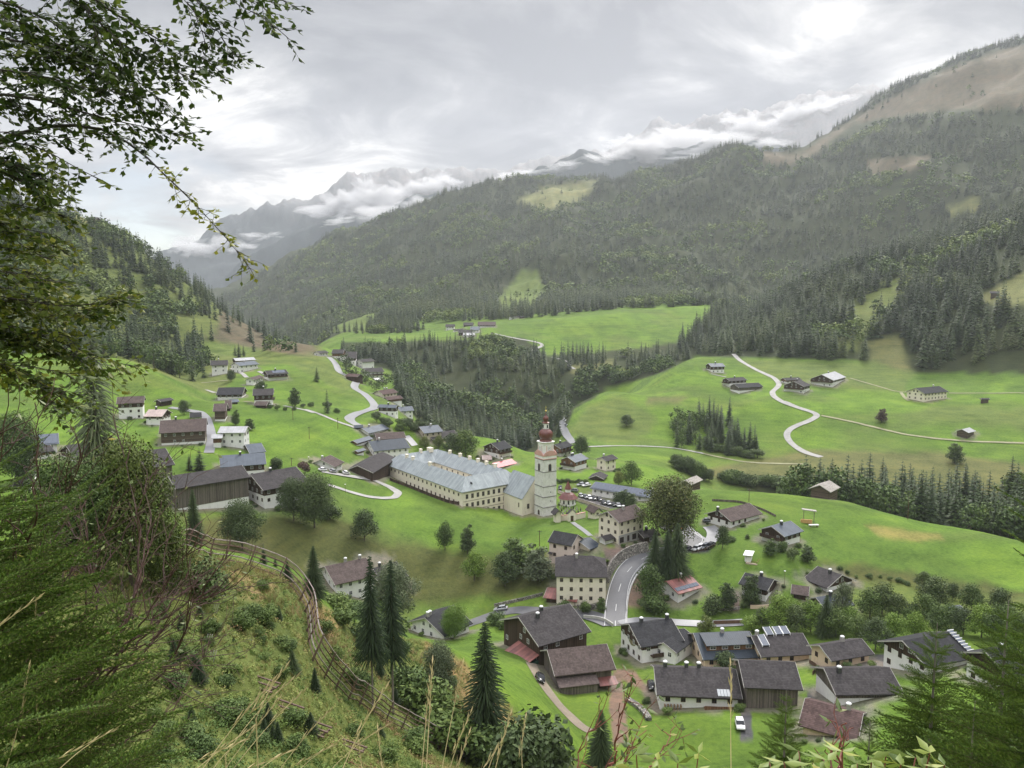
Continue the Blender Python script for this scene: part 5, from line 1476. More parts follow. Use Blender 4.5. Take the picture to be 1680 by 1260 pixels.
# string courses and corner pilasters on the front
b = MB()
for zc_ in (ZE - 4.35, ZE - 8.1, ZE - .75):
    p0 = mp(wo - .06, wo, zc_); p1 = mp(wo, L2 - wo, zc_ + .22)
    b.box(min(p0[0], p1[0]), max(p0[0], p1[0]), min(p0[1], p1[1]), max(p0[1], p1[1]), zc_, zc_ + .22)
b.build('string_course', M_STONEF, mon)
b = MB()
p0 = mp(wo - .12, wo - .1, 0); p1 = mp(wo + .3, wo + .5, 0)
b.box(min(p0[0], p1[0]), max(p0[0], p1[0]), min(p0[1], p1[1]), max(p0[1], p1[1]), zb, ZE - .3)
b.build('corner_pilaster', CR, mon)
# windows: front (three storeys), long side (two rows), courtyard side
nfr = 10
f_rz = 0 if sgn > 0 else math.pi
for ri, zr in enumerate((ZE - 2.3, ZE - 6.0, ZE - 9.6)):
    for c in range(nfr):
        if ri == 2 and c < 4: continue
        x = 2.9 + c * (L2 - 4.5) / nfr
        p = mp(wo - .0, x, zr)
        add_window(mon, p[0], p[1], p[2], f_rz, 1.25, 1.9 if ri < 2 else 1.6, M_STONEF)
l_rz = -math.pi / 2
for ri, zr in enumerate((ZE - 1.6, ZE - 5.0)):
    for c in range(17):
        a = 3.2 + c * (L1 - 5.5) / 17
        p = mp(a, wo, zr)
        wpos = P2 + e1 * a
        if zr + gp.z - .3 < float(theight(wpos.x, wpos.y)): continue
        add_window(mon, p[0], p[1], p[2], l_rz, 1.0, 1.15 if ri == 0 else 1.3, M_FRAMEB)
for c in range(9):
    a = 2 * HD + 2.5 + c * (L1 - 4 * HD - 4) / 9
    p = mp(a, L2 - 2 * HD + wo, ZE - 1.9)
    add_window(mon, p[0], p[1], p[2], l_rz, 1.0, 1.8, M_STONEF)
# arched door
b = MB(); b.lathe([(0.01, 0), (.75, 0)], 16)
p = mp(wo - .02, L2 * .42, ZE - 9.9)
b = MB()
pts = [(-.9, 0)] + [(-.9 * math.cos(t), 1.6 + .9 * math.sin(t)) for t in np.linspace(0, math.pi, 9)] + [(.9, 0)]
b.add([(p[0] + x, p[1] - .05 * sgn, p[2] - 1 + z) for x, z in pts], [tuple(range(len(pts)))])
b.build('door', mat_plain('door_dark', (0.05, 0.035, 0.03), .2), mon)
# chimneys along the ridges
for (wi, t) in ((3, .0), (2, .2), (2, .36), (2, .5), (2, .62), (2, .74), (2, .86), (3, .45), (3, .62), (1, .55), (1, .8)):
    if wi == 2: a, c = HD + (L1 - 2 * HD) * (1 - t), L2 - HD
    elif wi == 3: a, c = HD + (L1 - 2 * HD) * (.5 + t * .6), HD
    else: a, c = L1 - HD, HD + (L2 - 2 * HD) * t
    if wi == 1: a, c = L1 - HD, HD + (L2 - 2 * HD) * t
    p = mp(a, c, ZE + KR)
    b = MB(); w_ = .95 if (wi, t) in ((1, .8),) else .5
    b.box(p[0] - w_, p[0] + w_, p[1] - w_ * 1.5, p[1] + w_ * 1.5, p[2] - .8, p[2] + 1.1)
    b.box(p[0] - w_ - .1, p[0] + w_ + .1, p[1] - w_ * 1.5 - .1, p[1] + w_ * 1.5 + .1, p[2] + 1.1, p[2] + 1.3)
    b.build('chimney', CR, mroofs[{1: 1, 2: 1, 3: 3}[wi]])
# small dormer on the front roof
p = mp(HD * .45, L2 * .2, ZE + KR * .45)
b = MB(); b.hexa([(p[0] - .4, p[1] - .4, p[2]), (p[0] + .4, p[1] - .4, p[2]), (p[0] + .4, p[1] + .7, p[2] + .2), (p[0] - .4, p[1] + .7, p[2] + .2)],
                 [(p[0] - .1, p[1] - .4, p[2] + .8), (p[0] + .1, p[1] - .4, p[2] + .8), (p[0] + .1, p[1] + .7, p[2] + .8), (p[0] - .1, p[1] + .7, p[2] + .8)])
b.build('dormer', M_DARKM, mroofs[0])

# ------------------------------------------------------------------ church nave
nave = H(16, (1325, 668), (1120, 588), (1462, 420), (1325, 822), 'c', 'zinc', 'tall cream church nave with steep zinc roof joined to the monastery front', name='church_nave', cat='church', chim=(), win=False, slope=50, og=.3, oe=.3, verge=False, maxdepth=7)
nv = nave['o']
# tall windows on the gable and one on the short side
for (side, t, dz, w_, h2) in (('g', .22, -3.4, 1.2, 2.1), ('g', .22, -8.6, 1.3, 2.0), ('g', .58, -2.0, .9, 1.6), ('f', .2, -3.0, .8, 1.9)):
    n_ = nave
    if side == 'f':
        q = n_['P'](n_['x1'] - 2.6 if n_['L'] > 0 else 2, n_['y0'], n_['ze'] + dz); add_window(nv, q[0], q[1], q[2], 0, w_, h2, M_STONEF)
    else:
        toC = -(n_['PA'] + n_['ex'] * n_['L'] / 2); right = n_['ex'].dot(toC) > 0
        x = n_['x1'] if right else n_['x0']
        q = n_['P'](x, n_['y0'] + (n_['y1'] - n_['y0']) * t, n_['ze'] + dz)
        add_window(nv, q[0], q[1], q[2], math.pi / 2 if right else -math.pi / 2, w_, h2, M_STONEF)

# ------------------------------------------------------------------ church tower
CROPS[18] = (840, 670, 6.3)
gt = zp(18, (322, 1118)); tp = hit(*gt, 200); tr_ = tp.length
MPP = tr_ / FPX * 1.0 / math.cos(PITCH + math.atan((790 - 630) / FPX)) / 6.3 * math.cos(math.radians(7))   # metres per zoomed pixel, upright
TS = 158 * tr_ / FPX / 6.3
th_ = 29
# corner nearest the viewpoint stands at tp; walls run along e2 (right face) and e1 (left face)
tdir_r = Vector((math.cos(math.radians(31)), math.sin(math.radians(31)), 0))
tdir_l = Vector((-tdir_r.y, tdir_r.x, 0))
tc_ = tp + (tdir_r + tdir_l) * TS / 2
tower = link('church_tower', None, loc=(tc_.x, tc_.y, tp.z - .5), rz=math.radians(31))
tag(tower, 'tall stone church tower with white belfry, clock and red onion dome', 'church tower')
def tz(y): return (1118 - y) * MPP + .5
TSn = mat_plaster('tower_stone', (0.56,0.54,0.50))
t = NT('tower_masonry'); vv = t.coord('Object'); n_ = t.noise(vv, .8, 6, .7); n2_ = t.noise(vv, 5, 4, .7)
bk = t.N('ShaderNodeTexBrick'); t.L(t.coord('Object', (1, 1, 1), (math.pi / 2, 0, 0)), bk.inputs['Vector'])
k_ = t.math('ADD', t.math('MULTIPLY', n_, .7), t.math('MULTIPLY', n2_, .35))
t.base(t.ramp(k_, [(.33, (.30, .285, .26)), (.45, (.60, .585, .56)), (.7, (.80, .785, .76))])).set(.9, .15); t.bump(n2_, .6, .06)
M_TOW = t.mat
M_TWH = mat_plaster('tower_white', (0.82, 0.80, 0.77)); M_TRED = mat_plaster('tower_pink_band', (0.62, 0.36, 0.31))
t = NT('dome_red'); n_ = t.noise(t.coord('Object', (3, 3, .6)), 1.2, 4, .6)
t.base(t.ramp(n_, [(.35, (.10, .028, .022)), (.65, (.17, .050, .040))])).set(.38, .5); M_DOME = t.mat
M_BAND = mat_plain('tower_band', (0.20, 0.19, 0.19), .2)
M_GOLD = mat_plain('gilding', (0.75, 0.55, 0.15), .05, rough=.3, metal=.8)
h_ = TS / 2
b = MB(); b.hexa([(-h_ * 1.04, -h_ * 1.04, -2), (h_ * 1.04, -h_ * 1.04, -2), (h_ * 1.04, h_ * 1.04, -2), (-h_ * 1.04, h_ * 1.04, -2)],
                 [(-h_, -h_, tz(552)), (h_, -h_, tz(552)), (h_, h_, tz(552)), (-h_, h_, tz(552))])
b.build('shaft', M_TOW, tower)
for y in (1030, 925, 820, 672, 550):
    b = MB(); e_ = .12 + .04 * (y > 900); z = tz(y); g_ = h_ * (1.0 + .04 * (y - 552) / 560)
    b.box(-g_ - e_, g_ + e_, -g_ - e_, g_ + e_, z - .14, z + .14); b.build('string_course', M_BAND, tower)
def arch(name, cx, z0, w_, hh, face, mat, d=.06, parent=None):
    b = MB(); n = 10
    pts = [(-w_, 0)] + [(-w_ * math.cos(t), hh - w_ + w_ * math.sin(t)) for t in np.linspace(0, math.pi, n)] + [(w_, 0)]
    if face == 'r': V = [(cx + x, -h_ - d, z0 + z) for x, z in pts] + [(cx + x, -h_ + .1, z0 + z) for x, z in pts]
    else: V = [(-h_ - d, cx - x, z0 + z) for x, z in pts] + [(-h_ + .1, cx - x, z0 + z) for x, z in pts]
    m_ = len(pts)
    b.add(V, [tuple(range(m_))] + [(i, i + m_, (i + 1) % m_ + m_, (i + 1) % m_) for i in range(m_)])
    return b.build(name, mat, parent or tower)
for fc in ('r', 'l'):
    w_ = arch('belfry_window', 0, tz(668), .78, 3.1, fc, M_STONEF, .05)
    arch('louvre', 0, tz(664), .58, 2.75, fc, mat_plain('louvre_dark', (0.03, 0.03, 0.035), .3), .09, w_)
for y in (970, 880):
    arch('slit_window', .4, tz(y + 8), .14, .6, 'r', M_DARKM, .1)
arch('door', 0, tz(1118), .7, 2.1, 'l', mat_plain('door_dark', (0.05, 0.035, 0.03), .2), .12)
# pink and white stage with curved gables
b = MB(); hw = h_ * 1.02; b.box(-hw, hw, -hw, hw, tz(550) + .14, tz(500)); b.build('attic_stage', M_TWH, tower)
for z0_, z1_ in ((545, 538), (512, 505)):
    b = MB(); g_ = h_ * 1.06; b.box(-g_, g_, -g_, g_, tz(z0_), tz(z1_)); b.build('pink_cornice', M_TRED, tower)
for fc in range(4):
    b = MB(); n = 11; w_ = h_ * 1.04
    pts = [(x * w_, tz(500) + 1.5 * max(0, math.cos(x * math.pi / 2)) ** .8 + .12) for x in np.linspace(-1, 1, n)]
    poly = [(-w_, tz(505))] + pts + [(w_, tz(505))]
    ca, sa = math.cos(fc * math.pi / 2), math.sin(fc * math.pi / 2)
    V = [(x * ca + d_ * sa, x * sa - d_ * ca, z) for d_ in (w_ + .1, w_ - .2) for x, z in poly]
    m_ = len(poly); b.add(V, [tuple(range(m_)), tuple(range(2 * m_ - 1, m_ - 1, -1))] + [(i, i + m_, (i + 1) % m_ + m_, (i + 1) % m_) for i in range(m_)])
    b.build('curved_gable', M_TRED, tower)
# chamfered white clock stage
u_ = h_ * .86; c8 = u_ * .62
def octo(z, s_=1.0): return [(x * s_, y * s_, z) for x, y in ((-c8, -u_), (c8, -u_), (u_, -c8), (u_, c8), (c8, u_), (-c8, u_), (-u_, c8), (-u_, -c8))]
b = MB(); V = octo(tz(505)) + octo(tz(388)); b.add(V, [(i, (i + 1) % 8, (i + 1) % 8 + 8, i + 8) for i in range(8)] + [tuple(range(8, 16))]); b.build('clock_stage', M_TWH, tower)
for (s0, s1, y0_, y1_) in ((1.0, 1.16, 392, 380), (1.16, 1.16, 380, 374)):
    b = MB(); V = octo(tz(y0_), s0) + octo(tz(y1_), s1); b.add(V, [(i, (i + 1) % 8, (i + 1) % 8 + 8, i + 8) for i in range(8)] + [tuple(range(8, 16)), tuple(range(7, -1, -1))]); b.build('cornice', M_TWH, tower)
M_DIAL = mat_plain('clock_dial', (0.7, 0.69, 0.66), .04); M_INK = mat_plain('clock_black', (0.03, 0.03, 0.03), .1)
for fc, ang in enumerate((0, -math.pi / 2)):
    zc = tz(440)
    e_ = link('clock', None, tower, (0, -u_ - .03, zc) if fc == 0 else (-u_ - .03, 0, zc), ang)
    b = MB(); V = [(math.cos(t) * .85, 0, math.sin(t) * .85) for t in np.linspace(0, 2 * math.pi, 24, endpoint=False)]
    V2 = [(x, .06, z) for x, _, z in V]; b.add(V + V2, [tuple(range(24))] + [(i, i + 24, (i + 1) % 24 + 24, (i + 1) % 24) for i in range(24)]); b.build('dial', M_DIAL, e_)
    b = MB()
    for k in range(12):
        a = k * math.pi / 6; x, z = math.cos(a) * .7, math.sin(a) * .7
        b.box(x - .05, x + .05, -.03, -.005, z - .05, z + .05)
    for a, l_ in ((1.1, .6), (2.6, .42)):
        x, z = math.cos(a) * l_, math.sin(a) * l_
        b.hexa([(-.03, -.04, -.03), (.03, -.04, .03), (x + .03, -.04, z + .03), (x - .03, -.04, z - .03)], [(-.03, -.02, -.03), (.03, -.02, .03), (x + .03, -.02, z + .03), (x - .03, -.02, z - .03)])
    b.build('clock_hand', M_INK, e_)
# small painted panels between clocks (red outlines)
for sx in (-1, 1):
    for fc in (0, 1):
        b = MB()
        x0_ = sx * c8 * .78
        if fc == 0: b.box(x0_ - .12, x0_ + .12, -u_ - .03, -u_ + .02, tz(470), tz(410))
        else: b.box(-u_ - .03, -u_ + .02, x0_ - .12, x0_ + .12, tz(470), tz(410))
        b.build('pilaster', M_TRED, tower)
def zr(l): return [(r_ * MPP, tz(y)) for r_, y in l]
b = MB(); b.lathe(zr([(64, 374), (62, 362), (50, 352), (56, 345), (66, 330), (72, 308), (71, 292), (62, 275), (48, 262), (36, 254), (33, 248)]), 20); b.build('onion_dome', M_DOME, tower, smooth=True)
b = MB(); b.lathe(zr([(31, 250), (31, 196)]), 8); b.build('lantern', M_TWH, tower)
b = MB(); b.lathe(zr([(31, 196), (38, 192), (38, 186), (30, 182), (24, 178)]), 16); b.build('lantern_cornice', M_DOME, tower)
for k in range(4):
    a = k * math.pi / 2 + .4
    b = MB(); w_ = .28; R_l = 31 * MPP * .94
    b.hexa([(R_l, -w_, tz(238)), (R_l + .12, -w_, tz(238)), (R_l + .12, w_, tz(238)), (R_l, w_, tz(238))], [(R_l, -w_, tz(206)), (R_l + .12, -w_, tz(206)), (R_l + .12, w_, tz(206)), (R_l, w_, tz(206))])
    b.build('lantern_opening', M_INK, tower, rz=a - .4)
b = MB(); b.lathe(zr([(22, 180), (20, 172), (25, 163), (29, 148), (25, 134), (14, 124), (7, 114), (4, 98), (2, 78)]), 16); b.build('small_onion', M_DOME, tower, smooth=True)
b = MB(); b.lathe([(0.01, tz(80)), (.3, tz(76)), (.38, tz(70)), (.3, tz(64)), (.01, tz(60))], 10)
b.box(-.05, .05, -.05, .05, tz(62), tz(20)); b.box(-.45, .45, -.04, .04, tz(38) - .06, tz(38) + .06); b.build('cross', M_GOLD, tower)

# ------------------------------------------------------------------ churchyard: round chapel, wall, gate, graves
p = hit(*zp(13, (205, 690)), 200)
ch = link('round_chapel', None, loc=p); tag(ch, 'small round churchyard chapel with red conical roof and pointed lantern', 'chapel')
b = MB(); b.lathe([(3.4, -1.5), (3.4, 3.0)], 12); b.build('wall', WALL['white'](), ch)
M_REDR = mat_roof('roof_red_shingles', (0.22, 0.045, 0.05), .35, 'tile', .6, .2)
b = MB(); b.lathe([(4.2, 2.7), (2.6, 4.4), (1.3, 5.2)], 12); rr = b.build('roof', M_DOME, ch)
b = MB(); b.lathe([(1.15, 5.0), (1.15, 6.6)], 8); b.build('lantern', WALL['white'](), ch)
b = MB(); b.lathe([(1.55, 6.5), (.9, 8.0), (.02, 10.2)], 8); b.build('spire', M_DOME, ch)
for k in range(5):
    a = -math.pi / 2 + (k - 2) * .6
    b = MB(); b.box(-.35, .35, -.05, .02, .6, 2.2); b.build('arched_window', M_INK, ch, loc=(math.cos(a) * 3.36, math.sin(a) * 3.36, 0), rz=a + math.pi / 2)


def poly_hits(crop, pts, rmin=143, step=3.0):
    P = [zp(crop, q) for q in pts]; out = []
    for a, b_ in zip(P, P[1:]):
        n = max(1, int(math.hypot(b_[0] - a[0], b_[1] - a[1]) / step))
        for i in range(n): out.append((a[0] + (b_[0] - a[0]) * i / n, a[1] + (b_[1] - a[1]) * i / n))
    out.append(P[-1])
    return [hit(x, y, rmin) for x, y in out]


def resample(P, d):
    P = np.array([(p.x, p.y) for p in P])
    s = np.concatenate([[0], np.cumsum(np.hypot(*np.diff(P, axis=0).T))])
    keep = np.concatenate([[True], np.diff(s) > 1e-4]); P, s = P[keep], s[keep]
    n = max(2, int(s[-1] / d) + 1); t = np.linspace(0, s[-1], n)
    Q = np.stack([np.interp(t, s, P[:, 0]), np.interp(t, s, P[:, 1])], 1)
    return Q


def smooth_path(Q, it):
    Q = Q.copy()
    for _ in range(it):
        Q[1:-1] = .25 * Q[:-2] + .5 * Q[1:-1] + .25 * Q[2:]
    return Q


def path_normals(Q):
    T = np.gradient(Q, axis=0); T /= np.maximum(1e-6, np.linalg.norm(T, axis=1))[:, None]
    return T, np.stack([-T[:, 1], T[:, 0]], 1)


def wall_run(name, crop, pts, h_, w_, mat, label, cat='wall', top=None, rmin=143, taper=0.0, base=None):
    Q = smooth_path(resample(poly_hits(crop, pts, rmin), 1.5), 2)
    T, N = path_normals(Q)
    b = MB(); V = []; m_ = len(Q)
    for i in range(m_):
        z = float(theight(*Q[i]))
        for o, zz_ in ((-w_ / 2 - taper, -.8), (w_ / 2 + taper, -.8), (w_ / 2, h_), (-w_ / 2, h_)):
            V.append((Q[i][0] + N[i][0] * o, Q[i][1] + N[i][1] * o, z + zz_))
    F = [(i * 4 + k, i * 4 + (k + 1) % 4, i * 4 + 4 + (k + 1) % 4, i * 4 + 4 + k) for i in range(m_ - 1) for k in range(4)]
    F += [(3, 2, 1, 0), tuple((m_ - 1) * 4 + k for k in range(4))]
    b.add(V, F)
    o = b.build(name, mat); tag(o, label, cat)
    if top:
        b = MB(); V = []
        for i in range(m_):
            z = float(theight(*Q[i]))
            for o_, zz_ in ((-w_ / 2 - .12, h_), (w_ / 2 + .12, h_), (w_ / 2 + .12, h_ + .12), (-w_ / 2 - .12, h_ + .12)):
                V.append((Q[i][0] + N[i][0] * o_, Q[i][1] + N[i][1] * o_, z + zz_ + .003))
        b.add(V, F); b.build('coping', top, o)
    return o


t = NT('rubble_stone'); vo = t.N('ShaderNodeTexVoronoi'); vo.inputs['Scale'].default_value = 1.6; t.L(t.coord('Object'), vo.inputs['Vector'])
sep_ = t.N('ShaderNodeSeparateColor'); t.L(vo.outputs['Color'], sep_.inputs[0])
ve = t.N('ShaderNodeTexVoronoi'); ve.feature = 'DISTANCE_TO_EDGE'; ve.inputs['Scale'].default_value = 1.6; t.L(t.coord('Object'), ve.inputs['Vector'])
cc = t.ramp(sep_.outputs[0], [(0, (.13, .12, .11)), (.5, (.22, .20, .18)), (1, (.34, .31, .28))])
t.base(t.mixc(t.math('LESS_THAN', ve.outputs['Distance'], .06), cc, (.05, .05, .045))).set(.9, .2); t.bump(ve.outputs['Distance'], .8, .1)
M_STONE = t.mat
wall_run('churchyard_wall', 13, [(95, 870), (205, 865)], 2.2, .35, WALL['cream'](), 'low cream churchyard wall left of the gate', top=M_TRED)
wall_run('churchyard_wall', 13, [(285, 858), (390, 835)], 2.2, .35, WALL['cream'](), 'low cream churchyard wall between the gate and the mortuary chapel', top=M_TRED)
wall_run('churchyard_wall', 13, [(100, 570), (290, 650), (450, 700), (640, 762)], 1.1, .5, WALL['beige'](), 'long stone wall between the churchyard and the car park', top=M_STONE)
g0 = hit(*zp(13, (245, 868)), 200)
gt_ = link('churchyard_gate', None, loc=g0, rz=math.radians(8)); tag(gt_, 'small cream gatehouse with a pointed gable in the churchyard wall', 'gate')
b = MB(); b.box(-1.5, -.6, -.8, .8, -1, 3.2); b.box(.6, 1.5, -.8, .8, -1, 3.2); b.box(-.6, .6, -.8, .8, 2.2, 3.2)
b.add([(-1.5, -.8, 3.2), (1.5, -.8, 3.2), (0, -.8, 4.6), (-1.5, .8, 3.2), (1.5, .8, 3.2), (0, .8, 4.6)], [(0, 1, 2), (5, 4, 3), (0, 3, 4, 1)]); b.build('wall', WALL['cream'](), gt_)
solid_roof('roof', [[(-1.8, -1, 3.0), (0, -1, 4.75), (0, 1, 4.75), (-1.8, 1, 3.0)][::-1], [(0, -1, 4.75), (1.8, -1, 3.0), (1.8, 1, 3.0), (0, 1, 4.75)][::-1]], .12, ROOF['tile'](), gt_)
b = MB(); b.box(-.6, .6, -.05, .05, -.5, 2.2); b.build('door', M_FRAMEB, gt_)
arch_p = hit(*zp(13, (100, 895)), 200)
gv = MB(); gv.box(-.3, .3, -.1, .1, -.3, .75); gv.add([(-.3, -.1, .75), (.3, -.1, .75), (0, -.1, 1.05), (-.3, .1, .75), (.3, .1, .75), (0, .1, 1.05)], [(0, 1, 2), (5, 4, 3), (0, 3, 5, 2), (1, 2, 5, 4)])
gv.box(-.04, .04, -.04, .04, 1.0, 1.6); gv.box(-.2, .2, -.035, .035, 1.28, 1.36)
gms = [gv.mesh('gravestone', mat_plain('grave_dark', (0.07, 0.065, 0.06), .2, rough=.3)), gv.mesh('gravestone', mat_plain('grave_pale', (0.4, 0.38, 0.35), .2))]
for k in range(26):
    x = 110 + (k % 7) * 38 + (k // 7) * 14; y = 722 + (k // 7) * 30 + (k % 7) * 9 - 14
    p = hit(*zp(13, (x, y)), 200)
    o = link('gravestone', gms[k % 2], None, p, .5 + random.uniform(-.1, .1))
    tag(o, 'one of the small gravestones standing in the churchyard beside the tower', 'gravestone', 'gravestones in the churchyard')
# ------------------------------------------------------------------ roads and paths
def mat_road(name, c, rough, wet=.0):
    t = NT(name)
    p = t.pos(); n1 = t.noise(p, .25, 5, .65); n2 = t.noise(p, 3.5, 4, .7)
    k = t.math('ADD', t.math('MULTIPLY', n1, .6), t.math('MULTIPLY', n2, .4))
    t.base(t.ramp(k, [(.35, sc(c, .72)), (.65, sc(c, 1.2))])).set(rough, .4)
    r = t.N('ShaderNodeMapRange'); t.L(n1, r.inputs[0]); r.inputs[1].default_value = .4; r.inputs[2].default_value = .6
    r.inputs[3].default_value = max(.1, rough - wet); r.inputs[4].default_value = rough
    t.L(r.outputs[0], t.b.inputs['Roughness']); t.bump(n2, .3, .02)
    return t.mat


M_ASPH = mat_road('wet_asphalt', (0.105, 0.105, 0.11), .6, .15)
M_GRAV = mat_road('pale_gravel', (0.31, 0.30, 0.28), .85)
M_CONC = mat_road('wet_lane', (0.23, 0.23, 0.235), .5, .12)
M_DIRT = mat_road('dirt_track', (0.20, 0.165, 0.12), .9)
M_TRACK = mat_road('grass_track', (0.24, 0.235, 0.13), .9)
M_MARK = mat_plain('road_paint', (0.62, 0.62, 0.60), .08, .6)
_rs = {}


def ribbon(name, crop, pts, w, mat, rmin=143, kerb=False, step=2.5, sm=6, off=.10, kind='structure'):
    hits = poly_hits(crop, pts, rmin, step)
    rr = hits[0].length
    d = max(1.0, rr / 260)
    Q = smooth_path(resample(hits, d), sm)
    T, N = path_normals(Q); m_ = len(Q)
    cols = 5
    Zc = np.zeros((m_, cols)); V = np.zeros((m_, cols, 3))
    for j in range(cols):
        o = (j / (cols - 1) - .5) * w
        X = Q + N * o; V[:, j, :2] = X; Zc[:, j] = theight(X[:, 0], X[:, 1])
    zz = Zc.max(axis=1)
    lev = .55 * Zc + .45 * Zc.mean(axis=1)[:, None]
    lev = np.maximum(lev, Zc)
    V[:, :, 2] = lev + off
    idx = np.arange(m_ * cols).reshape(m_, cols)
    F = np.stack([idx[:-1, :-1], idx[1:, :-1], idx[1:, 1:], idx[:-1, 1:]], -1).reshape(-1, 4)
    o = link(name, mesh_np(name, V.reshape(-1, 3), F[:, ::-1], mat, smooth=True)); tag(o, kind=kind)
    if o.data.polygons[0].normal.z < 0: o.data.flip_normals()
    return Q, T, N, V


def line_on(Q, N, V, w, o, a, b, wd=.14, zoff=.018):
    """painted strip between sample a and b at lateral offset o"""
    cols = V.shape[1]; out = []
    for i in range(a, b):
        u = (o / w + .5) * (cols - 1); j = int(np.clip(math.floor(u), 0, cols - 2)); f = u - j
        z = V[i, j, 2] * (1 - f) + V[i, j + 1, 2] * f + zoff
        out.append([(Q[i][0] + N[i][0] * (o - wd / 2), Q[i][1] + N[i][1] * (o - wd / 2), z), (Q[i][0] + N[i][0] * (o + wd / 2), Q[i][1] + N[i][1] * (o + wd / 2), z)])
    return out


Wm = 6.6
road_pts = [(800, 792), (800, 740), (803, 680), (812, 610), (832, 530), (868, 460), (918, 405), (990, 360), (1060, 335), (1130, 322), (1210, 305), (1270, 285), (1292, 262), (1290, 238), (1262, 215), (1220, 196), (1170, 180), (1110, 160)]
Q, T, N, V = ribbon('road', 6, road_pts, Wm, M_ASPH, off=.12)
b = MB()
def add_strip(b, s):
    for p, q in zip(s, s[1:]): b.add([p[0], p[1], q[1], q[0]], [(0, 1, 2, 3)])
mlen = int(len(Q) * .62)
add_strip(b, line_on(Q, N, V, Wm, -Wm / 2 + .3, 0, len(Q) - 1)); add_strip(b, line_on(Q, N, V, Wm, Wm / 2 - .3, 0, mlen))
for i in range(0, mlen, 8): add_strip(b, line_on(Q, N, V, Wm, 0, i, min(i + 4, mlen)))
o = b.build('road_markings', M_MARK); tag(o, kind='structure')
# kerb on the downhill side
b = MB()
for sd_ in (-1,):
    pts_ = line_on(Q, N, V, Wm, sd_ * (Wm / 2 - .02), 0, mlen, .22, .0)
    for p, q in zip(pts_, pts_[1:]):
        b.hexa([(*p[0][:2], p[0][2] - .3), (*p[1][:2], p[1][2] - .3), (*q[1][:2], q[1][2] - .3), (*q[0][:2], q[0][2] - .3)],
               [(*p[0][:2], p[0][2] + .13), (*p[1][:2], p[1][2] + .13), (*q[1][:2], q[1][2] + .13), (*q[0][:2], q[0][2] + .13)])
tag(b.build('kerb', mat_plain('kerb_stone', (0.38, 0.37, 0.35), .15)), kind='structure')
# guard rail along the outer side of the bend
def rail(crop, pts, h_, label, name='guard_rail', cat='guard rail', mat=None, sp=2.0, rails=(1.0, .55), pr=.05):
    Q = smooth_path(resample(poly_hits(crop, pts), sp), 2)
    e = link(name, None, loc=(Q[0][0], Q[0][1], float(theight(*Q[0])))); tag(e, label, cat)
    pm = MB(); pm.box(-pr, pr, -pr, pr, -.3, h_); pm = pm.mesh('post', mat or M_CAPW)
    L0 = e.location
    P = [Vector((q[0], q[1], float(theight(*q)))) - L0 for q in Q]
    for p in P[:90]: link('post', pm, e, p)
    for k in rails:
        b = MB(); b.tube([p + Vector((0, 0, h_ * k)) for p in P], pr, 4); b.build('rail', mat or M_CAPW, e)
    return e


rail(6, [(868, 700), (870, 640), (880, 560), (905, 490), (950, 435), (992, 400)], .9, 'thin white guard rail on the inner side of the road bend')
rail(15, [(270, 380), (400, 350), (520, 310), (590, 270)], 1.0, 'brown wooden railing round the small car park', name='railing', cat='railing', mat=M_FRAMEB)
ribbon('road', 6, [(-180, 800), (-60, 760), (60, 715), (180, 690), (300, 700), (430, 700), (600, 715), (700, 745), (770, 775)], 5.5, M_ASPH, off=.14)
ribbon('road', 6, [(830, 778), (900, 760), (1000, 758), (1120, 765), (1250, 775), (1400, 780), (1600, 770)], 3.6, M_CONC, off=.13)
ribbon('road', 14, [(300, 200), (350, 240), (400, 310), (425, 385), (460, 410), (540, 440), (625, 475), (650, 510), (615, 570), (640, 610), (720, 640), (780, 690), (840, 750), (880, 810), (870, 840), (780, 868), (660, 905), (570, 950), (545, 990), (590, 1030), (680, 1062)], 5.5, M_CONC, off=.2)
ribbon('path', 14, [(0, 855), (120, 888), (300, 965), (480, 1035), (620, 1080)], 2.4, M_GRAV, off=.2)
ribbon('path', 1, [(1015, 405), (1150, 432), (1200, 450)], 2.4, M_GRAV, off=.2)
ribbon('road', 1, [(300, 415), (350, 420), (420, 435), (490, 445), (530, 480), (550, 540), (565, 600), (555, 660), (545, 700)], 4.0, M_CONC, off=.16)
ribbon('road', 1, [(1250, 815), (1350, 835), (1450, 850), (1580, 870), (1680, 915), (1735, 950), (1710, 980), (1640, 985), (1540, 975), (1430, 945), (1340, 915), (1290, 900)], 3.4, M_GRAV, off=.16, sm=3)
ribbon('path', 2, [(635, 900), (660, 925), (690, 960)], 4, M_CONC, off=.2)
ribbon('road', 4, [(1235, 80), (1262, 110), (1290, 130), (1345, 162), (1400, 190), (1490, 230), (1525, 270), (1500, 300), (1475, 315), (1485, 345), (1520, 370), (1570, 395), (1680, 430)], 4.2, M_GRAV, off=.22, sm=3)
ribbon('road', 5, [(170, 455), (280, 500), (350, 518), (395, 540), (340, 575), (270, 600), (215, 625), (190, 655), (200, 690), (230, 725), (290, 765), (350, 788), (410, 803)], 4.2, M_GRAV, off=.22, sm=3)
ribbon('path', 5, [(410, 543), (600, 580), (800, 630), (950, 665), (1150, 690), (1350, 705), (1680, 716)], 2.4, M_TRACK, off=.25)
ribbon('path', 4, [(320, 662), (500, 655), (700, 658), (850, 668), (950, 685), (1050, 705)], 2.4, M_GRAV, off=.25)
ribbon('path', 4, [(1040, 703), (1150, 728), (1300, 757), (1500, 768), (1680, 771)], 2.4, M_TRACK, off=.25)
ribbon('path', 5, [(0, 840), (160, 842), (310, 848)], 2.4, M_TRACK, off=.25)
ribbon('path', 5, [(590, 308), (720, 345), (850, 385), (920, 396), (1000, 400)], 2.2, M_TRACK, off=.25)
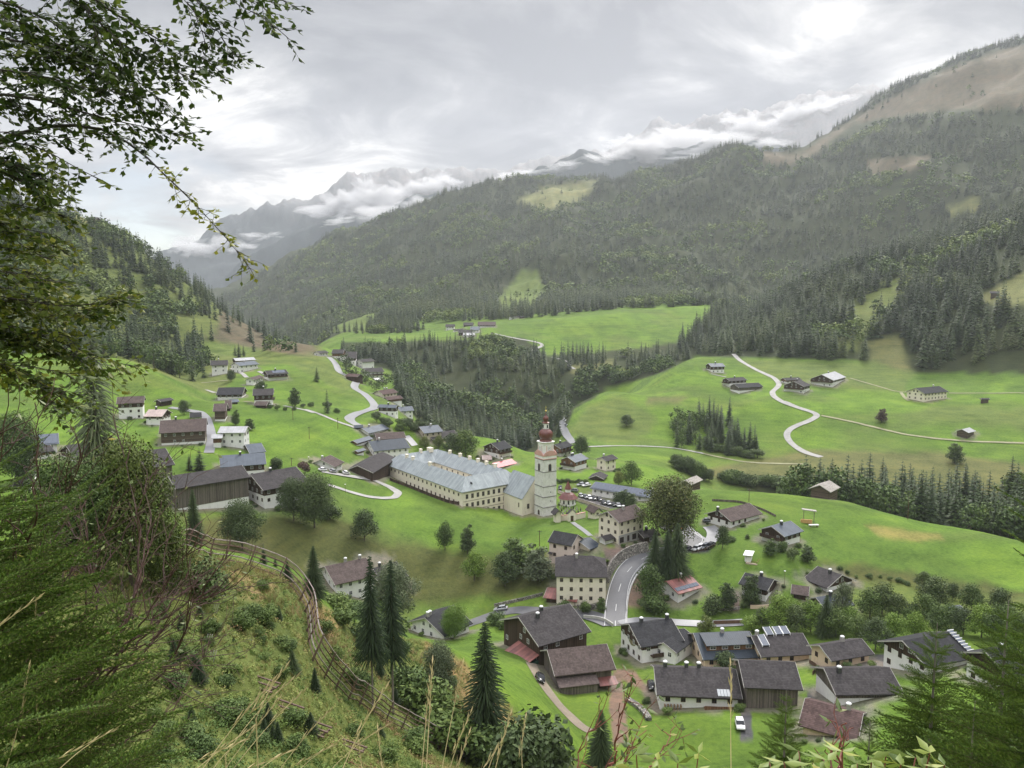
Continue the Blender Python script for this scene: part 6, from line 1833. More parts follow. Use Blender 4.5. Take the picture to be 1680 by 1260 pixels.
ribbon('path', 5, [(1210, 402), (1400, 402), (1680, 402)], 2.2, M_TRACK, off=.25)
ribbon('path', 5, [(910, 398), (930, 430), (960, 450)], 2.2, M_TRACK, off=.25)
ribbon('path', 4, [(1095, 205), (1190, 225)], 2.0, M_GRAV, off=.25)
ribbon('road', 4, [(140, 445), (158, 485), (165, 545), (190, 590), (232, 640)], 4.5, M_CONC, off=.25, sm=3)
ribbon('road', 2, [(1170, 255), (1300, 285), (1420, 305), (1480, 318), (1492, 335), (1440, 355), (1420, 375), (1470, 390)], 4.5, M_GRAV, off=.35, sm=2)
ribbon('road', 2, [(1550, 405), (1640, 430), (1665, 445), (1650, 460), (1690, 480)], 4.0, M_GRAV, off=.3, sm=2)
ribbon('path', 13, [(250, 885), (300, 920), (370, 970), (445, 1030)], 1.8, M_CONC, off=.12)
ribbon('path', 12, [(755, 158), (920, 207)], 3, M_GRAV, off=.2)
ribbon('path', 12, [(1130, 280), (1250, 335), (1290, 375)], 3, M_GRAV, off=.2)
ribbon('path', 12, [(1415, 310), (1500, 352)], 3, M_GRAV, off=.2)
ribbon('path', 12, [(820, 432), (960, 415), (1100, 405)], 1.8, M_TRACK, off=.2)
ribbon('path', 12, [(870, 503), (965, 533)], 3, M_GRAV, off=.2)
ribbon('path', 12, [(1260, 625), (1350, 632)], 3, M_DIRT, off=.2)
ribbon('path', 14, [(1000, 430), (1080, 450)], 2.5, M_GRAV, off=.2)
ribbon('path', 14, [(1210, 470), (1330, 492)], 2.5, M_GRAV, off=.2)
ribbon('path', 8, [(270, 490), (330, 600), (430, 740), (550, 860), (640, 950)], 2.6, M_DIRT, off=.1)
ribbon('path', 15, [(480, 30), (540, 80), (545, 150), (510, 210), (470, 250)], 4.5, M_CONC, off=.13)
ribbon('path', 15, [(200, 10), (330, 130), (480, 215)], 1.2, M_CONC, off=.13)

# walls by the bend
wall_run('retaining_wall', 6, [(742, 520), (762, 455), (800, 405), (850, 365), (920, 335), (1000, 318)], 3.0, .5, M_STONE, 'high rubble stone wall curving above the road bend below the plaza', rmin=143, taper=.9)
wall_run('garden_wall', 6, [(560, 690), (640, 690), (712, 678)], 1.6, .4, M_STONE, 'rubble garden wall below the tall cream house')
wall_run('bridge_parapet', 6, [(600, 742), (690, 748), (745, 765), (785, 795)], 1.0, .3, mat_plain('concrete', (0.42, 0.41, 0.38), .15), 'curved concrete bridge parapet where the lanes meet')
wall_run('roadside_wall', 6, [(40, 670), (150, 645), (260, 620), (345, 598)], .9, .5, M_STONE, 'long dry stone wall above the lane with the silver car')
wall_run('stone_bank', 8, [(870, 720), (930, 755), (990, 810), (1010, 850)], .7, 1.2, M_STONE, 'low bank of boulders beside the gravel drive')
wall_run('garden_wall', 15, [(1000, 1055), (1120, 1060), (1230, 1050)], 1.0, .3, WALL['peach'](), 'pale orange garden wall below the cypress')
wall_run('garden_wall', 15, [(600, 1085), (740, 1080), (870, 1060)], .7, .4, M_STONE, 'low grey kerb wall beside the red paved yard')
wall_run('plank_fence', 7, [(40, 935), (180, 930), (250, 928)], 1.1, .12, M_FRAMEB, 'low brown plank fence above the dark blue roof', cat='fence')
wall_run('monastery_fence', 16, [(110, 495), (300, 565), (470, 635), (640, 700), (770, 725)], 1.3, .2, WALL['dark'](), 'dark board fence along the foot of the long monastery wall', cat='fence')

# ------------------------------------------------------------------ extra parts on houses
def skin_roof(h, pts, mat, name, posts=(), th=.12, parent=None):
    """small roof through photo points held at world positions: pts = [(crop,(x,y), height above ground)]"""
    W_ = []
    for c, p, z_ in pts:
        x, y = zp(c, p); a, s = ray_as(x, y); r0 = z_
        W_.append(at_r(x, y, r0))
    o = h['o']; rz = -o.rotation_euler.z; c_, s_ = math.cos(rz), math.sin(rz)
    Lc = []
    for w in W_:
        d = w - o.location; Lc.append((d.x * c_ - d.y * s_, d.x * s_ + d.y * c_, d.z))
    a, b_, c2 = [Vector(q) for q in Lc[:3]]
    if (b_ - a).cross(c2 - a).z < 0: Lc = Lc[::-1]
    return solid_roof(name, [Lc], th, mat, parent or o), Lc


def shed_on(h, x0, x1, out, ztop, drop, roofm, wallm, floor=None, side='f', name='porch'):
    """lean-to against the front of a house, local frame"""
    P = h['P']; y0 = h['y0'] + .0; o = h['o']
    z1 = h['ze'] - ztop; z0 = z1 - drop
    if side == 'f':
        f = [P(x0, y0 - out, z0), P(x1, y0 - out, z0), P(x1, y0 - .08, z1), P(x0, y0 - .08, z1)]
        solid_roof(name + '_roof', [f], .12, roofm, o)
        if wallm:
            b = MB(); e = .35
            zb_ = h['z0']
            b.hexa([P(x0 + e, y0 - out + e, zb_), P(x1 - e, y0 - out + e, zb_), P(x1 - e, y0 - .1, zb_), P(x0 + e, y0 - .1, zb_)],
                   [P(x0 + e, y0 - out + e, z0 - .05), P(x1 - e, y0 - out + e, z0 - .05), P(x1 - e, y0 - .1, z1 - .2), P(x0 + e, y0 - .1, z1 - .2)])
            b.build(name + '_wall', wallm, o)
    else:
        X = h['x0'] if side == 'l' else h['x1']; sg = -1 if side == 'l' else 1
        f = [P(X + sg * out, x0, z0), P(X + sg * out, x1, z0), P(X + sg * .08, x1, z1), P(X + sg * .08, x0, z1)]
        if sg < 0: f = f[::-1]
        solid_roof(name + '_roof', [f], .12, roofm, o)
        if wallm:
            b = MB(); e = .3; zb_ = h['z0']; xa, xb = sorted((X + sg * (out - e), X + sg * .1))
            zz = {X + sg * (out - e): z0 - .05, X + sg * .1: z1 - .2}
            b.hexa([P(xa, x0 + e, zb_), P(xb, x0 + e, zb_), P(xb, x1 - e, zb_), P(xa, x1 - e, zb_)],
                   [P(xa, x0 + e, min(zz.values())), P(xb, x0 + e, min(zz.values())), P(xb, x1 - e, min(zz.values())), P(xa, x1 - e, min(zz.values()))])
            b.build(name + '_wall', wallm, o)


L_ = b_barn['L']
shed_on(b_barn, L_ * .03, L_ * .68, 3.2, .7, 1.0, ROOF['brown'](), WALL['grey'](), name='porch')
shed_on(b_barn, L_ * .7, L_ * 1.0, 2.6, 1.9, .8, ROOF['rust'](), None, name='side_porch')
shed_on(b_big, .8, b_big['hd'] + 1, 4.2, 2.6, 1.6, ROOF['rust'](), mat_plain('green_tarp', (0.03, 0.07, 0.05), .2), side='l', name='lean_to')
# mural
P = b_mural['P']; h = b_mural
M_MUR = NT('painted_mural'); vv = M_MUR.coord('Object'); n_ = M_MUR.noise(vv, 1.6, 6, .7)
M_MUR.base(M_MUR.ramp(n_, [(.3, (.10, .08, .05)), (.45, (.30, .24, .14)), (.55, (.14, .19, .10)), (.7, (.55, .5, .42))])).set(.8, .2)
b = MB(); n = 22; X = h['x0']; yc = h['hd'] - .4; zc = h['ze'] - 1.1
pts = [(math.cos(t) * 2.3 * (1 + .08 * math.sin(5 * t)), math.sin(t) * 1.35 * (1 + .1 * math.sin(4 * t + 1))) for t in np.linspace(0, 2 * math.pi, n, endpoint=False)]
V_ = [P(X - .04, yc + a, zc + c) for a, c in pts] + [P(X + .02, yc + a, zc + c) for a, c in pts]
b.add(V_, [tuple(range(n))[::-1], tuple(range(n, 2 * n))] + [(i, i + n, (i + 1) % n + n, (i + 1) % n) for i in range(n)]); b.build('mural', M_MUR.mat, h['o'])
# projecting front wing of the mural house with its own roof and the wrap-round balcony
bw = house(6, (1185, 962), (1312, 868), (1122, 868), (1190, 1040), 'w', 'char', 'front wing with long dark balcony', parent=b_mural['o'], chim=(), slope=24, maxdepth=5, oe=.7, og=.5)
b = MB(); hb = b_mural
q0 = P(hb['L'] * .25, hb['y0'] - 1.4, hb['ze'] - 2.9); q1 = P(hb['L'] * .75, hb['y0'] - .05, hb['ze'] - 2.9)
b.box(q0[0], q1[0], q0[1], q1[1], q0[2], q0[2] + .15); b.box(q0[0], q1[0], q0[1] - .08, q0[1] - .002, q0[2] - .1, q0[2] + 1.0); b.build('balcony', WALL['dark'](), hb['o'])
# long dormer on the navy roof, glass frames on the patchy one
h = b_navy; P = h['P']; tn_ = h['k'] / h['hd']
b = MB(); ya, yb = h['hd'] * .32, h['hd'] * .8; za = h['ze'] + ya * tn_; xa, xb = h['L'] * .12, h['L'] * .95
V_ = [P(xa, ya, za), P(xb, ya, za), P(xb, ya, za + 1.5), P(xa, ya, za + 1.5), P(xa, yb + .6, h['ze'] + (yb + .6) * tn_), P(xb, yb + .6, h['ze'] + (yb + .6) * tn_)]
b.add(V_, [(0, 1, 2, 3), (0, 3, 4), (1, 5, 2)]); b.build('dormer', WALL['brownw'](), h['roof'])
solid_roof('dormer_roof', [[P(xa - .3, ya - .5, za + 1.5), P(xb + .3, ya - .5, za + 1.5), P(xb + .3, h['hd'] * .98, h['ze'] + h['hd'] * tn_ + .08), P(xa - .3, h['hd'] * .98, h['ze'] + h['hd'] * tn_ + .08)]], .15, ROOF['navy'](), h['roof'])
for k in range(4):
    q = P(xa + (xb - xa) * (k + .5) / 4, ya - .01, za + .72); add_window(h['roof'], q[0], q[1], q[2], 0, 1.5, .85, M_FRAME)
h = b_patch; P = h['P']; tn_ = h['k'] / h['hd']
for k, u in enumerate((.12, .3, .48, .62)):
    b = MB(); x0_ = h['L'] * u; ya = h['hd'] * (.45 if k == 0 else .93); yb = h['hd'] * (1.0 if k == 0 else 1.35)
    z0_ = h['ze'] + ya * tn_ + .35; z1_ = z0_ + (1.3 if k == 0 else .9)
    b.hexa([P(x0_, ya, z0_), P(x0_ + 1.6, ya, z0_), P(x0_ + 1.6, yb, z1_), P(x0_, yb, z1_)], [P(x0_, ya, z0_ + .1), P(x0_ + 1.6, ya, z0_ + .1), P(x0_ + 1.6, yb, z1_ + .1), P(x0_, yb, z1_ + .1)])
    f_ = b.build('tilted_panel', MATS['solar_glass'], h['roof'])
    b = MB()
    for (xa_, xb_) in ((x0_ - .12, x0_ - .01), (x0_ + 1.61, x0_ + 1.72)):
        b.hexa([P(xa_, ya - .05, z0_ - .35), P(xb_, ya - .05, z0_ - .35), P(xb_, yb, z1_ - .2), P(xa_, yb, z1_ - .2)], [P(xa_, ya - .05, z0_ + .15), P(xb_, ya - .05, z0_ + .15), P(xb_, yb, z1_ + .16), P(xa_, yb, z1_ + .16)])
    b.build('panel_frame', M_CAPW, f_)
# solar ladder on the big charcoal roof
h = b_bigd; P = h['P']; tn_ = h['k'] / h['hd']
for k in range(9):
    ya = h['hd'] * (.02 + .11 * k); z_ = h['ze'] + ya * tn_
    b = MB(); xa = h['L'] - 1.0; xb = h['L'] + .5
    b.hexa([P(xa, ya, z_ + .25), P(xb, ya, z_ + .25), P(xb, ya + .85, z_ + .25 + .85 * tn_), P(xa, ya + .85, z_ + .25 + .85 * tn_)], [P(xa, ya, z_ + .33), P(xb, ya, z_ + .33), P(xb, ya + .85, z_ + .33 + .85 * tn_), P(xa, ya + .85, z_ + .33 + .85 * tn_)])
    b.build('solar_panel', MATS['solar_glass'], h['roof'])
b = MB()
for k in range(10):
    ya = h['hd'] * (.005 + .11 * k); z_ = h['ze'] + ya * tn_
    q = P(h['L'] - 1.1, ya, z_); b.box(q[0], q[0] + 1.9, q[1] - .06, q[1] + .06, q[2] + .3, q[2] + .42)
b.build('panel_rack', M_CAPW, h['roof'])
# skylight and balcony on the long house
h = b_long; P = h['P']; tn_ = h['k'] / h['hd']
b = MB(); xa, xb, ya, yb = h['L'] * .72, h['L'] * .87, h['hd'] * .05, h['hd'] * .28
for i in range(4):
    x_ = xa + (xb - xa) * i / 4; x2 = x_ + (xb - xa) / 4 - .08
    b.hexa([P(x_, ya, h['ze'] + ya * tn_ + .02), P(x2, ya, h['ze'] + ya * tn_ + .02), P(x2, yb, h['ze'] + yb * tn_ + .02), P(x_, yb, h['ze'] + yb * tn_ + .02)],
           [P(x_, ya, h['ze'] + ya * tn_ + .1), P(x2, ya, h['ze'] + ya * tn_ + .1), P(x2, yb, h['ze'] + yb * tn_ + .1), P(x_, yb, h['ze'] + yb * tn_ + .1)])
b.build('skylight', mat_plain('skylight_glass', (0.35, 0.37, 0.38), .1, rough=.15, spec=.6), h['roof'])
b = MB(); q0 = P(h['L'] * .56, h['y0'] - 1.5, h['ze'] - 2.6); q1 = P(h['L'] - .4, h['y0'] - .1, h['ze'] - 2.6)
b.box(q0[0], q1[0], q0[1], q1[1], q0[2], q0[2] + .12); b.box(q0[0], q1[0], q0[1] - .07, q0[1] - .002, q0[2], q0[2] + 1.0); b.box(q1[0] + .003, q1[0] + .08, q0[1], q1[1], q0[2], q0[2] + 1.0)
b.build('balcony', WALL['brownw'](), h['o'])
shed_on(b_rose, .2, 1.8, .9, 3.4, .4, ROOF['tile'](), None, name='canopy')
# awnings
def awning(h, x0, x1, mat, dz=2.1, out=1.6):
    P = h['P']; y = h['y0']
    z1 = h['gr'] + dz + .6
    b = MB(); b.hexa([P(x0, y - out, z1 - .55), P(x1, y - out, z1 - .55), P(x1, y - .02, z1), P(x0, y - .02, z1)], [P(x0, y - out, z1 - .47), P(x1, y - out, z1 - .47), P(x1, y - .02, z1 + .08), P(x0, y - .02, z1 + .08)])
    b.build('awning', mat, h['o'])
M_AWN = mat_plain('awning_green', (0.03, 0.16, 0.12), .15)
P = b_inn['P']; h = b_inn
b = MB(); q0 = P(h['x0'], h['y0'] - .05, h['z0']); q1 = P(h['x1'], h['y0'] + .02, h['gr'] + 3.1)
b.box(q0[0], q1[0], q0[1], q1[1], q0[2], q1[2]); b.build('shop_front', mat_plaster('shop_grey', (0.42, 0.41, 0.40)), h['o'])
for u in (.12, .38, .62, .86):
    q = P(h['x0'] + (h['x1'] - h['x0']) * u, h['y0'] - .06, h['gr'] + 1.45); add_window(h['o'], q[0], q[1], q[2], 0, 1.9 if u != .38 else 1.0, 1.9, M_FRAMEB)
b = MB(); q0 = P(h['x0'] - .0, h['y0'] - 1.0, h['gr'] + 2.7)
# ------------------------------------------------------------------ cars
def car_paint(name, c): return mat_plain('paint_' + name, c, .03, rough=.25, spec=.6)


M_TYRE = mat_plain('tyre_rubber', (0.02, 0.02, 0.02), .2); M_RIM = mat_plain('rim_alloy', (0.4, 0.4, 0.42), .1, rough=.3, metal=.7)
M_LAMP = mat_plain('lamp_glass', (0.6, 0.6, 0.58), .05, rough=.15); M_TAIL = mat_plain('lamp_red', (0.35, 0.02, 0.02), .05, rough=.2)
_car = {}


def car_meshes(col_, van=False):
    k = (col_.name, van)
    if k in _car: return _car[k]
    hw, L2_ = .88, 2.15
    top = 1.48 if not van else 1.95
    # body: cross sections along x
    prof = [(-2.15, .45, .72), (-2.1, .32, .88), (-1.5, .30, .95), (-.95, .30, .98), (.6, .30, .97), (1.2, .30, .92), (1.9, .32, .82), (2.15, .42, .66)]
    V, F = [], []
    for x, zl, zh in prof:
        w = hw * (1 - .10 * abs(x / 2.15) ** 4)
        V += [(x, -w * .96, zl), (x, -w, (zl + zh) / 2), (x, -w * .93, zh), (x, w * .93, zh), (x, w, (zl + zh) / 2), (x, w * .96, zl)]
    for i in range(len(prof) - 1):
        for j in range(6):
            F.append((i * 6 + j, i * 6 + (j + 1) % 6, i * 6 + 6 + (j + 1) % 6, i * 6 + 6 + j))
    F += [(0, 5, 4, 3, 2, 1), tuple((len(prof) - 1) * 6 + j for j in range(6))]
    body = MB(); body.add(V, F); body = body.mesh('body', col_, True)
    gh = MB(); xs = [(-1.75, -1.35), (.35, 1.15)] if not van else [(-2.0, -1.85), (.9, 1.5)]
    (rb, rt), (ft, fb) = xs
    gh.hexa([(rb, -.80, .93), (fb, -.80, .93), (fb, .80, .93), (rb, .80, .93)], [(rt, -.66, top - .06), (ft, -.66, top - .06), (ft, .66, top - .06), (rt, .66, top - .06)])
    gh = gh.mesh('windows', M_GLASS)
    rf_ = MB(); rf_.hexa([(rt - .02, -.68, top - .07), (ft + .02, -.68, top - .07), (ft + .02, .68, top - .07), (rt - .02, .68, top - .07)], [(rt + .12, -.60, top), (ft - .12, -.60, top), (ft - .12, .60, top), (rt + .12, .60, top)])
    for x in (-.45,): rf_.hexa([(x - .05, -.805, .94), (x + .05, -.805, .94), (x + .05, .805, .94), (x - .05, .805, .94)], [(x - .05, -.675, top - .05), (x + .05, -.675, top - .05), (x + .05, .675, top - .05), (x - .05, .675, top - .05)])
    rf_ = rf_.mesh('roof', col_)
    wh = MB(); n = 14
    V = [(math.cos(a) * .32, y, math.sin(a) * .32) for y in (-.11, .11) for a in np.linspace(0, 2 * math.pi, n, endpoint=False)]
    wh.add(V, [tuple(range(n))[::-1], tuple(range(n, 2 * n))] + [(i, (i + 1) % n, (i + 1) % n + n, i + n) for i in range(n)]); wh = wh.mesh('wheel', M_TYRE)
    rm = MB(); V = [(math.cos(a) * .19, y, math.sin(a) * .19) for y in (-.125, .125) for a in np.linspace(0, 2 * math.pi, n, endpoint=False)]
    rm.add(V, [tuple(range(n))[::-1], tuple(range(n, 2 * n))] + [(i, (i + 1) % n, (i + 1) % n + n, i + n) for i in range(n)]); rm = rm.mesh('rim', M_RIM)
    hl = MB(); hl.box(-.04, .06, -.2, .2, -.07, .07); tl = hl.mesh('tail_light', M_TAIL); hl = hl.mesh('headlight', M_LAMP)
    _car[k] = (body, gh, rf_, wh, rm, hl, tl)
    return _car[k]


def car(px, heading_px, colr, label, group=None, van=False, crop=0, name='parked_car', deg=None):
    p = hit(*zp(crop, px), 143); q = hit(*zp(crop, heading_px), 143)
    a = math.atan2(q.y - p.y, q.x - p.x) if deg is None else math.radians(deg)
    # slope of the ground under the car
    c_, s_ = math.cos(a), math.sin(a)
    zf = float(theight(p.x + c_ * 1.4, p.y + s_ * 1.4)); zr_ = float(theight(p.x - c_ * 1.4, p.y - s_ * 1.4))
    zl = float(theight(p.x - s_ * .8, p.y + c_ * .8)); zr2 = float(theight(p.x + s_ * .8, p.y - c_ * .8))
    e = link(name, None, loc=(p.x, p.y, max(p.z, (zf + zr_) / 2) + .13))
    e.rotation_mode = 'XYZ'
    pitch = -math.atan2(zf - zr_, 2.8); roll = math.atan2(zl - zr2, 1.6)
    e.rotation_euler = (Matrix.Rotation(a, 3, 'Z') @ Matrix.Rotation(pitch, 3, 'Y') @ Matrix.Rotation(roll, 3, 'X')).to_euler()
    tag(e, label, 'car', group)
    bd, gh, rf_, wh, rm, hl, tl = car_meshes(colr, van)
    link('body', bd, e); link('windows', gh, e); link('roof', rf_, e)
    for x in (-1.32, 1.32):
        for y in (-.78, .78):
            w = link('wheel', wh, e, (x, y, .32)); link('rim', rm, w)
    for y in (-.6, .6):
        link('headlight', hl, e, (2.1, y, .62)); link('tail_light', tl, e, (-2.12, y, .72))
    return e


cb_, cw, cs2, cr_, cg = car_paint('black', (0.015, 0.015, 0.018)), car_paint('white', (0.7, 0.7, 0.7)), car_paint('silver', (0.33, 0.34, 0.35)), car_paint('red', (0.5, 0.03, 0.02)), car_paint('grey', (0.11, 0.12, 0.13))
car((322, 600), (345, 655), cb_, 'black car parked on the grass left of the weathered barn', crop=8)
car((1028, 648), (1045, 690), cb_, 'black car parked on the dirt drive left of the long house', crop=8)
car((1582, 890), (1590, 930), cw, 'white car beside the right end of the long house', crop=8)
car((85, 160), (20, 168), cs2, 'silver car on the lane above the big dark chalet', crop=8)
for i, (x, y, c) in enumerate([(205, 335, cb_), (325, 325, cs2), (375, 310, cw), (440, 300, cg), (500, 290, cb_)]):
    car((x, y), (x - 60, y + 35), c, ['dark car nearest the spruces in the small car park on the hairpin', 'silver car second from the spruces in the small car park', 'white car in the middle of the small car park on the hairpin', 'dark grey car second from the railing end of the small car park', 'black car at the railing end of the small car park'][i], 'cars in the small car park on the hairpin', crop=15)
for i, (x, y, c) in enumerate([(345, 617, cs2), (390, 627, cg), (435, 637, cw), (482, 645, cb_), (540, 655, cb_), (585, 692, cb_), (640, 700, cs2), (695, 712, cb_), (745, 722, cw)]):
    car((x, y), (x + 30, y + 28), c, ['silver car first in the back row beside the round chapel', 'dark grey car second in the back row of the hall car park', 'white car in the middle of the back row before the hall', 'black car fourth in the back row before the hall', 'black car last in the back row before the hall terrace', 'black car first in the front row of the hall car park', 'silver car second in the front row of the hall car park', 'black car third in the front row below the three little trees', 'white car at the far end of the front row below the little trees'][i], 'cars parked in front of the long hall', crop=13)
car((345, 497), (300, 505), cs2, 'silver car on the grass behind the round chapel, left of the white one', crop=13)
car((402, 505), (360, 512), cw, 'white car on the grass behind the round chapel', crop=13)
car((122, 535), (122, 560), cb_, 'dark car tucked beside the church tower', crop=13)
car((268, 562), (240, 560), cg, 'dark grey car right behind the red roofed round chapel', crop=13)
car((1385, 955), (1430, 975), cr_, 'small red car at the top of the road bend', crop=13)
car((1385, 140), (1420, 140), cg, 'grey car under the gable of the chalet with white pillars', crop=6)
for i, (x, y, c) in enumerate([(1255, 812, cw), (1320, 822, cs2), (1400, 832, cw)]):
    car((x, y), (x + 50, y), c, ['white car left of two others by the looping drive', 'silver car between two white cars by the looping drive', 'white car nearest the monastery by the looping drive'][i], 'cars by the looping drive', crop=1)
for i, (x, y, c) in enumerate([(183, 500, cw), (190, 530, cs2)]):
    car((x, y), (x + 30, y + 5), c, ['white camper beside the far lane behind the tower', 'silver camper just below the white one beside the far lane'][i], None, crop=4, van=True, name='camper_van')

# ------------------------------------------------------------------ poles and small things
def pole(crop, base, hpx, label, name='utility_pole', cat='utility pole', r=.13, arm=True):
    p = hit(*zp(crop, base), 143); s = hpx / CROPS[crop][2] * p.length / FPX
    e = link(name, None, loc=p); tag(e, label, cat)
    b = MB(); b.tube([(0, 0, -.5), (0, 0, s)], [r, r * .75], 6); b.build('pole', M_FRAMEB, e)
    if arm:
        b = MB(); b.box(-.7, .7, -.05, .05, s - .5, s - .38)
        for x in (-.6, .6): b.lathe([(.05, s - .38), (.07, s - .3), (.03, s - .2)], 6, (x, 0))
        b.build('cross_arm', M_DARKM, e)
    return e


pole(1, (1072, 495), 75, 'leftmost thin pole in the sloping field above the monastery')
pole(1, (1174, 612), 75, 'lowest thin pole in the middle of the sloping field')
pole(1, (1353, 548), 70, 'thin pole beside the gravel path near the road bend')
pole(1, (1063, 780), 50, 'short pole beside the dark shrub above the looping drive')
pole(5, (951, 1192), 130, 'lone tall pole standing before the ravine trees')
pole(7, (262, 165), 80, 'pole rising behind the chalet with white pillars')
pole(6, (325, 290), 100, 'double pole on the slope beside the rose house')
for cr, bs, hp, lb in ((1, (1400, 952), 55, 'street lamp on the lawn inside the looping drive'), (15, (1425, 800), 200, 'slim lamp post on the lawn below the white shelter'), (1, (1170, 745), 20, 'short white lamp at the corner of the white bungalow')):
    e = pole(cr, bs, hp, lb, 'street_lamp', 'street lamp', .06, False)
    s = [c for c in e.children][0].data.vertices
    zt = max(v.co.z for v in s)
    b = MB(); b.lathe([(.05, zt - .05), (.28, zt), (.3, zt + .1), (.05, zt + .22)], 10); b.build('lamp_head', M_CAPW, e)

# roofed frame with orange bench box on the meadow
p = hit(*zp(7, (632, 300)), 200); e = link('roofed_bench', None, loc=p, rz=math.radians(-15)); tag(e, 'roofed timber frame with an orange bench box on the bright meadow', 'bench')
s_ = p.length / FPX / 3.818
b = MB(); b.box(-26 * s_, -23 * s_, -.1, .1, -.4, 82 * s_); b.box(30 * s_, 33 * s_, -.1, .1, -.4, 76 * s_); b.build('frame', WALL['grey'](), e)
b = MB(); b.hexa([(-36 * s_, -.9, 80 * s_), (42 * s_, -.9, 74 * s_), (42 * s_, .9, 74 * s_), (-36 * s_, .9, 80 * s_)], [(-36 * s_, -.9, 84 * s_), (42 * s_, -.9, 78 * s_), (42 * s_, .9, 78 * s_), (-36 * s_, .9, 84 * s_)]); b.build('roof', mat_plain('silver_boards', (.33, .31, .28), .2), e)
b = MB(); b.box(-40 * s_, 22 * s_, -.6, -.2, 2 * s_, 24 * s_); b.box(-40 * s_, 22 * s_, -.2, .5, 2 * s_, 12 * s_); b.build('seat', mat_plain('orange_boards', (.5, .30, .12), .15), e)
p = hit(*zp(7, (668, 322)), 200); e = link('white_bench', None, loc=p, rz=.1); tag(e, 'low pale bench beside the roofed timber frame', 'bench')
b = MB(); b.box(-28 * s_, 28 * s_, -.4, .4, 8 * s_, 14 * s_); b.build('seat', M_CAPW, e)
b = MB(); b.box(-22 * s_, -18 * s_, -.35, .35, -.3, 8 * s_); b.build('leg', WALL['brownw'](), e)
b = MB(); b.box(18 * s_, 22 * s_, -.35, .35, -.3, 8 * s_); b.build('leg', WALL['brownw'](), e)
# white shelter on the slope
p = hit(*zp(15, (1040, 510)), 200); e = link('garden_shelter', None, loc=p + Vector((0, 0, 0)), rz=math.radians(-28)); tag(e, 'small white open shelter with a railed deck on the slope', 'shelter')
s_ = p.length / FPX / 7.636
b = MB(); b.box(-90 * s_, 40 * s_, 0, 3.2, -2.0, .25); b.build('deck', mat_plain('deck_boards', (.42, .34, .26), .15), e)
b = MB(); b.box(-110 * s_, -40 * s_, 1.2, 3.4, .25, 2.3); b.build('wall', WALL['white'](), e)
solid_roof('roof', [[(-125 * s_, .4, 2.5), (-20 * s_, .4, 2.7), (-20 * s_, 3.8, 3.2), (-125 * s_, 3.8, 3.0)]], .15, M_CAPW, e)
b = MB(); b.box(-30 * s_, 40 * s_, -.05, .05, .95, 1.05); b.box(40 * s_, 40 * s_ + .1, -.05, 3.2, .95, 1.05)
for k in range(6): b.box(-30 * s_ + k * 13 * s_, -30 * s_ + k * 13 * s_ + .07, -.04, .04, .25, .95)
b.build('railing', WALL['brownw'](), e)

# ------------------------------------------------------------------ village trees
def vt(px, py, hpx, kind, label, wide=1.0, rmin=143, cat='tree', group=None, mat=None, name=None, r=None, bark=None):
    p = hit(px, py, rmin) if r is None else at_r(px, py, r)
    H_ = hpx * p.length / FPX
    nm = name or {'spruce': 'spruce_tree', 'near_spruce': 'spruce_tree', 'bare_spruce': 'spruce_tree', 'broad': 'broadleaf_tree', 'tall': 'broadleaf_tree', 'bush': 'bush', 'far_broad': 'broadleaf_tree', 'near_broad': 'broadleaf_tree'}[kind]
    return place_tree(kind, p, H_, nm, label, cat if kind != 'bush' else 'bush', group, wide, crown_mat=mat)


M_AUT = mat_leaf('autumn_leaves', (0.045, 0.062, 0.018), (0.10, 0.115, 0.028), (0.22, 0.15, 0.04))
M_LIME = mat_leaf('lime_leaves', (0.07, 0.13, 0.02), (0.14, 0.22, 0.03), (0.22, 0.30, 0.05))
M_DARKB = mat_leaf('dark_leaves', (0.036, 0.058, 0.022), (0.078, 0.112, 0.038), (0.14, 0.175, 0.055))
M_YEL = mat_leaf('yellowing_leaves', (0.055, 0.08, 0.02), (0.12, 0.15, 0.034), (0.25, 0.25, 0.06))
M_RED = mat_leaf('reddish_leaves', (0.05, 0.03, 0.025), (0.09, 0.05, 0.04), (0.14, 0.09, 0.05))
M_WISP = mat_leaf('pale_leaves', (0.07, 0.09, 0.05), (0.12, 0.15, 0.075), (0.2, 0.23, 0.12))
vt(598, 888, 54, 'broad', 'round dark tree standing alone on the church slope below the drive', mat=M_DARKB)
vt(730, 903, 50, 'broad', 'small tree with bare trunk, left of a slim one on the church slope', wide=.8)
vt(767, 908, 53, 'tall', 'slim dark tree in the middle of the church slope', wide=1.05, mat=M_DARKB)
vt(778, 952, 50, 'broad', 'light green round tree low on the church slope', wide=.95, mat=M_LIME)
vt(846, 935, 62, 'tall', 'taller conical tree of the pair low on the church slope', wide=1.7)
vt(828, 962, 60, 'broad', 'dark bushy tree in front of the conical one on the church slope', mat=M_DARKB)
vt(882, 952, 66, 'tall', 'feathery tree on the slope nearest the rose house', wide=1.6, mat=M_WISP)
vt(1100, 893, 116, 'near_broad', 'great tree with autumn tinted crown right of the yellow inn', wide=1.12, mat=M_AUT)
vt(1074, 955, 84, 'near_spruce', 'spruce left of two others inside the road bend', wide=1.3)
vt(1094, 958, 88, 'near_spruce', 'lighter spruce standing between two others inside the road bend', wide=1.2)
vt(1110, 955, 96, 'near_spruce', 'tallest dark spruce of the three inside the road bend', wide=1.25)
vt(1064, 990, 66, 'broad', 'bushy green tree right of the wet road, upper one', wide=.9)
vt(1074, 1005, 40, 'bush', 'rounded bush below the bushy tree right of the wet road', wide=1.2)
vt(1060, 1003, 24, 'bush', 'dark low bush at the edge of the brown lay-by', wide=1.4, mat=M_DARKB)
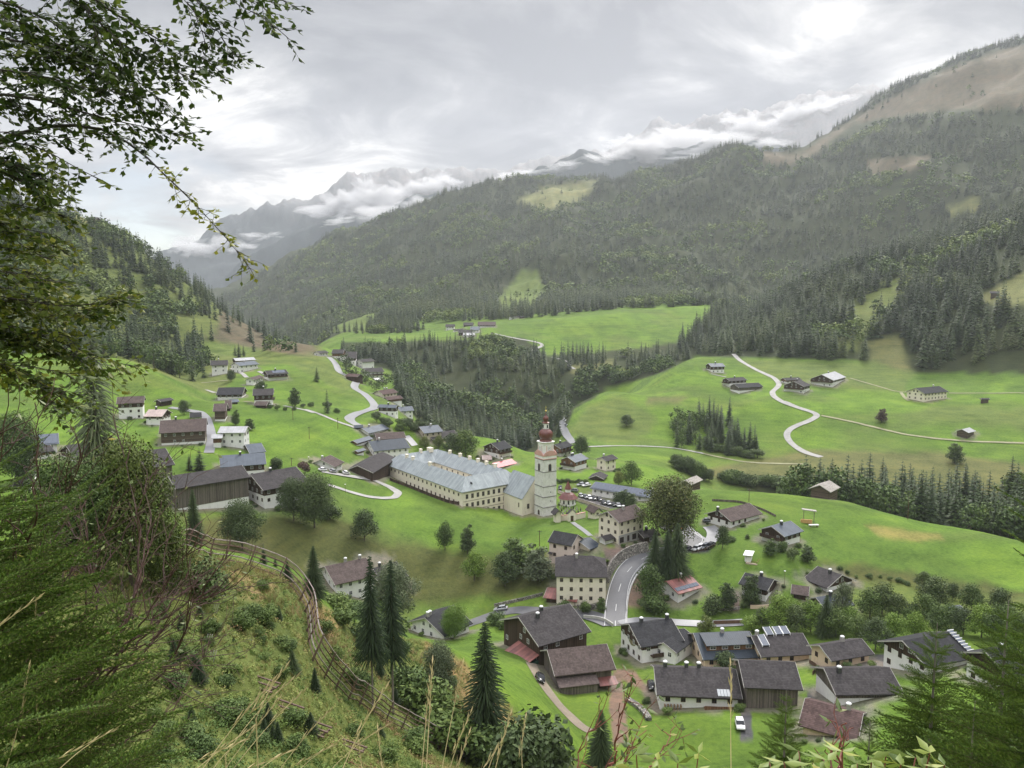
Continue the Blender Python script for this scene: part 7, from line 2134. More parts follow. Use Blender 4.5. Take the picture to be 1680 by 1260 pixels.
vt(482, 855, 72, 'near_broad', 'left one of two big dark trees before the white farmhouse', wide=.95, mat=M_DARKB)
vt(516, 866, 92, 'near_broad', 'right and larger of two big dark trees before the white farmhouse', wide=.95, mat=M_DARKB)
vt(541, 852, 30, 'bush', 'dark bush at the right foot of the two big trees', wide=1.2, mat=M_DARKB)
vt(398, 902, 82, 'near_broad', 'broad green tree on the slope below the long board barn', wide=1.05, mat=M_DARKB)
vt(320, 905, 88, 'near_spruce', 'thin spruce at the left foot of the long board barn', wide=1.0)
vt(328, 772, 36, 'spruce', 'dark conifer behind the long board barn', wide=1.9)
vt(311, 772, 26, 'spruce', 'small dark conifer left of the larger one behind the barn', wide=1.9)
vt(453, 770, 26, 'bush', 'dark rounded shrub between the slate roof and the farmhouse', mat=M_DARKB)
vt(499, 778, 24, 'bush', 'purple leaved shrub at the farmhouse roof', mat=M_RED)
vt(387, 698, 28, 'tall', 'slim dark tree behind the pale roofed white house', wide=1.1, mat=M_DARKB)
vt(409, 706, 22, 'tall', 'round headed small tree right of the pale roofed white house', wide=1.6, mat=M_DARKB)
vt(302, 680, 24, 'broad', 'small tree beside the lane above the log farmhouse', mat=M_DARKB)
vt(520, 626, 24, 'spruce', 'single spruce on the grass bank left of the far village', wide=1.6)
vt(537, 678, 40, 'spruce', 'slender spruce on the dark grass bank above the gravel path', wide=1.1)
vt(484, 667, 34, 'tall', 'slender tree right of the chalet above the green field', wide=1.3, mat=M_DARKB)
vt(379, 626, 20, 'broad', 'small tree below the white house at the forest edge', mat=M_DARKB)
vt(428, 640, 18, 'bush', 'round bush below the small white house with brown roof', mat=M_DARKB)
vt(764, 752, 52, 'broad', 'big broad tree behind the far wing of the monastery', wide=1.15)
vt(742, 748, 40, 'broad', 'dark tree left behind the big broad tree at the monastery', mat=M_DARKB)
vt(720, 736, 24, 'broad', 'small tree by the beige stone house behind the monastery', mat=M_YEL)
vt(696, 736, 22, 'broad', 'yellowish shrub tree at the far corner of the monastery roof', mat=M_YEL)
vt(1028, 699, 20, 'broad', 'spreading lone tree on the terraced meadow bank', wide=1.5, mat=M_DARKB)
vt(954, 750, 38, 'broad', 'dark round tree right of the lane behind the tower', mat=M_DARKB)
vt(917, 718, 34, 'spruce', 'dark conifer just right of the tower dome', wide=1.4)
vt(1015, 797, 26, 'broad', 'yellow green tree left of the bigger one behind the hall', mat=M_YEL)
vt(1036, 796, 42, 'broad', 'light green tree behind the long panelled hall')
for i, (x, h_) in enumerate(((1014, 23), (1024, 28), (1035, 25))):
    vt(x, 826 + i * 2, h_, 'tall', ['left', 'middle', 'right'][i] + ' one of the three little trees before the panelled hall', wide=1.9, mat=M_DARKB)
vt(1185, 900, 40, 'broad', 'dark tree beside the small car park railing', wide=.75, mat=M_DARKB)
vt(1193, 1000, 50, 'tall', 'columnar dark tree left of the pointed cypress', wide=1.25, mat=M_DARKB)
M_CYP = M_DARKB
vt(1231, 993, 56, 'tall', 'tall pointed cypress in front of the dark roofed chalet', wide=1.1, mat=M_DARKB, name='cypress_tree')
vt(1169, 1006, 38, 'bush', 'large dark bush right of the white cottage with red roof', mat=M_DARKB)
vt(1220, 998, 11, 'bush', 'clipped ball bush beside the red paved yard', wide=1.2, mat=M_DARKB)
vt(1200, 888, 10, 'bush', 'low grey bush on the lawn right of the small car park', wide=1.6)
vt(1226, 884, 9, 'tall', 'tiny dark shrub alone on the lawn', wide=1.8, mat=M_DARKB)
vt(1264, 912, 30, 'tall', 'tree at the left corner of the slate blue roofed chalet', wide=1.6)
vt(1283, 905, 22, 'bush', 'bush before the gable of the slate blue roofed chalet')
vt(1301, 920, 22, 'bush', 'dark bush below the slate blue roofed chalet', mat=M_DARKB)
vt(1325, 922, 30, 'tall', 'dark tree at the right corner of the slate blue roofed chalet', wide=1.6, mat=M_DARKB)
row = [(1427, 1013, 44), (1447, 1008, 50), (1474, 1014, 38), (1516, 1018, 42), (1534, 1004, 54), (1563, 984, 26), (1594, 1002, 40), (1514, 966, 28), (1640, 1010, 40), (1490, 1022, 24)]
for i, (x, y, h_) in enumerate(row):
    vt(x, y, h_, 'broad', 'dark round tree in the scattered row below the brown meadow bank', group='trees below the meadow bank', wide=1.05, mat=M_DARKB if i % 3 else None)
row = [(1278, 1034, 58), (1307, 1040, 48), (1330, 1036, 50), (1371, 1044, 46), (1405, 1050, 40), (1436, 1066, 50), (1465, 1050, 42), (1500, 1046, 40), (1540, 1040, 44), (1580, 1042, 42), (1610, 1046, 50), (1645, 1050, 52), (1675, 1055, 48), (1250, 1030, 34), (1395, 1032, 36), (1560, 1030, 36)]
for i, (x, y, h_) in enumerate(row):
    vt(x, y, h_, 'broad', 'leafy tree in the thicket behind the roofs of the lower hamlet', group='thicket behind the lower hamlet', wide=1.1, mat=(None, M_DARKB, M_LIME, None)[i % 4] if i % 7 else M_LIME)
vt(1354, 1044, 64, 'near_spruce', 'dark spruce rising from the thicket behind the lower hamlet', wide=1.3)
vt(1233, 1033, 24, 'broad', 'pale green tree above the dark blue roof', wide=1.7, mat=M_LIME)
vt(1159, 1035, 26, 'bush', 'yellowish bush beside the plank fence', mat=M_YEL)
vt(1381, 1018, 62, 'broad', 'nearly bare grey birch before the blue roofed boarded house', wide=.7, mat=M_WISP, name='birch_tree')
vt(745, 1048, 58, 'near_broad', 'bright light green tree before the white house with dark roof', wide=1.0, mat=M_LIME)
vt(1068, 1048, 22, 'bush', 'dry shrub above the mural house', mat=M_AUT)
vt(1190, 1096, 28, 'bush', 'round shrub tree in front of the dark blue roof', wide=1.2, mat=M_DARKB)
vt(925, 1003, 22, 'bush', 'green shrub in the garden before the tall cream house')
vt(960, 1004, 24, 'bush', 'flowering shrub in the garden before the tall cream house')
vt(986, 1003, 26, 'tall', 'pointed shrub beside the corner of the tall cream house', wide=1.3)
vt(1446, 693, 24, 'tall', 'bare little tree alone on the right meadow', wide=1.5, mat=M_RED)
vt(1566, 760, 34, 'tall', 'dark tree alone on the brown bank at the right', wide=1.5, mat=M_DARKB)
for i, (x, y, h_) in enumerate([(386, 584, 18), (392, 586, 23), (400, 585, 19)]):
    vt(x, y, h_, 'spruce', ['left', 'tallest middle', 'right'][i] + ' one of three spruces above the blue roofed house', wide=1.5)
# bushes along banks
def hedge(crop, pts, n, hpx, kind, label, group, jit=6, mat=None):
    P_ = np.array([zp(crop, q) for q in pts]); s = np.concatenate([[0], np.cumsum(np.hypot(*np.diff(P_, axis=0).T))])
    for i in range(n):
        t = (i + random.random() * .6) / n * s[-1]
        x = np.interp(t, s, P_[:, 0]) + random.uniform(-jit, jit) * .5; y = np.interp(t, s, P_[:, 1]) + random.uniform(-jit, jit) * .3
        vt(float(x), float(y), hpx * random.uniform(.7, 1.25), kind, label, wide=random.uniform(1.0, 1.5), group=group, mat=mat if random.random() < .6 else None)


hedge(4, [(1050, 650), (1150, 690), (1250, 715), (1390, 735)], 16, 16, 'bush', 'dark bush in the belt running down from the meadow grove', 'bushes below the meadow grove', mat=M_DARKB)
hedge(4, [(870, 790), (940, 820), (1010, 850), (1090, 880)], 12, 24, 'broad', 'leafy tree in the clump behind the shingled hay barn', 'trees behind the shingled hay barn', mat=M_DARKB)
hedge(4, [(1180, 880), (1300, 900), (1450, 905), (1560, 915)], 14, 22, 'bush', 'bush in the belt between the bright meadow and the brown bank', 'bushes beyond the bright meadow', mat=M_DARKB)
hedge(13, [(90, 470), (200, 460), (300, 465), (430, 485)], 14, 8, 'bush', 'clipped dark hedge bush behind the round chapel', 'hedge behind the round chapel', 2, M_DARKB)
hedge(2, [(680, 830), (800, 870), (560, 850), (420, 800)], 14, 18, 'bush', 'bush on the bank below the houses of the winding road', 'bushes on the bank below the winding road', 10, M_DARKB)
hedge(2, [(840, 700), (1000, 740), (1130, 790), (1280, 850), (1400, 880), (1460, 900)], 30, 34, 'far_broad', 'leafy tree at the near edge of the ravine behind the monastery', 'leafy trees at the near edge of the ravine', 22)
hedge(2, [(650, 520), (680, 600), (720, 680), (800, 720)], 14, 34, 'far_broad', 'leafy tree where the ravine meets the far village', 'leafy trees where the ravine meets the far village', 20)
hedge(2, [(230, 430), (300, 520), (400, 600), (440, 620), (560, 560)], 14, 18, 'far_broad', 'garden tree among the houses of the far village', 'garden trees of the far village', 14, M_DARKB)
hedge(2, [(170, 240), (300, 250), (420, 240), (560, 240), (700, 225)], 20, 20, 'spruce', 'small dark conifer on the ridge left of the distant hamlet', 'conifers left of the distant hamlet', 8)
hedge(7, [(820, 600), (960, 640), (1100, 650), (1300, 690)], 8, 8, 'bush', 'low bush on the rough bank below the bright meadow', 'low bushes on the rough bank', 8)
hedge(6, [(10, 770), (70, 790), (110, 820)], 5, 22, 'bush', 'green bush beside the lane left of the big dark chalet', 'bushes left of the big dark chalet', 4)
hedge(1, [(900, 420), (1000, 440), (1250, 400), (1380, 470)], 9, 9, 'bush', 'bush on the dark grass bank above the gravel path', 'bushes above the gravel path', 6, M_DARKB)
# ------------------------------------------------------------------ camera hillside: fence, undergrowth, young trees
def in_zone(px, py, poly): return poly_sd(px, py, poly) > 0


HILL = [(-400, 880), (330, 905), (420, 928), (490, 955), (540, 1005), (600, 1040), (690, 1052), (760, 1100), (800, 1150), (850, 1200), (900, 1262), (2100, 1262), (2100, 2200), (-400, 2200)]


def clump_mass(name, n, r0, r1, size, nleaf, leaf, mat, label, poly, seed, up=.6, dens=None, blade=False, azr=(-.62, .62)):
    rg = np.random.default_rng(seed)
    r = np.sqrt(rg.uniform(r0 ** 2, r1 ** 2, n)); a = rg.uniform(*azr, n)
    x, y = r * np.sin(a), r * np.cos(a); z = theight(x, y); px, py = proj(x, y, z)
    k = in_zone(px, py, poly)
    if dens is not None: k &= rg.random(n) < dens(x, y)
    x, y, z, r = x[k], y[k], z[k], r[k]; n = len(x)
    s = rg.uniform(size[0], size[1], n) * (0.6 + .9 * fbm(x / 6, y / 6, 2, seed))
    m_ = nleaf
    C = np.repeat(np.stack([x, y, z], 1), m_, 0); S = np.repeat(s, m_)
    N_ = n * m_
    if blade:
        ang = rg.uniform(0, 6.28, N_); off = rg.random((N_, 2)) * .5 - .25
        base_ = C + np.concatenate([off * S[:, None], np.zeros((N_, 1))], 1)
        lean = rg.normal(0, .35, (N_, 2)); tip = base_ + np.stack([lean[:, 0] * S, lean[:, 1] * S, S * rg.uniform(.6, 1.1, N_)], 1)
        w = leaf * rg.uniform(.6, 1.3, N_)
        sx = np.stack([np.cos(ang) * w, np.sin(ang) * w, np.zeros(N_)], 1)
        V = np.stack([base_ - sx, base_ + sx, tip], 1).reshape(-1, 3); F = np.arange(3 * N_).reshape(-1, 3); rep = 3
    else:
        d = rg.normal(size=(N_, 3)); d /= np.linalg.norm(d, axis=1)[:, None]
        P = C + d * (S * rg.random(N_) ** .4)[:, None] * np.array([1, 1, up]); P[:, 2] += S * up * .75
        nr = d + rg.normal(size=(N_, 3)) * .7 + np.array([0, 0, .8]); nr /= np.linalg.norm(nr, axis=1)[:, None]
        t1 = np.cross(nr, rg.normal(size=(N_, 3))); t1 /= np.linalg.norm(t1, axis=1)[:, None]; t2 = np.cross(nr, t1)
        l = (leaf * rg.uniform(.6, 1.5, N_))[:, None]
        V = np.stack([P - t1 * l, P + t2 * l * .5, P + t1 * l, P - t2 * l * .5], 1).reshape(-1, 3); F = np.arange(4 * N_).reshape(-1, 4); rep = 4
    pc = fbm(x / 9, y / 9, 3, seed + 5); tint = np.repeat(np.clip((pc - .5) * 2.6 + .5 + rg.normal(0, .16, n), 0, 1), m_)
    tint = np.repeat(np.clip(tint + rg.normal(0, .08, N_), 0, 1), rep)
    o = link(name, mesh_np(name, V, F, mat, attrs={'tint': ('FLOAT', tint)}))
    print(name, n)
    return tag(o, label, None, None, 'stuff')


def mat_tint(name, stops, rough=.75):
    t = NT(name); at = t.N('ShaderNodeAttribute'); at.attribute_name = 'tint'
    t.base(t.ramp(at.outputs['Fac'], stops)).set(rough, .2)
    return t.mat


M_UND = mat_tint('undergrowth_leaves', [(0.0, (.07, .12, .03)), (.35, (.14, .20, .045)), (.62, (.21, .25, .065)), (.8, (.26, .25, .08)), (.93, (.28, .21, .09)), (1, (.20, .11, .06))])
M_DRY = mat_tint('dry_grass_blades', [(0, (.22, .19, .08)), (.5, (.34, .26, .12)), (1, (.46, .36, .19))])
M_GRN = mat_tint('grass_blades', [(0, (.12, .18, .045)), (.5, (.20, .25, .065)), (1, (.34, .31, .12))])
clump_mass('undergrowth', 30000, 34, 146, (.16, .6), 28, .075, M_UND, 'mixed shrubby undergrowth covering the steep hillside below the viewpoint', HILL, 301)
clump_mass('grass', 16000, 36, 148, (.3, .8), 16, .018, M_GRN, 'rough grass between the shrubs on the steep hillside', HILL, 302, blade=True)
DRYZ = [(300, 905), (400, 920), (460, 950), (540, 1010), (620, 1045), (700, 1056), (760, 1090), (820, 1140), (870, 1200), (890, 1262), (740, 1262), (740, 1150), (660, 1080), (540, 1060), (450, 1000), (380, 970), (300, 960)]
clump_mass('dry_grass', 9000, 60, 150, (.4, .9), 26, .022, M_DRY, 'bleached dry grass along the crest of the hillside', DRYZ, 303, blade=True, dens=lambda x, y: sstep(.42, .56, fbm(x / 10, y / 10, 2, 304)))
# young trees and shrubs on the hillside
rg = np.random.default_rng(77)
M_SHR = mat_leaf('shrub_leaves', (0.05, 0.085, 0.02), (0.10, 0.15, 0.03), (0.17, 0.21, 0.05))
def ht(px, py, hpx, kind, label, **k): return vt(px, py, hpx, kind, label, rmin=34, **k)


n_ = 0
for k in range(400):
    x = rg.uniform(250, 760); y = rg.uniform(930, 1258)
    if poly_sd(np.array([x]), np.array([y]), HILL)[0] < 6: continue
    fx = np.interp(y, [915, 945, 985, 1070, 1100, 1160, 1220, 1265], [330, 440, 492, 503, 515, 590, 700, 800])
    if abs(x - fx) < 26: continue
    kind = 'bush' if rg.random() < .75 else 'spruce'
    hp = rg.uniform(12, 30) * (0.8 + (y - 930) / 500)
    if kind == 'bush': ht(x, y, hp, 'bush', 'low leafy shrub among the undergrowth of the near hillside', group='shrubs on the near hillside', wide=rg.uniform(1, 1.5), mat=M_SHR if rg.random() < .6 else None)
    else: ht(x, y, hp * 1.25, 'near_spruce', 'waist high young spruce on the near hillside', group='young spruces on the near hillside', wide=rg.uniform(1.2, 1.8))
    n_ += 1
    if n_ > 95: break
# trees at the foot of the slope
ht(516, 985, 88, 'near_spruce', 'slender spruce at the left corner of the lone white house', wide=1.25)
ht(472, 955, 34, 'near_spruce', 'small spruce above the bend of the snow fence', wide=1.5)
ht(452, 930, 20, 'spruce', 'tiny spruce at the top of the snow fence', wide=1.5)
ht(433, 925, 34, 'spruce', 'young grey spruce beside the start of the snow fence', wide=1.6)
for i, (x, y, h_, w_) in enumerate([(552, 1000, 30, 1.8), (585, 1012, 34, 1.6), (622, 1018, 40, 1.5), (600, 1060, 56, 1.3), (560, 1025, 34, 1.5), (640, 1050, 55, 1.2), (705, 1190, 80, 1.2), (675, 1150, 70, 1.1), (735, 1235, 84, 1.2), (820, 1275, 90, 1.1)]):
    ht(x, y, h_, 'bush', 'dense green thicket bush at the foot of the near slope', group='thicket at the foot of the near slope', wide=w_, mat=None if i % 2 else M_SHR)
ht(648, 1020, 100, 'near_broad', 'pale wispy tree right of the lone white house', wide=.95, mat=M_WISP)
ht(612, 1172, 245, 'bare_spruce', 'left one of the two tall bare trunked spruces', wide=.68)
ht(645, 1172, 240, 'bare_spruce', 'right one of the two tall bare trunked spruces', wide=.68)
ht(722, 1140, 90, 'near_broad', 'loose green tree on the golden grass crest', wide=.8, mat=M_WISP)
ht(796, 1262, 228, 'near_spruce', 'tall dark spruce standing alone on the crest below the middle', wide=.95)
ht(890, 1290, 140, 'bush', 'large dark round tree at the bottom edge', wide=.95, mat=M_DARKB, cat='tree', name='broadleaf_tree')
ht(850, 1300, 120, 'bush', 'dark round tree at the foot of the lone spruce', wide=.9, mat=M_DARKB, cat='tree', name='broadleaf_tree')
ht(985, 1275, 105, 'near_spruce', 'dark bushy spruce at the bottom edge before the gravel drive', wide=1.4)
# larch and leafy trees at the left
register('larch', tree_mesh('crown', spruce_arrays(75, 15, 90, rad=.17, base_z=.1, seg=5, wfac=.16, droop=.6, irr=.5), mat_leaf('larch_needles', (.08, .10, .05), (.14, .17, .08), (.2, .23, .11))), trunk_mesh('trunk', r=.009, mat=M_BARKG))
vt(168, 865, 300, 'larch', 'tall larch with drooping twigs before the left farmhouses', r=125, name='larch_tree', wide=.95)
vt(215, 960, 225, 'near_broad', 'yellowing leafy tree behind the near twigs at the left', rmin=60, mat=M_YEL, wide=.75)
vt(120, 930, 170, 'near_broad', 'green leafy tree behind the near spruce at the left', rmin=60, wide=.9)
vt(275, 985, 130, 'near_broad', 'leafy tree at the left end of the hillside thicket', rmin=60, wide=.8, mat=M_YEL)
vt(30, 800, 110, 'near_broad', 'dark leafy tree at the left edge before the solar covered roof', rmin=100, wide=.9)
vt(330, 980, 70, 'bush', 'leafy bush beside the start of the snow fence', rmin=60, wide=1.2)

# snow fence: timber snow racks stepping down the slope
fpx = [(285, 912), (345, 920), (400, 932), (440, 945), (470, 960), (492, 985), (502, 1010), (504, 1045), (505, 1072), (518, 1100), (548, 1128), (592, 1160), (642, 1190), (700, 1220), (760, 1248), (800, 1264)]
Qf = smooth_path(resample([hit(x, y, 34) for x, y in fpx], 1.2), 3)
e0 = Vector((Qf[0][0], Qf[0][1], float(theight(*Qf[0]))))
fence = link('snow_fence', None, loc=e0); tag(fence, 'long rusty brown snow fence curving down the near hillside', 'fence')
M_RUSTW = mat_plain('rusty_timber', (0.13, 0.085, 0.065), .35, 2, rough=.7)
M_RAILW = mat_plain('bleached_rail', (0.25, 0.21, 0.19), .3, 2, rough=.7)
T, N = path_normals(Qf)
G = [Vector((q[0], q[1], float(theight(*q)))) - e0 for q in Qf]
# lean the racks towards the valley (outward from the viewpoint)
UP = []
for i, q in enumerate(Qf):
    gx = float(theight(q[0] + 1.5, q[1]) - theight(q[0] - 1.5, q[1])); gy = float(theight(q[0], q[1] + 1.5) - theight(q[0], q[1] - 1.5))
    dn = Vector((-gx, -gy, 0)).normalized()
    UP.append((Vector((0, 0, 1)) * .92 + dn * .42))
UP = [(UP[max(0, i - 2)] + UP[max(0, i - 1)] + UP[i] + UP[min(len(UP) - 1, i + 1)] + UP[min(len(UP) - 1, i + 2)]) / 5 for i in range(len(UP))]
for k, s_ in enumerate((.45, 1.0, 1.55, 2.1, 2.65)):
    b = MB(); b.tube([g + u * s_ for g, u in zip(G, UP)], .075, 4); b.build('rail', M_RAILW if k in (4, 1) else M_RUSTW, fence)
for i in range(0, len(G), 3):
    b = MB(); g, u = G[i], UP[i]
    b.tube([g - u * .3, g + u * 2.8], .09, 4); b.tube([g + u * 2.0, g + Vector((-u.x, -u.y, 0)) * 1.2 + Vector((0, 0, -.9)) + Vector((0, 0, .2))], .07, 4)
    b.build('post', M_RUSTW, fence)
# short broken racks and marker pegs on the slope
for i, (x, y) in enumerate([(470, 1168), (515, 1200), (575, 1232), (432, 1128)]):
    p = hit(x, y, 34); e = link('broken_rack', None, loc=p, rz=-.5); tag(e, ['short broken timber rack lying left below the fence', 'broken timber rack halfway down the near slope', 'broken timber rack lowest on the near slope', 'broken timber rack highest on the near slope'][i], 'fence')
    b = MB()
    for k in range(3): b.box(-1.4, 1.4, -.5 + k * .45, -.38 + k * .45, .1 + .15 * k, .2 + .15 * k)
    b.box(-1.1, -1.0, -.6, .7, 0, .12); b.box(.9, 1.0, -.6, .7, 0, .12); b.build('rails', M_RUSTW, e)
for i, (x, y) in enumerate([(355, 975), (348, 1003), (342, 1028), (336, 1055), (342, 1082)]):
    p = hit(x, y, 34)
    for j in range(3):
        b = MB(); b.tube([(j * .18, 0, -.2), (j * .18 + .25, .1, .7)], .03, 4)
        o = b.build('peg', mat_plain('pale_peg', (.5, .48, .45), .1), None, loc=p); tag(o, 'pale slanting peg in the rows left of the snow fence', 'peg', 'pegs left of the snow fence')

# ------------------------------------------------------------------ near plants
def at_d(px, py, d):
    x, y, z = ray(px, py); v = Vector((float(x), float(y), float(z))); return v.normalized() * d


PXM = FPX


class Leafer:
    """leaf blades as small folded quads"""
    def __init__(s, seed): s.V = []; s.F = []; s.t = []; s.rg = np.random.default_rng(seed)
    def leaf(s, p, d, l, w, tint, nrm=None):
        d = d.normalized()
        nn = nrm if nrm is not None else Vector(s.rg.normal(0, .55, 3)) + Vector((0, 0, 1))
        sd_ = d.cross(nn)
        if sd_.length < 1e-4: sd_ = d.cross(Vector((1, .3, 0)))
        sd_.normalize(); up = sd_.cross(d)
        o = len(s.V); m = p + d * l * .45
        s.V += [p, m + sd_ * w - up * w * .25, p + d * l, m - sd_ * w - up * w * .25, m + up * w * .1]
        s.F += [(o, o + 1, o + 4), (o + 1, o + 2, o + 4), (o + 2, o + 3, o + 4), (o + 3, o, o + 4)]
        s.t += [tint] * 5
    def build(s, name, mat, parent, loc):
        V = np.array([tuple(v - loc) for v in s.V])
        return link(name, mesh_np(name, V, np.array(s.F), mat, attrs={'tint': ('FLOAT', np.array(s.t))}), parent)


def mat_backlit(name, stops):
    t = NT(name); at = t.N('ShaderNodeAttribute'); at.attribute_name = 'tint'
    c = t.ramp(at.outputs['Fac'], stops); t.base(c).set(.5, .35)
    tr = t.N('ShaderNodeBsdfTranslucent'); t.L(c, tr.inputs[0])
    mx = t.N('ShaderNodeMixShader'); mx.inputs[0].default_value = .3
    t.L(t.b.outputs[0], mx.inputs[1]); t.L(tr.outputs[0], mx.inputs[2]); t.L(mx.outputs[0], t.out.inputs[0])
    return t.mat


M_BEECH = mat_backlit('beech_leaves', [(0, (.022, .036, .012)), (.35, (.05, .08, .018)), (.7, (.13, .17, .03)), (1, (.27, .27, .04))])
M_TWIG = mat_plain('twig_bark', (0.055, 0.045, 0.04), .3, 8)
BD = 7.0
LIMBS = [  # polyline in photo pixels, start radius m, leafiness, twig length px, leafy from fraction
    ([(-260, 330), (0, 231), (60, 208), (119, 205), (167, 208), (208, 232), (244, 259), (268, 286), (298, 312), (327, 342), (357, 375), (390, 412), (410, 440)], .045, .9, 36, .62),
    ([(-120, -160), (60, -60), (134, 0), (167, 36), (179, 63), (193, 89), (214, 125), (244, 149), (268, 173), (298, 202)], .03, .8, 58, .3),
    ([(-80, -180), (80, -60), (155, 0), (190, 24), (226, 45), (256, 63), (286, 77), (315, 89), (342, 98), (362, 118)], .028, .9, 58, .35),
    ([(60, -200), (220, -90), (327, 0), (345, 30), (362, 62), (385, 90)], .02, 1.0, 46, .45),
    ([(100, -220), (300, -80), (366, 0), (417, 18), (446, 39), (470, 60)], .018, .8, 34, .5),
    ([(120, -200), (380, -60), (440, -10), (482, 10)], .015, .8, 26, .6),
    ([(-260, 200), (0, 150), (90, 167), (149, 190), (208, 202), (255, 212), (296, 222)], .035, 1.3, 46, .2),
    ([(-200, 260), (27, 229), (60, 241), (89, 253), (131, 280), (172, 298)], .02, .8, 40, .2),
    ([(-260, 60), (-20, 60), (60, 70), (120, 95), (170, 130), (200, 160)], .03, 1.1, 62, .1),
    ([(-200, -40), (0, 0), (60, 20), (110, 50), (140, 90)], .03, 1.1, 66, .0),
    ([(-260, 240), (-40, 260), (30, 290), (70, 320), (95, 350)], .03, 1.7, 44, .1),
    ([(-260, 330), (-40, 340), (20, 370), (60, 395), (100, 408)], .03, 1.8, 40, .1),
    ([(-260, 500), (-60, 480), (40, 492), (100, 505), (150, 500), (190, 492), (230, 484)], .03, 1.4, 46, .1),
    ([(-260, 560), (-60, 530), (40, 540), (110, 565), (165, 588), (225, 603)], .03, 1.4, 44, .1),
    ([(-260, 620), (-60, 590), (20, 600), (70, 630), (110, 660), (138, 676)], .03, 1.3, 40, .1),
    ([(-260, 460), (-60, 440), (10, 450), (60, 465), (100, 470)], .03, 1.2, 50, .1),
    ([(-200, 120), (0, 110), (80, 125), (150, 150), (205, 148)], .025, 1.3, 50, .1),
]
_rj = np.random.default_rng(44)
for pl, r0, lf_, tl, f0 in list(LIMBS):
    k = list(LIMBS[0][0]) is pl
    for c in range(0 if pl is LIMBS[0][0] else (2 if pl[3][1] > 260 else 1)):
        dx, dy = _rj.uniform(-22, 6), _rj.uniform(-34, 34)
        LIMBS.append(([(x + dx * i / 3, y + dy * min(1, .3 + i / 4) + _rj.uniform(-6, 6)) for i, (x, y) in enumerate(pl[:-1])], r0 * .4, lf_ * 1.15, tl, f0 * .8))
LIMBS += [([(-200, 40 + 60 * k), (-20, 30 + 62 * k), (50, 25 + 64 * k), (110 - 8 * (k % 3), 35 + 64 * k)], .012, .8, 60, .05) for k in range(4)]
LIMBS += [([(-200, 290 + 38 * k), (-20, 285 + 38 * k), (40, 300 + 38 * k), (92 - 10 * (k % 2), 310 + 38 * k)], .012, 1.2, 42, .05) for k in range(5)]
LIMBS += [([(-200, 500 + 32 * k), (-20, 500 + 32 * k), (60, 505 + 32 * k), (120 - 12 * (k % 2), 520 + 31 * k)], .012, 1.1, 44, .05) for k in range(5)]
bt = at_d(-330, 500, 7.4); bx_, by_ = bt.x, bt.y
beech_z = float(theight(bx_, by_))
beech = link('beech_tree', None, loc=(bx_, by_, beech_z)); tag(beech, 'near beech tree reaching leafy branches in from the upper left', 'tree')
bo = Vector((bx_, by_, beech_z))
b = MB(); b.tube([(0, 0, -.3), (.03, .02, 2.5), (-.05, 0, 6), (.05, .05, 10)], [.24, .2, .15, .06], 12); b.build('trunk', mat_plain('beech_bark', (.16, .155, .14), .2, 3), beech)
rgb = np.random.default_rng(5)
for li, (pl, r0, leafy, tl, f0) in enumerate(LIMBS):
    dep = BD + rgb.uniform(-.6, .6)
    pts = [at_d(x, y, dep + .25 * math.sin(i * 1.3 + li)) for i, (x, y) in enumerate(pl)]
    # densify
    P = []
    for a, c in zip(pts, pts[1:]):
        n = max(2, int((c - a).length / .12))
        for k in range(n): P.append(a.lerp(c, k / n))
    P.append(pts[-1])
    for _ in range(2): P = [P[0]] + [(P[i - 1] + P[i] * 2 + P[i + 1]) / 4 for i in range(1, len(P) - 1)] + [P[-1]]
    m_ = len(P)
    b = MB(); loc = bo
    b.tube([p - bo for p in P[::2]] + [P[-1] - bo], [max(.003, .6 * r0 * (1 - i / (m_ / 2 + 1)) ** 1.4) for i in range(len(P[::2]) + 1)], 5)
    lf = Leafer(500 + li)
    low = np.mean([p[1] for p in pl]) > 260
    for i in range(int(m_ * f0), m_):
        nt_ = leafy * (3.4 if i > m_ * .25 else 1.6)
        cnt = int(nt_) + (rgb.random() < nt_ % 1)
        T_ = (P[min(i + 1, m_ - 1)] - P[i - 1]).normalized()
        for _ in range(cnt):
            # twig direction: in the spray plane, drooping
            side = Vector((rgb.normal(0, 1), rgb.normal(0, .5), rgb.normal(-.15, .55)))
            d = (T_ * rgb.uniform(.5, 1.1) + side * .8).normalized()
            Lt = tl / PXM * dep * rgb.uniform(.35, 1.15)
            q = P[i].copy(); n = max(2, int(Lt / .035)); tw = [q - bo]
            tt = float(np.clip((.68 if low else .36) + rgb.normal(0, .16) + (.25 if li == 0 else 0), 0, 1))  # lower limbs tinted lighter: their lit look is put into the leaf colour
            for s_ in range(n):
                d = (d + Vector((rgb.normal(0, .12), rgb.normal(0, .1), -.05 + rgb.normal(0, .08)))).normalized()
                q = q + d * .035; tw.append(q - bo)
                for sg in ((1,) if s_ % 2 else (-1,)):
                    sd_ = d.cross(Vector((rgb.normal(0, .25), rgb.normal(0, .25), 1))).normalized() * sg
                    if rgb.random() < .88: lf.leaf(q, (d * .7 + sd_ + Vector((0, 0, rgb.normal(-.1, .25)))), rgb.uniform(.05, .08), rgb.uniform(.016, .024), float(np.clip(tt + rgb.normal(0, .1), 0, 1)))
            lf.leaf(q, d, .05, .015, tt)
            b.tube([tw[0], tw[len(tw) // 2], tw[-1]], [.003, .0022, .0012], 3, cap=False)
    br = b.build('branch', M_TWIG, beech)
    lf.build('leaves', M_BEECH, br, bo)

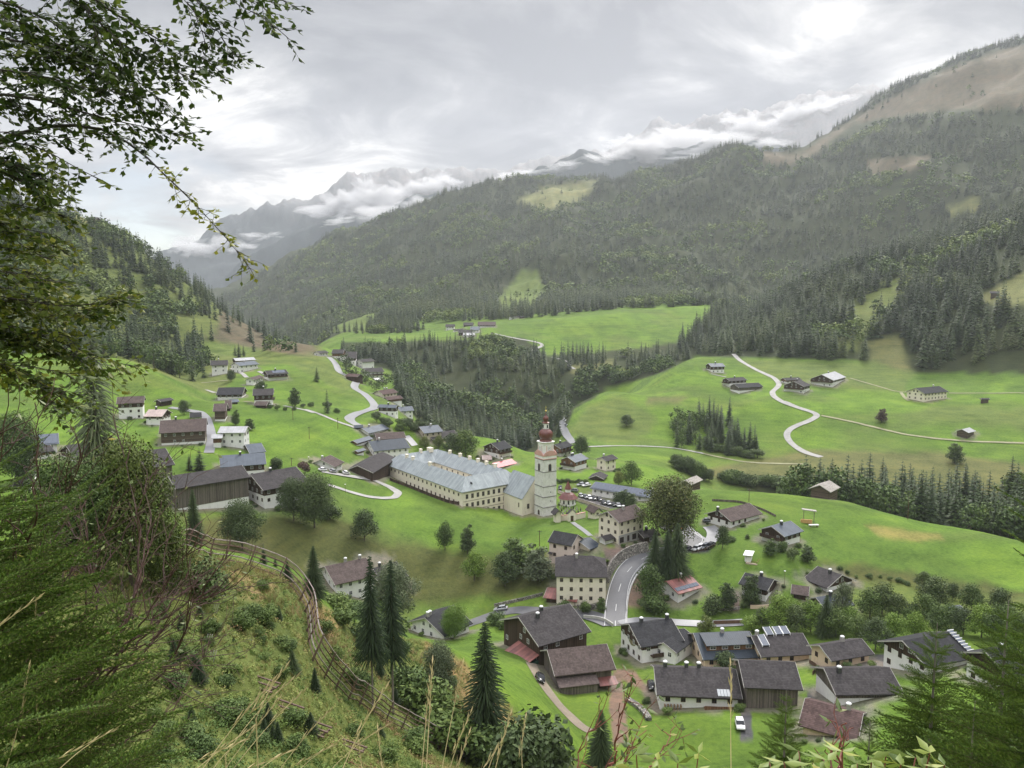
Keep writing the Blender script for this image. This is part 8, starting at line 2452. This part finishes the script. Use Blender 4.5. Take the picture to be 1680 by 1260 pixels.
# spruce sprays --------------------------------------------------------
def spray(seed, L=1.0, side=.34, step=.055, needle=.018, nw=.0032, dens=470, droop=.12, sub=True):
    rg = np.random.default_rng(seed)
    segs = []
    def twig(p, d, l, lev):
        n = max(2, int(l / .05)); q = p
        for i in range(n):
            dd = (d + Vector((0, 0, -droop * (i / n) * (1 if lev == 0 else .4))) + Vector(rg.normal(0, .03, 3))).normalized()
            q2 = q + dd * (l / n); segs.append((q, q2, lev)); q = q2
        return q
    d0 = Vector((1, 0, .08)).normalized(); p = Vector((0, 0, 0)); n = int(L / step)
    for i in range(n):
        u = i / n
        d = (d0 + Vector((0, 0, -droop * u * 1.2 + .25 * max(0, u - .75)))).normalized()
        q = p + d * step; segs.append((p, q, 0))
        ls = side * (1 - u) ** .75 * rg.uniform(.7, 1.1) * min(1, .35 + u * 4)
        for sg in (-1, 1):
            if ls < .03: continue
            dd = Vector((.72 + rg.normal(0, .06), sg * (.8 + rg.normal(0, .08)), rg.normal(.0, .12) - .05))
            e = q; dd.normalize()
            m_ = max(1, int(ls / .06)); a = q
            for j in range(m_):
                c = a + (dd + Vector((0, 0, -.10 * j / m_))).normalized() * (ls / m_); segs.append((a, c, 1))
                if sub and j >= 1 or (sub and m_ <= 2):
                    for s2 in (-1, 1):
                        l3 = ls * .38 * (1 - j / m_) * rg.uniform(.6, 1.2)
                        if l3 > .018:
                            d3 = (dd * .8 + Vector((-dd.y, dd.x, 0)) * s2 * .65 + Vector((0, 0, rg.normal(0, .1)))).normalized()
                            segs.append((a, a + d3 * l3, 2))
                a = c
        p = q
    # needles
    V, F, tn = [], [], []
    for a, c, lev in segs:
        v = c - a; l = v.length
        if l < 1e-5: continue
        v /= l; nn = max(2, int(l * dens)); s1 = v.cross(Vector((0, 0, 1)))
        if s1.length < 1e-3: s1 = Vector((0, 1, 0))
        s1.normalize(); s2 = s1.cross(v)
        for k in range(nn):
            f = rg.random(); an = rg.uniform(-.5, math.pi + .5); nl = needle * rg.uniform(.75, 1.15)
            base_ = a + v * (l * f); dr = (s1 * math.cos(an) + s2 * math.sin(an)) * .8 + v * .62
            tip = base_ + dr * nl; w = v.cross(dr).normalized() * nw
            o = len(V); V += [base_ - w + v * .0, base_ + w, tip]; F.append((o, o + 1, o + 2))
            t_ = .25 + .25 * (lev == 2) + .35 * (f if lev else 0) * .5 + rg.normal(0, .08); tn += [t_, t_, t_ + .12]
    b = MB()
    for a, c, lev in segs: b.tube([a, c], .0035 if lev == 0 else .0018, 3, cap=False)
    return mesh_np('needles', np.array([tuple(x) for x in V]), np.array(F), M_NEED, attrs={'tint': ('FLOAT', np.clip(tn, 0, 1))}), b.mesh('branch', M_TWIGO)


M_NEED = mat_tint('fresh_needles', [(0, (.026, .05, .013)), (.35, (.068, .125, .022)), (.65, (.145, .225, .034)), (1, (.26, .34, .05))], .55)
M_NEED.node_tree.nodes['Principled BSDF'].inputs['Specular IOR Level'].default_value = .35
M_TWIGO = mat_plain('spruce_twig', (0.12, 0.085, 0.045), .25, 9)
SPR = [spray(600 + k, 1.0, .30 + .05 * (k % 2)) for k in range(4)]
SPC = [spray(620 + k, 1.0, .40, step=.075, needle=.034, nw=.0042, dens=230) for k in range(3)]


def put_spray(parent, po, p, tip, k, lib, roll=0.0, thick=1.0):
    d = tip - p; L = d.length; d.normalize()
    sd_ = Vector((0, 0, 1)).cross(d)
    if sd_.length < 1e-3: sd_ = Vector((0, 1, 0))
    sd_.normalize(); up = d.cross(sd_)
    R = Matrix((d, sd_, up)).transposed().to_4x4() @ Matrix.Rotation(roll, 4, 'X')
    nd, br = lib[k % len(lib)]
    o = link('branch', br, parent); o.matrix_local = Matrix.Translation(p - po) @ R @ Matrix.Diagonal((L, L * thick, L * thick, 1))
    link('needles', nd, o)
    return o


rs = np.random.default_rng(9)
q = at_d(-160, 1200, 3.9); z_ = float(theight(q.x, q.y)); po = Vector((q.x, q.y, z_))
nsp = link('spruce_tree', None, loc=po); tag(nsp, 'near young spruce filling the lower left corner with fresh green sprays', 'spruce')
b = MB(); b.tube([(0, 0, -.3), (0, 0, 1.0), (0.02, .02, 2.6)], [.05, .035, .012], 8); b.build('trunk', M_BARK, nsp)
edge = lambda y: np.interp(y, [760, 800, 840, 900, 960, 1040, 1100, 1180, 1280], [70, 120, 170, 215, 235, 290, 330, 345, 350])
for k in range(165):
    y0 = rs.uniform(830, 1330); ang = math.radians(rs.uniform(2, 40)); 
    xt = edge(y0 - 40) * rs.uniform(.25, 1.0) + rs.uniform(-30, 10); yt = y0 - 40 + rs.uniform(-25, 25)
    Lp = rs.uniform(140, 300); dep = rs.uniform(3.1, 4.6)
    xb, yb = xt - Lp * math.cos(ang), yt + Lp * math.sin(ang)
    p = at_d(xb, yb, dep + rs.uniform(-.1, .35)); t_ = at_d(xt, yt, dep)
    put_spray(nsp, po, p, t_, k, SPR, rs.uniform(-.5, .5), 1.0)
for (xb, yb, xt, yt, dp) in ((-60, 800, 80, 716, 2.6), (95, 830, 197, 752, 2.7), (90, 850, 205, 775, 2.8), (-40, 700, 50, 672, 2.7), (110, 870, 200, 800, 2.9), (-90, 860, 60, 770, 3)):
    put_spray(nsp, po, at_d(xb, yb, dp), at_d(xt, yt, dp), 1, SPR, .2, .38)


def young_spruce(px, ytop, d, height, label, nwh=12, rad=1.1, lead=True, seed=1, ztilt=0, side=None):
    rg = np.random.default_rng(seed); top = at_d(px, ytop, d); po = Vector((top.x, top.y, top.z - height))
    e = link('spruce_tree', None, loc=po); tag(e, label, 'spruce')
    gz = float(theight(top.x, top.y))
    b = MB(); b.tube([(0, 0, min(0, gz - po.z) - .2), (0, 0, height * .6), (0, 0, height)], [height * .010, height * .006, .004], 7); b.build('trunk', M_BARKG if lead else M_BARK, e)
    for i in range(nwh):
        u = i / nwh; z = height * (1 - (0.05 + .95 * u)); R_ = rad * (.12 + .88 * u ** .85)
        n = 8 + int(4 * u); a0 = rg.uniform(0, 6.28)
        for j in range(n):
            a = a0 + j * 6.283 / n + rg.uniform(-.2, .2); l = R_ * rg.uniform(.8, 1.15)
            d_ = Vector((math.cos(a), math.sin(a), .45 - .75 * u + rg.uniform(-.08, .08))).normalized()
            p = Vector((0, 0, z + rg.uniform(-.05, .05) * height / nwh)); put_spray(e, Vector((0, 0, 0)), p, p + d_ * l, i + j, SPC, rg.uniform(-.3, .3))
    return e


young_spruce(1538, 1022, 12.5, 4.2, 'young spruce with long bare leader rising at the bottom right', 18, 1.5, seed=3)
young_spruce(1291, 1132, 16, 4.0, 'bushy young spruce left of the one with the bare leader', 17, 1.25, seed=4)
young_spruce(1428, 1180, 14, 3.4, 'low young spruce between two taller ones at the bottom right', 9, 1.1, seed=5)
young_spruce(1655, 985, 10.5, 4.6, 'dense spruce at the lower right corner', 19, 1.6, seed=6)
young_spruce(1725, 930, 8.5, 4.4, 'spruce mostly outside the right edge', 16, 1.5, seed=7)
young_spruce(1600, 1150, 9.5, 3.2, 'small spruce before the dense one in the right corner', 9, 1.1, seed=8)
# overhanging spruce branches at the right edge
po = Vector((8.6, 4.6, float(theight(8.6, 4.6))))
osp = link('spruce_tree', None, loc=po); tag(osp, 'spruce outside the right edge whose branch tips reach in above the ravine', 'spruce')
b = MB(); b.tube([(0, 0, -.3), (0, 0, 4), (0, 0, 9)], [.13, .09, .02], 8); b.build('trunk', M_BARK, osp)
_ro = np.random.default_rng(88)
for k in range(70):
    z_ = 1.2 + 7.6 * (k / 70); a_ = k * 2.4 + _ro.uniform(-.2, .2); l_ = 1.7 * (1 - (z_ - 1) / 9) + .25
    d_ = Vector((math.cos(a_), math.sin(a_), _ro.uniform(-.15, .15) - .15)).normalized(); put_spray(osp, Vector((0, 0, 0)), Vector((0, 0, z_)), Vector((0, 0, z_)) + d_ * l_, k, SPC, _ro.uniform(-.3, .3))
for k, (xb, yb, xt, yt) in enumerate(((1850, 930, 1628, 800), (1850, 960, 1650, 835), (1860, 1000, 1640, 868), (1870, 900, 1672, 780), (1850, 1040, 1660, 900))):
    q_ = at_d(xb, yb, 5.6)
    b = MB(); b.tube([(0, 0, q_.z - po.z + .1), tuple(q_ - po)], [.03, .012], 5, cap=False); b.build('branch', M_TWIGO, osp)
    put_spray(osp, po, q_, at_d(xt, yt, 5.3), k, SPR, .3, .6)

# red-brown twiggy shrubs ------------------------------------------------
M_REDT = mat_plain('red_brown_twig', (0.075, 0.038, 0.032), .35, 10, rough=.5)
M_REDB = mat_plain('red_stem', (0.16, 0.05, 0.035), .3, 10, rough=.5)
M_SLF = mat_backlit('shrub_leaf', [(0, (.05, .075, .02)), (.5, (.12, .17, .05)), (.8, (.25, .27, .12)), (1, (.42, .34, .04))])


def twig_shrub(root, targets, dep, label, mat, seed, nside=7, leaves=.25, r0=.010, slen=110, lsz=(.03, .055), bend=.25, cat='shrub', leafmat=None):
    rg = np.random.default_rng(seed)
    q = at_d(*root, dep); gz = float(theight(q.x, q.y)); po = Vector((q.x, q.y, gz))
    e = link('shrub', None, loc=po); tag(e, label, cat)
    b0 = MB(); b0.tube([(0, 0, -.1), tuple(q - po)], [r0 * 2.2, r0 * 1.6], 6); b0.build('stem', mat, e)
    for (tx, ty) in targets:
        dd = dep + rg.uniform(-.7, .7)
        A = at_d(root[0] + rg.uniform(-60, 60), root[1] + rg.uniform(-10, 40), dep); Bp = at_d(tx, ty, dd)
        n = 22; L = (Bp - A).length; perp = Vector((rg.normal(0, 1), rg.normal(0, 1), rg.normal(0, 1))) * L * bend * .4
        P = [A.lerp(Bp, i / n) + perp * math.sin(math.pi * i / n) + Vector(rg.normal(0, .008, 3)) for i in range(n + 1)]
        P[0] = A
        b = MB(); b.tube([p - po for p in P], [max(.0022, r0 * (1 - i / (n + 4)) ** 1.2) for i in range(n + 1)], 5)
        lf = Leafer(seed * 100 + int(tx))
        def side(p, d, l, r, lev):
            m_ = max(3, int(l / .05)); pts = [p]
            for k in range(m_):
                d = (d + Vector(rg.normal(0, .13, 3)) + Vector((0, 0, .03))).normalized(); pts.append(pts[-1] + d * (l / m_))
                if rg.random() < leaves: lf.leaf(pts[-1], (d * .5 + Vector(rg.normal(0, .7, 3)) + Vector((0, 0, -.3))), rg.uniform(*lsz), rg.uniform(.006, .011), float(np.clip(rg.normal(.4, .25), 0, 1)))
                if lev < 2 and rg.random() < .28: side(pts[-1], (d + Vector(rg.normal(0, .6, 3))).normalized(), l * .45, r * .6, lev + 1)
            b.tube([x - po for x in pts], [r * (1 - .6 * i / m_) for i in range(m_ + 1)], 4, cap=False)
            # bud
        for k in range(nside):
            i = int(rg.uniform(.3, .98) * n); T_ = (P[min(i + 1, n)] - P[i - 1]).normalized()
            d = (T_ * .9 + Vector((rg.normal(0, .45), rg.normal(0, .4), rg.normal(.1, .4)))).normalized()
            side(P[i], d, slen / FPX * dep * rg.uniform(.35, 1.1), .0032, 0)
        br = b.build('branch', mat, e)
        if lf.V: lf.build('leaves', leafmat or M_SLF, br, po)
    return e


twig_shrub((60, 1180), [(187, 688), (150, 705), (112, 745), (235, 760), (262, 770), (385, 905), (392, 935), (370, 965), (300, 830), (330, 990), (345, 1010), (250, 870), (290, 925), (210, 820), (130, 800), (335, 1060), (300, 1100), (60, 720), (180, 850), (320, 955), (230, 960), (270, 1010), (100, 850)], 4.9, 'dark red-brown twiggy shrub spreading over the lower left', M_REDT, 21, nside=8, leaves=.10)
twig_shrub((-40, 1100), [(10, 640), (30, 680), (60, 660), (20, 720)], 4.4, 'thin dark twigs at the left edge below the beech leaves', M_REDT, 22, nside=5, leaves=.12)
twig_shrub((955, 1330), [(985, 1175), (1015, 1160), (1060, 1195), (1110, 1190), (1040, 1225)], 4.0, 'red stemmed shrub with thin green leaves at the bottom centre', M_REDB, 23, nside=4, leaves=.5, slen=80)
twig_shrub((1385, 1340), [(1384, 1180), (1376, 1200), (1398, 1195)], 3.2, 'small red stemmed sapling at the bottom edge', M_REDB, 24, nside=3, leaves=.15, slen=40)
M_YLF = mat_backlit('yellow_green_leaf', [(0, (.09, .14, .03)), (.5, (.20, .26, .05)), (1, (.42, .40, .09))])
def leafy(root, targets, dep, label, seed):
    rg = np.random.default_rng(seed); q = at_d(*root, dep); po = Vector((q.x, q.y, float(theight(q.x, q.y))))
    e = link('shrub', None, loc=po); tag(e, label, 'shrub')
    for (tx, ty) in targets:
        A = at_d(root[0] + (tx - root[0]) * .6, root[1] + 60, dep); Bp = at_d(tx, ty, dep + rg.uniform(-.2, .2)); n = 8
        P = [A.lerp(Bp, i / n) for i in range(n + 1)]
        b = MB(); b.tube([q - po] + [p - po for p in P], [.008] + [.005 - .0004 * i for i in range(n + 1)], 5); br = b.build('branch', M_REDB, e)
        lf = Leafer(seed + int(tx))
        for i in range(2, n + 1):
            for k in range(4):
                a = rg.uniform(0, 6.28); d = Vector((math.cos(a), math.sin(a), rg.uniform(-.35, .35)))
                lf.leaf(P[i], d, rg.uniform(.045, .07), rg.uniform(.008, .013), float(np.clip(rg.normal(.4, .22), 0, 1)))
        lf.build('leaves', M_YLF, br, po)
    return e


leafy((1390, 1400), [(x, 1244 + 12 * math.sin(x * .09)) for x in range(1262, 1570, 24)], 2.7, 'yellow green leafy shrub along the bottom edge at the right', 31)
leafy((1080, 1400), [(x, 1246 + 10 * math.sin(x * .07)) for x in range(1010, 1160, 34)], 3.0, 'narrow leaved green shrub at the bottom edge in the middle', 32)
# tall dry grass stems
M_STEM = mat_plain('dry_stem', (0.42, 0.34, 0.17), .25, 6)
STEMS = [((551, 1290), (585, 1200), (631, 1132)), ((520, 1290), (570, 1225), (638, 1189)), ((690, 1290), (697, 1200), (704, 1121)), ((698, 1290), (704, 1180), (709, 1091)), ((720, 1290), (742, 1170), (759, 1091)), ((730, 1290), (748, 1220), (771, 1172)),
         ((745, 1290), (755, 1240), (768, 1208)), ((440, 1290), (490, 1215), (539, 1168)), ((380, 1265), (440, 1185), (496, 1136)), ((370, 1240), (420, 1160), (484, 1112)), ((420, 1180), (440, 1130), (466, 1098)), ((470, 1290), (500, 1245), (545, 1224)), ((806, 1290), (822, 1220), (837, 1175)),
         ((795, 1290), (805, 1240), (819, 1222)), ((597, 1290), (592, 1240), (587, 1210)), ((630, 1290), (624, 1230), (620, 1200)), ((-30, 1050), (20, 1010), (58, 984)), ((60, 1160), (62, 1060), (58, 984)), ((5, 1275), (35, 1190), (46, 1098)), ((80, 1280), (130, 1225), (183, 1200)), ((320, 1280), (380, 1190), (445, 1120)), ((350, 1290), (400, 1215), (455, 1150)), ((335, 1285), (370, 1225), (400, 1215)),
         ((1200, 1300), (1198, 1190), (1199, 1095)), ((862, 1290), (850, 1240), (862, 1180)), ((290, 1290), (350, 1235), (420, 1190)), ((402, 1290), (430, 1250), (478, 1232))]
for i, s3 in enumerate(STEMS):
    dp = 2.6 + (i * 37 % 10) / 10 * 1.2
    A, B_, C_ = [at_d(*q, dp) for q in s3]
    P = [A * (1 - t) ** 2 + B_ * 2 * t * (1 - t) + C_ * t * t for t in np.linspace(0, 1, 10)]
    # control point passes near the middle
    gz = float(theight(A.x, A.y)); po = Vector((A.x, A.y, gz))
    e = link('grass_stem', None, loc=po); tag(e, 'tall dry grass stem arching up in front of the hillside', 'grass stem', 'tall dry grass stems close to the viewpoint')
    b = MB(); b.tube([(0, 0, 0)] + [p - po for p in P], [.0022] + [.0020 - .00012 * k for k in range(10)], 4); b.build('stalk', M_STEM, e)
    b = MB(); d = (P[-1] - P[-2]).normalized()
    for k in range(14):
        p0 = P[-1] - d * .012 * k; sd_ = Vector((math.sin(k * 2.1), math.cos(k * 1.7), .3)).normalized()
        tip = p0 + (d * .9 + sd_ * .35).normalized() * .035; w = d.cross(sd_).normalized() * .0028
        m1 = (p0 + tip) / 2
        b.add([p0 - po, m1 + w - po, tip - po, m1 - w - po], [(0, 1, 2, 3)])
    b.build('seed_head', M_STEM, e)
# ------------------------------------------------------------------ mist banks clinging to the far mountains
mm_ = bpy.data.materials.new('mist'); mm_.use_nodes = True
mn = mm_.node_tree; mn.nodes.clear()
mo = mn.nodes.new('ShaderNodeOutputMaterial'); mv = mn.nodes.new('ShaderNodeVolumePrincipled')
mv.inputs['Color'].default_value = (1, 1, 1, 1); mv.inputs['Density'].default_value = 0.011; mv.inputs['Anisotropy'].default_value = 0.2
mn.links.new(mv.outputs[0], mo.inputs['Volume'])
import bmesh
_bm = bmesh.new(); bmesh.ops.create_icosphere(_bm, subdivisions=5, radius=1.0)
_V = np.array([v.co[:] for v in _bm.verts]); _F = np.array([[v.index for v in f.verts] for f in _bm.faces]); _bm.free()
SPOTS = [(545, 345, 46, 9), (575, 335, 40, 12), (600, 345, 50, 12), (628, 330, 46, 14), (655, 318, 36, 12), (690, 312, 46, 12), (722, 302, 36, 8), (640, 350, 50, 9), (682, 336, 50, 8), (600, 312, 22, 16), (745, 300, 26, 6), (560, 365, 34, 5),
         (345, 408, 44, 8), (395, 410, 34, 7), (440, 388, 40, 5), (310, 412, 34, 10), (300, 395, 30, 8),
         (1042, 250, 46, 12), (1085, 244, 54, 14), (1130, 236, 50, 15), (1180, 240, 50, 14), (1225, 218, 46, 14), (1285, 195, 40, 11), (1340, 182, 36, 9), (1250, 238, 40, 10), (985, 263, 46, 7), (935, 271, 40, 5), (832, 293, 46, 5), (872, 284, 40, 4), (1160, 258, 60, 8), (1095, 222, 26, 9), (1380, 168, 26, 6), (1205, 200, 34, 8), (1265, 215, 34, 9)]
rm_ = np.random.default_rng(12)
for i, (px, py, w, h) in enumerate(SPOTS):
    for rep in range(2):
        x_ = px + rm_.uniform(-.3, .3) * w; y_ = py + rm_.uniform(-.4, .4) * h
        c = hit(x_, y_, 4150); r = c.length
        sx = .8 * w * r / FPX * rm_.uniform(.5, 1.0); sz = 1.35 * h * r / FPX * rm_.uniform(.5, 1.0); sy = sx * .5
        off = rm_.uniform(0, 50)
        n = 0
        for o in range(5):
            f = 1.6 * 2 ** o
            q = _V * f + off
            n = n + (vnoise(q[:, 0] + q[:, 2] * .7, q[:, 1] - q[:, 2] * .6, 7 + o) - .5) * .62 ** o
        P = _V * (1 + 1.6 * n)[:, None] * np.array([sx, sy, sz])
        # wisps slant up the slope
        P[:, 2] += P[:, 0] * rm_.uniform(-.05, .3)
        me = mesh_np('mist', P, _F, mm_, smooth=True)
        o = link('mist', me, None, (c.x, c.y, c.z + sz * .1), -math.atan2(c.x, c.y))
        tag(o, 'white mist bank clinging to the far mountain slopes', None, 'mist banks on the far mountains', 'stuff')
# ------------------------------------------------------------------ trodden yards and garden shrubs round the houses
cov = ground.data.attributes['cover']
arr = np.empty(NR * len(AZ) * 4, np.float32); cov.data.foreach_get('color', arr); arr = arr.reshape(NR, len(AZ), 4)
bpy.context.view_layer.update()
yard = np.array([0.20, 0.185, 0.15]); ng = fbm(XX / 3.0, YY / 3.0, 3, 400)
rgy = np.random.default_rng(5)
GSH = ['house', 'chalet', 'farmhouse', 'inn', 'hall', 'barn', 'shop', 'outbuilding', 'monastery', 'church_nave', 'church_tower']
roots = [o for o in bpy.data.objects if o.parent is None and o.get('category') and o.name.split('.')[0] in GSH]
nsh = 0
for o in roots:
    rf = [c for c in o.children if c.name.split('.')[0] == 'roof']
    if not rf: 
        if o.name != 'church_tower': continue
        hx0, hx1, hy0, hy1 = -4, 4, -4, 4
    else:
        P_ = np.array([v.co[:] for c in rf for v in c.data.vertices]); hx0, hy0 = P_[:, 0].min(), P_[:, 1].min(); hx1, hy1 = P_[:, 0].max(), P_[:, 1].max()
    a = -o.rotation_euler.z; c_, s_ = math.cos(a), math.sin(a)
    r = math.hypot(o.location.x, o.location.y); R_o = 14 + max(hx1 - hx0, hy1 - hy0)
    i0, i1 = np.searchsorted(R_, r - R_o), np.searchsorted(R_, r + R_o)
    az = math.atan2(o.location.x, o.location.y); da = R_o / r
    j0, j1 = np.searchsorted(AZ, az - da), np.searchsorted(AZ, az + da)
    dx = XX[i0:i1, j0:j1] - o.location.x; dy = YY[i0:i1, j0:j1] - o.location.y
    lx, ly = dx * c_ - dy * s_, dx * s_ + dy * c_
    d = np.hypot(np.maximum(0, np.maximum(hx0 - lx, lx - hx1)), np.maximum(0, np.maximum(hy0 - ly, ly - hy1)))
    wdt = (2.2 if o.name.split('.')[0] not in ('monastery',) else .6) * (1 + 2.6 * (ng[i0:i1, j0:j1] - .5))
    w = (1 - sstep(wdt * .3, wdt + .8, d)) * .8
    seg = arr[i0:i1, j0:j1, :3]; seg += (yard - seg) * w[..., None]
    if r < 450 and o.name.split('.')[0] in ('house', 'chalet', 'farmhouse', 'inn'):
        for k in range(3):
            side = rgy.integers(0, 4)
            if side < 2: x, y = rgy.uniform(hx0, hx1), hy0 - rgy.uniform(.6, 2.5)
            else: x, y = (hx0 - rgy.uniform(.4, 2) if side == 2 else hx1 + rgy.uniform(.4, 2)), rgy.uniform(hy0, hy1)
            wx_ = o.location.x + x * math.cos(-a) - y * math.sin(-a); wy_ = o.location.y + x * math.sin(-a) + y * math.cos(-a)
            place_tree('bush', (wx_, wy_, float(theight(wx_, wy_))), rgy.uniform(.9, 2.2), 'garden_shrub', 'low garden shrub growing against the wall of a village house', 'shrub', 'garden shrubs along the house walls', rgy.uniform(1.1, 1.7), crown_mat=(M_DARKB, M_SHR, None)[k])
            nsh += 1
cov.data.foreach_set('color', arr.ravel())
# stacked firewood under a few eaves, and garden fences
M_LOG = mat_wood('split_logs', (0.24, 0.17, 0.11), .16, False)
for i, h in enumerate((b_big, b_long, b_fm, b_93, b_peach)):
    e_ = MB(); P = h['P']; q = P(h['x0'] + 1.0, h['y0'] - .75, h['gr']); L_ = min(4.0, h['L'] * .3)
    for k in range(6):
        for j in range(3): e_.tube([(q[0] + k * L_ / 6, q[1], q[2] - .2 + j * .38), (q[0] + k * L_ / 6, q[1] + .6, q[2] - .2 + j * .38)], .19, 6)
    o = e_.build('woodpile', M_LOG); 
    wm = h['o'].matrix_world; o.matrix_world = wm
    tag(o, ['split firewood stacked below the eave of the large dark timber chalet', 'split firewood stacked along the long house with the brown balcony', 'split firewood stacked along the farmhouse beside the long board barn', 'split firewood stacked below the sweeping grey roof', 'split firewood stacked along the small peach house'][i], 'woodpile')
wall_run('garden_fence', 7, [(640, 1175), (700, 1210), (660, 1250)], .9, .08, M_FRAMEB, 'short garden fence between the patchy roofed house and the peach house', cat='fence')
wall_run('pasture_fence', 4, [(1100, 1000), (1280, 1010), (1420, 1060), (1500, 1100)], .8, .06, WALL['grey'](), 'thin pasture fence above the chalet with white pillars', cat='fence')
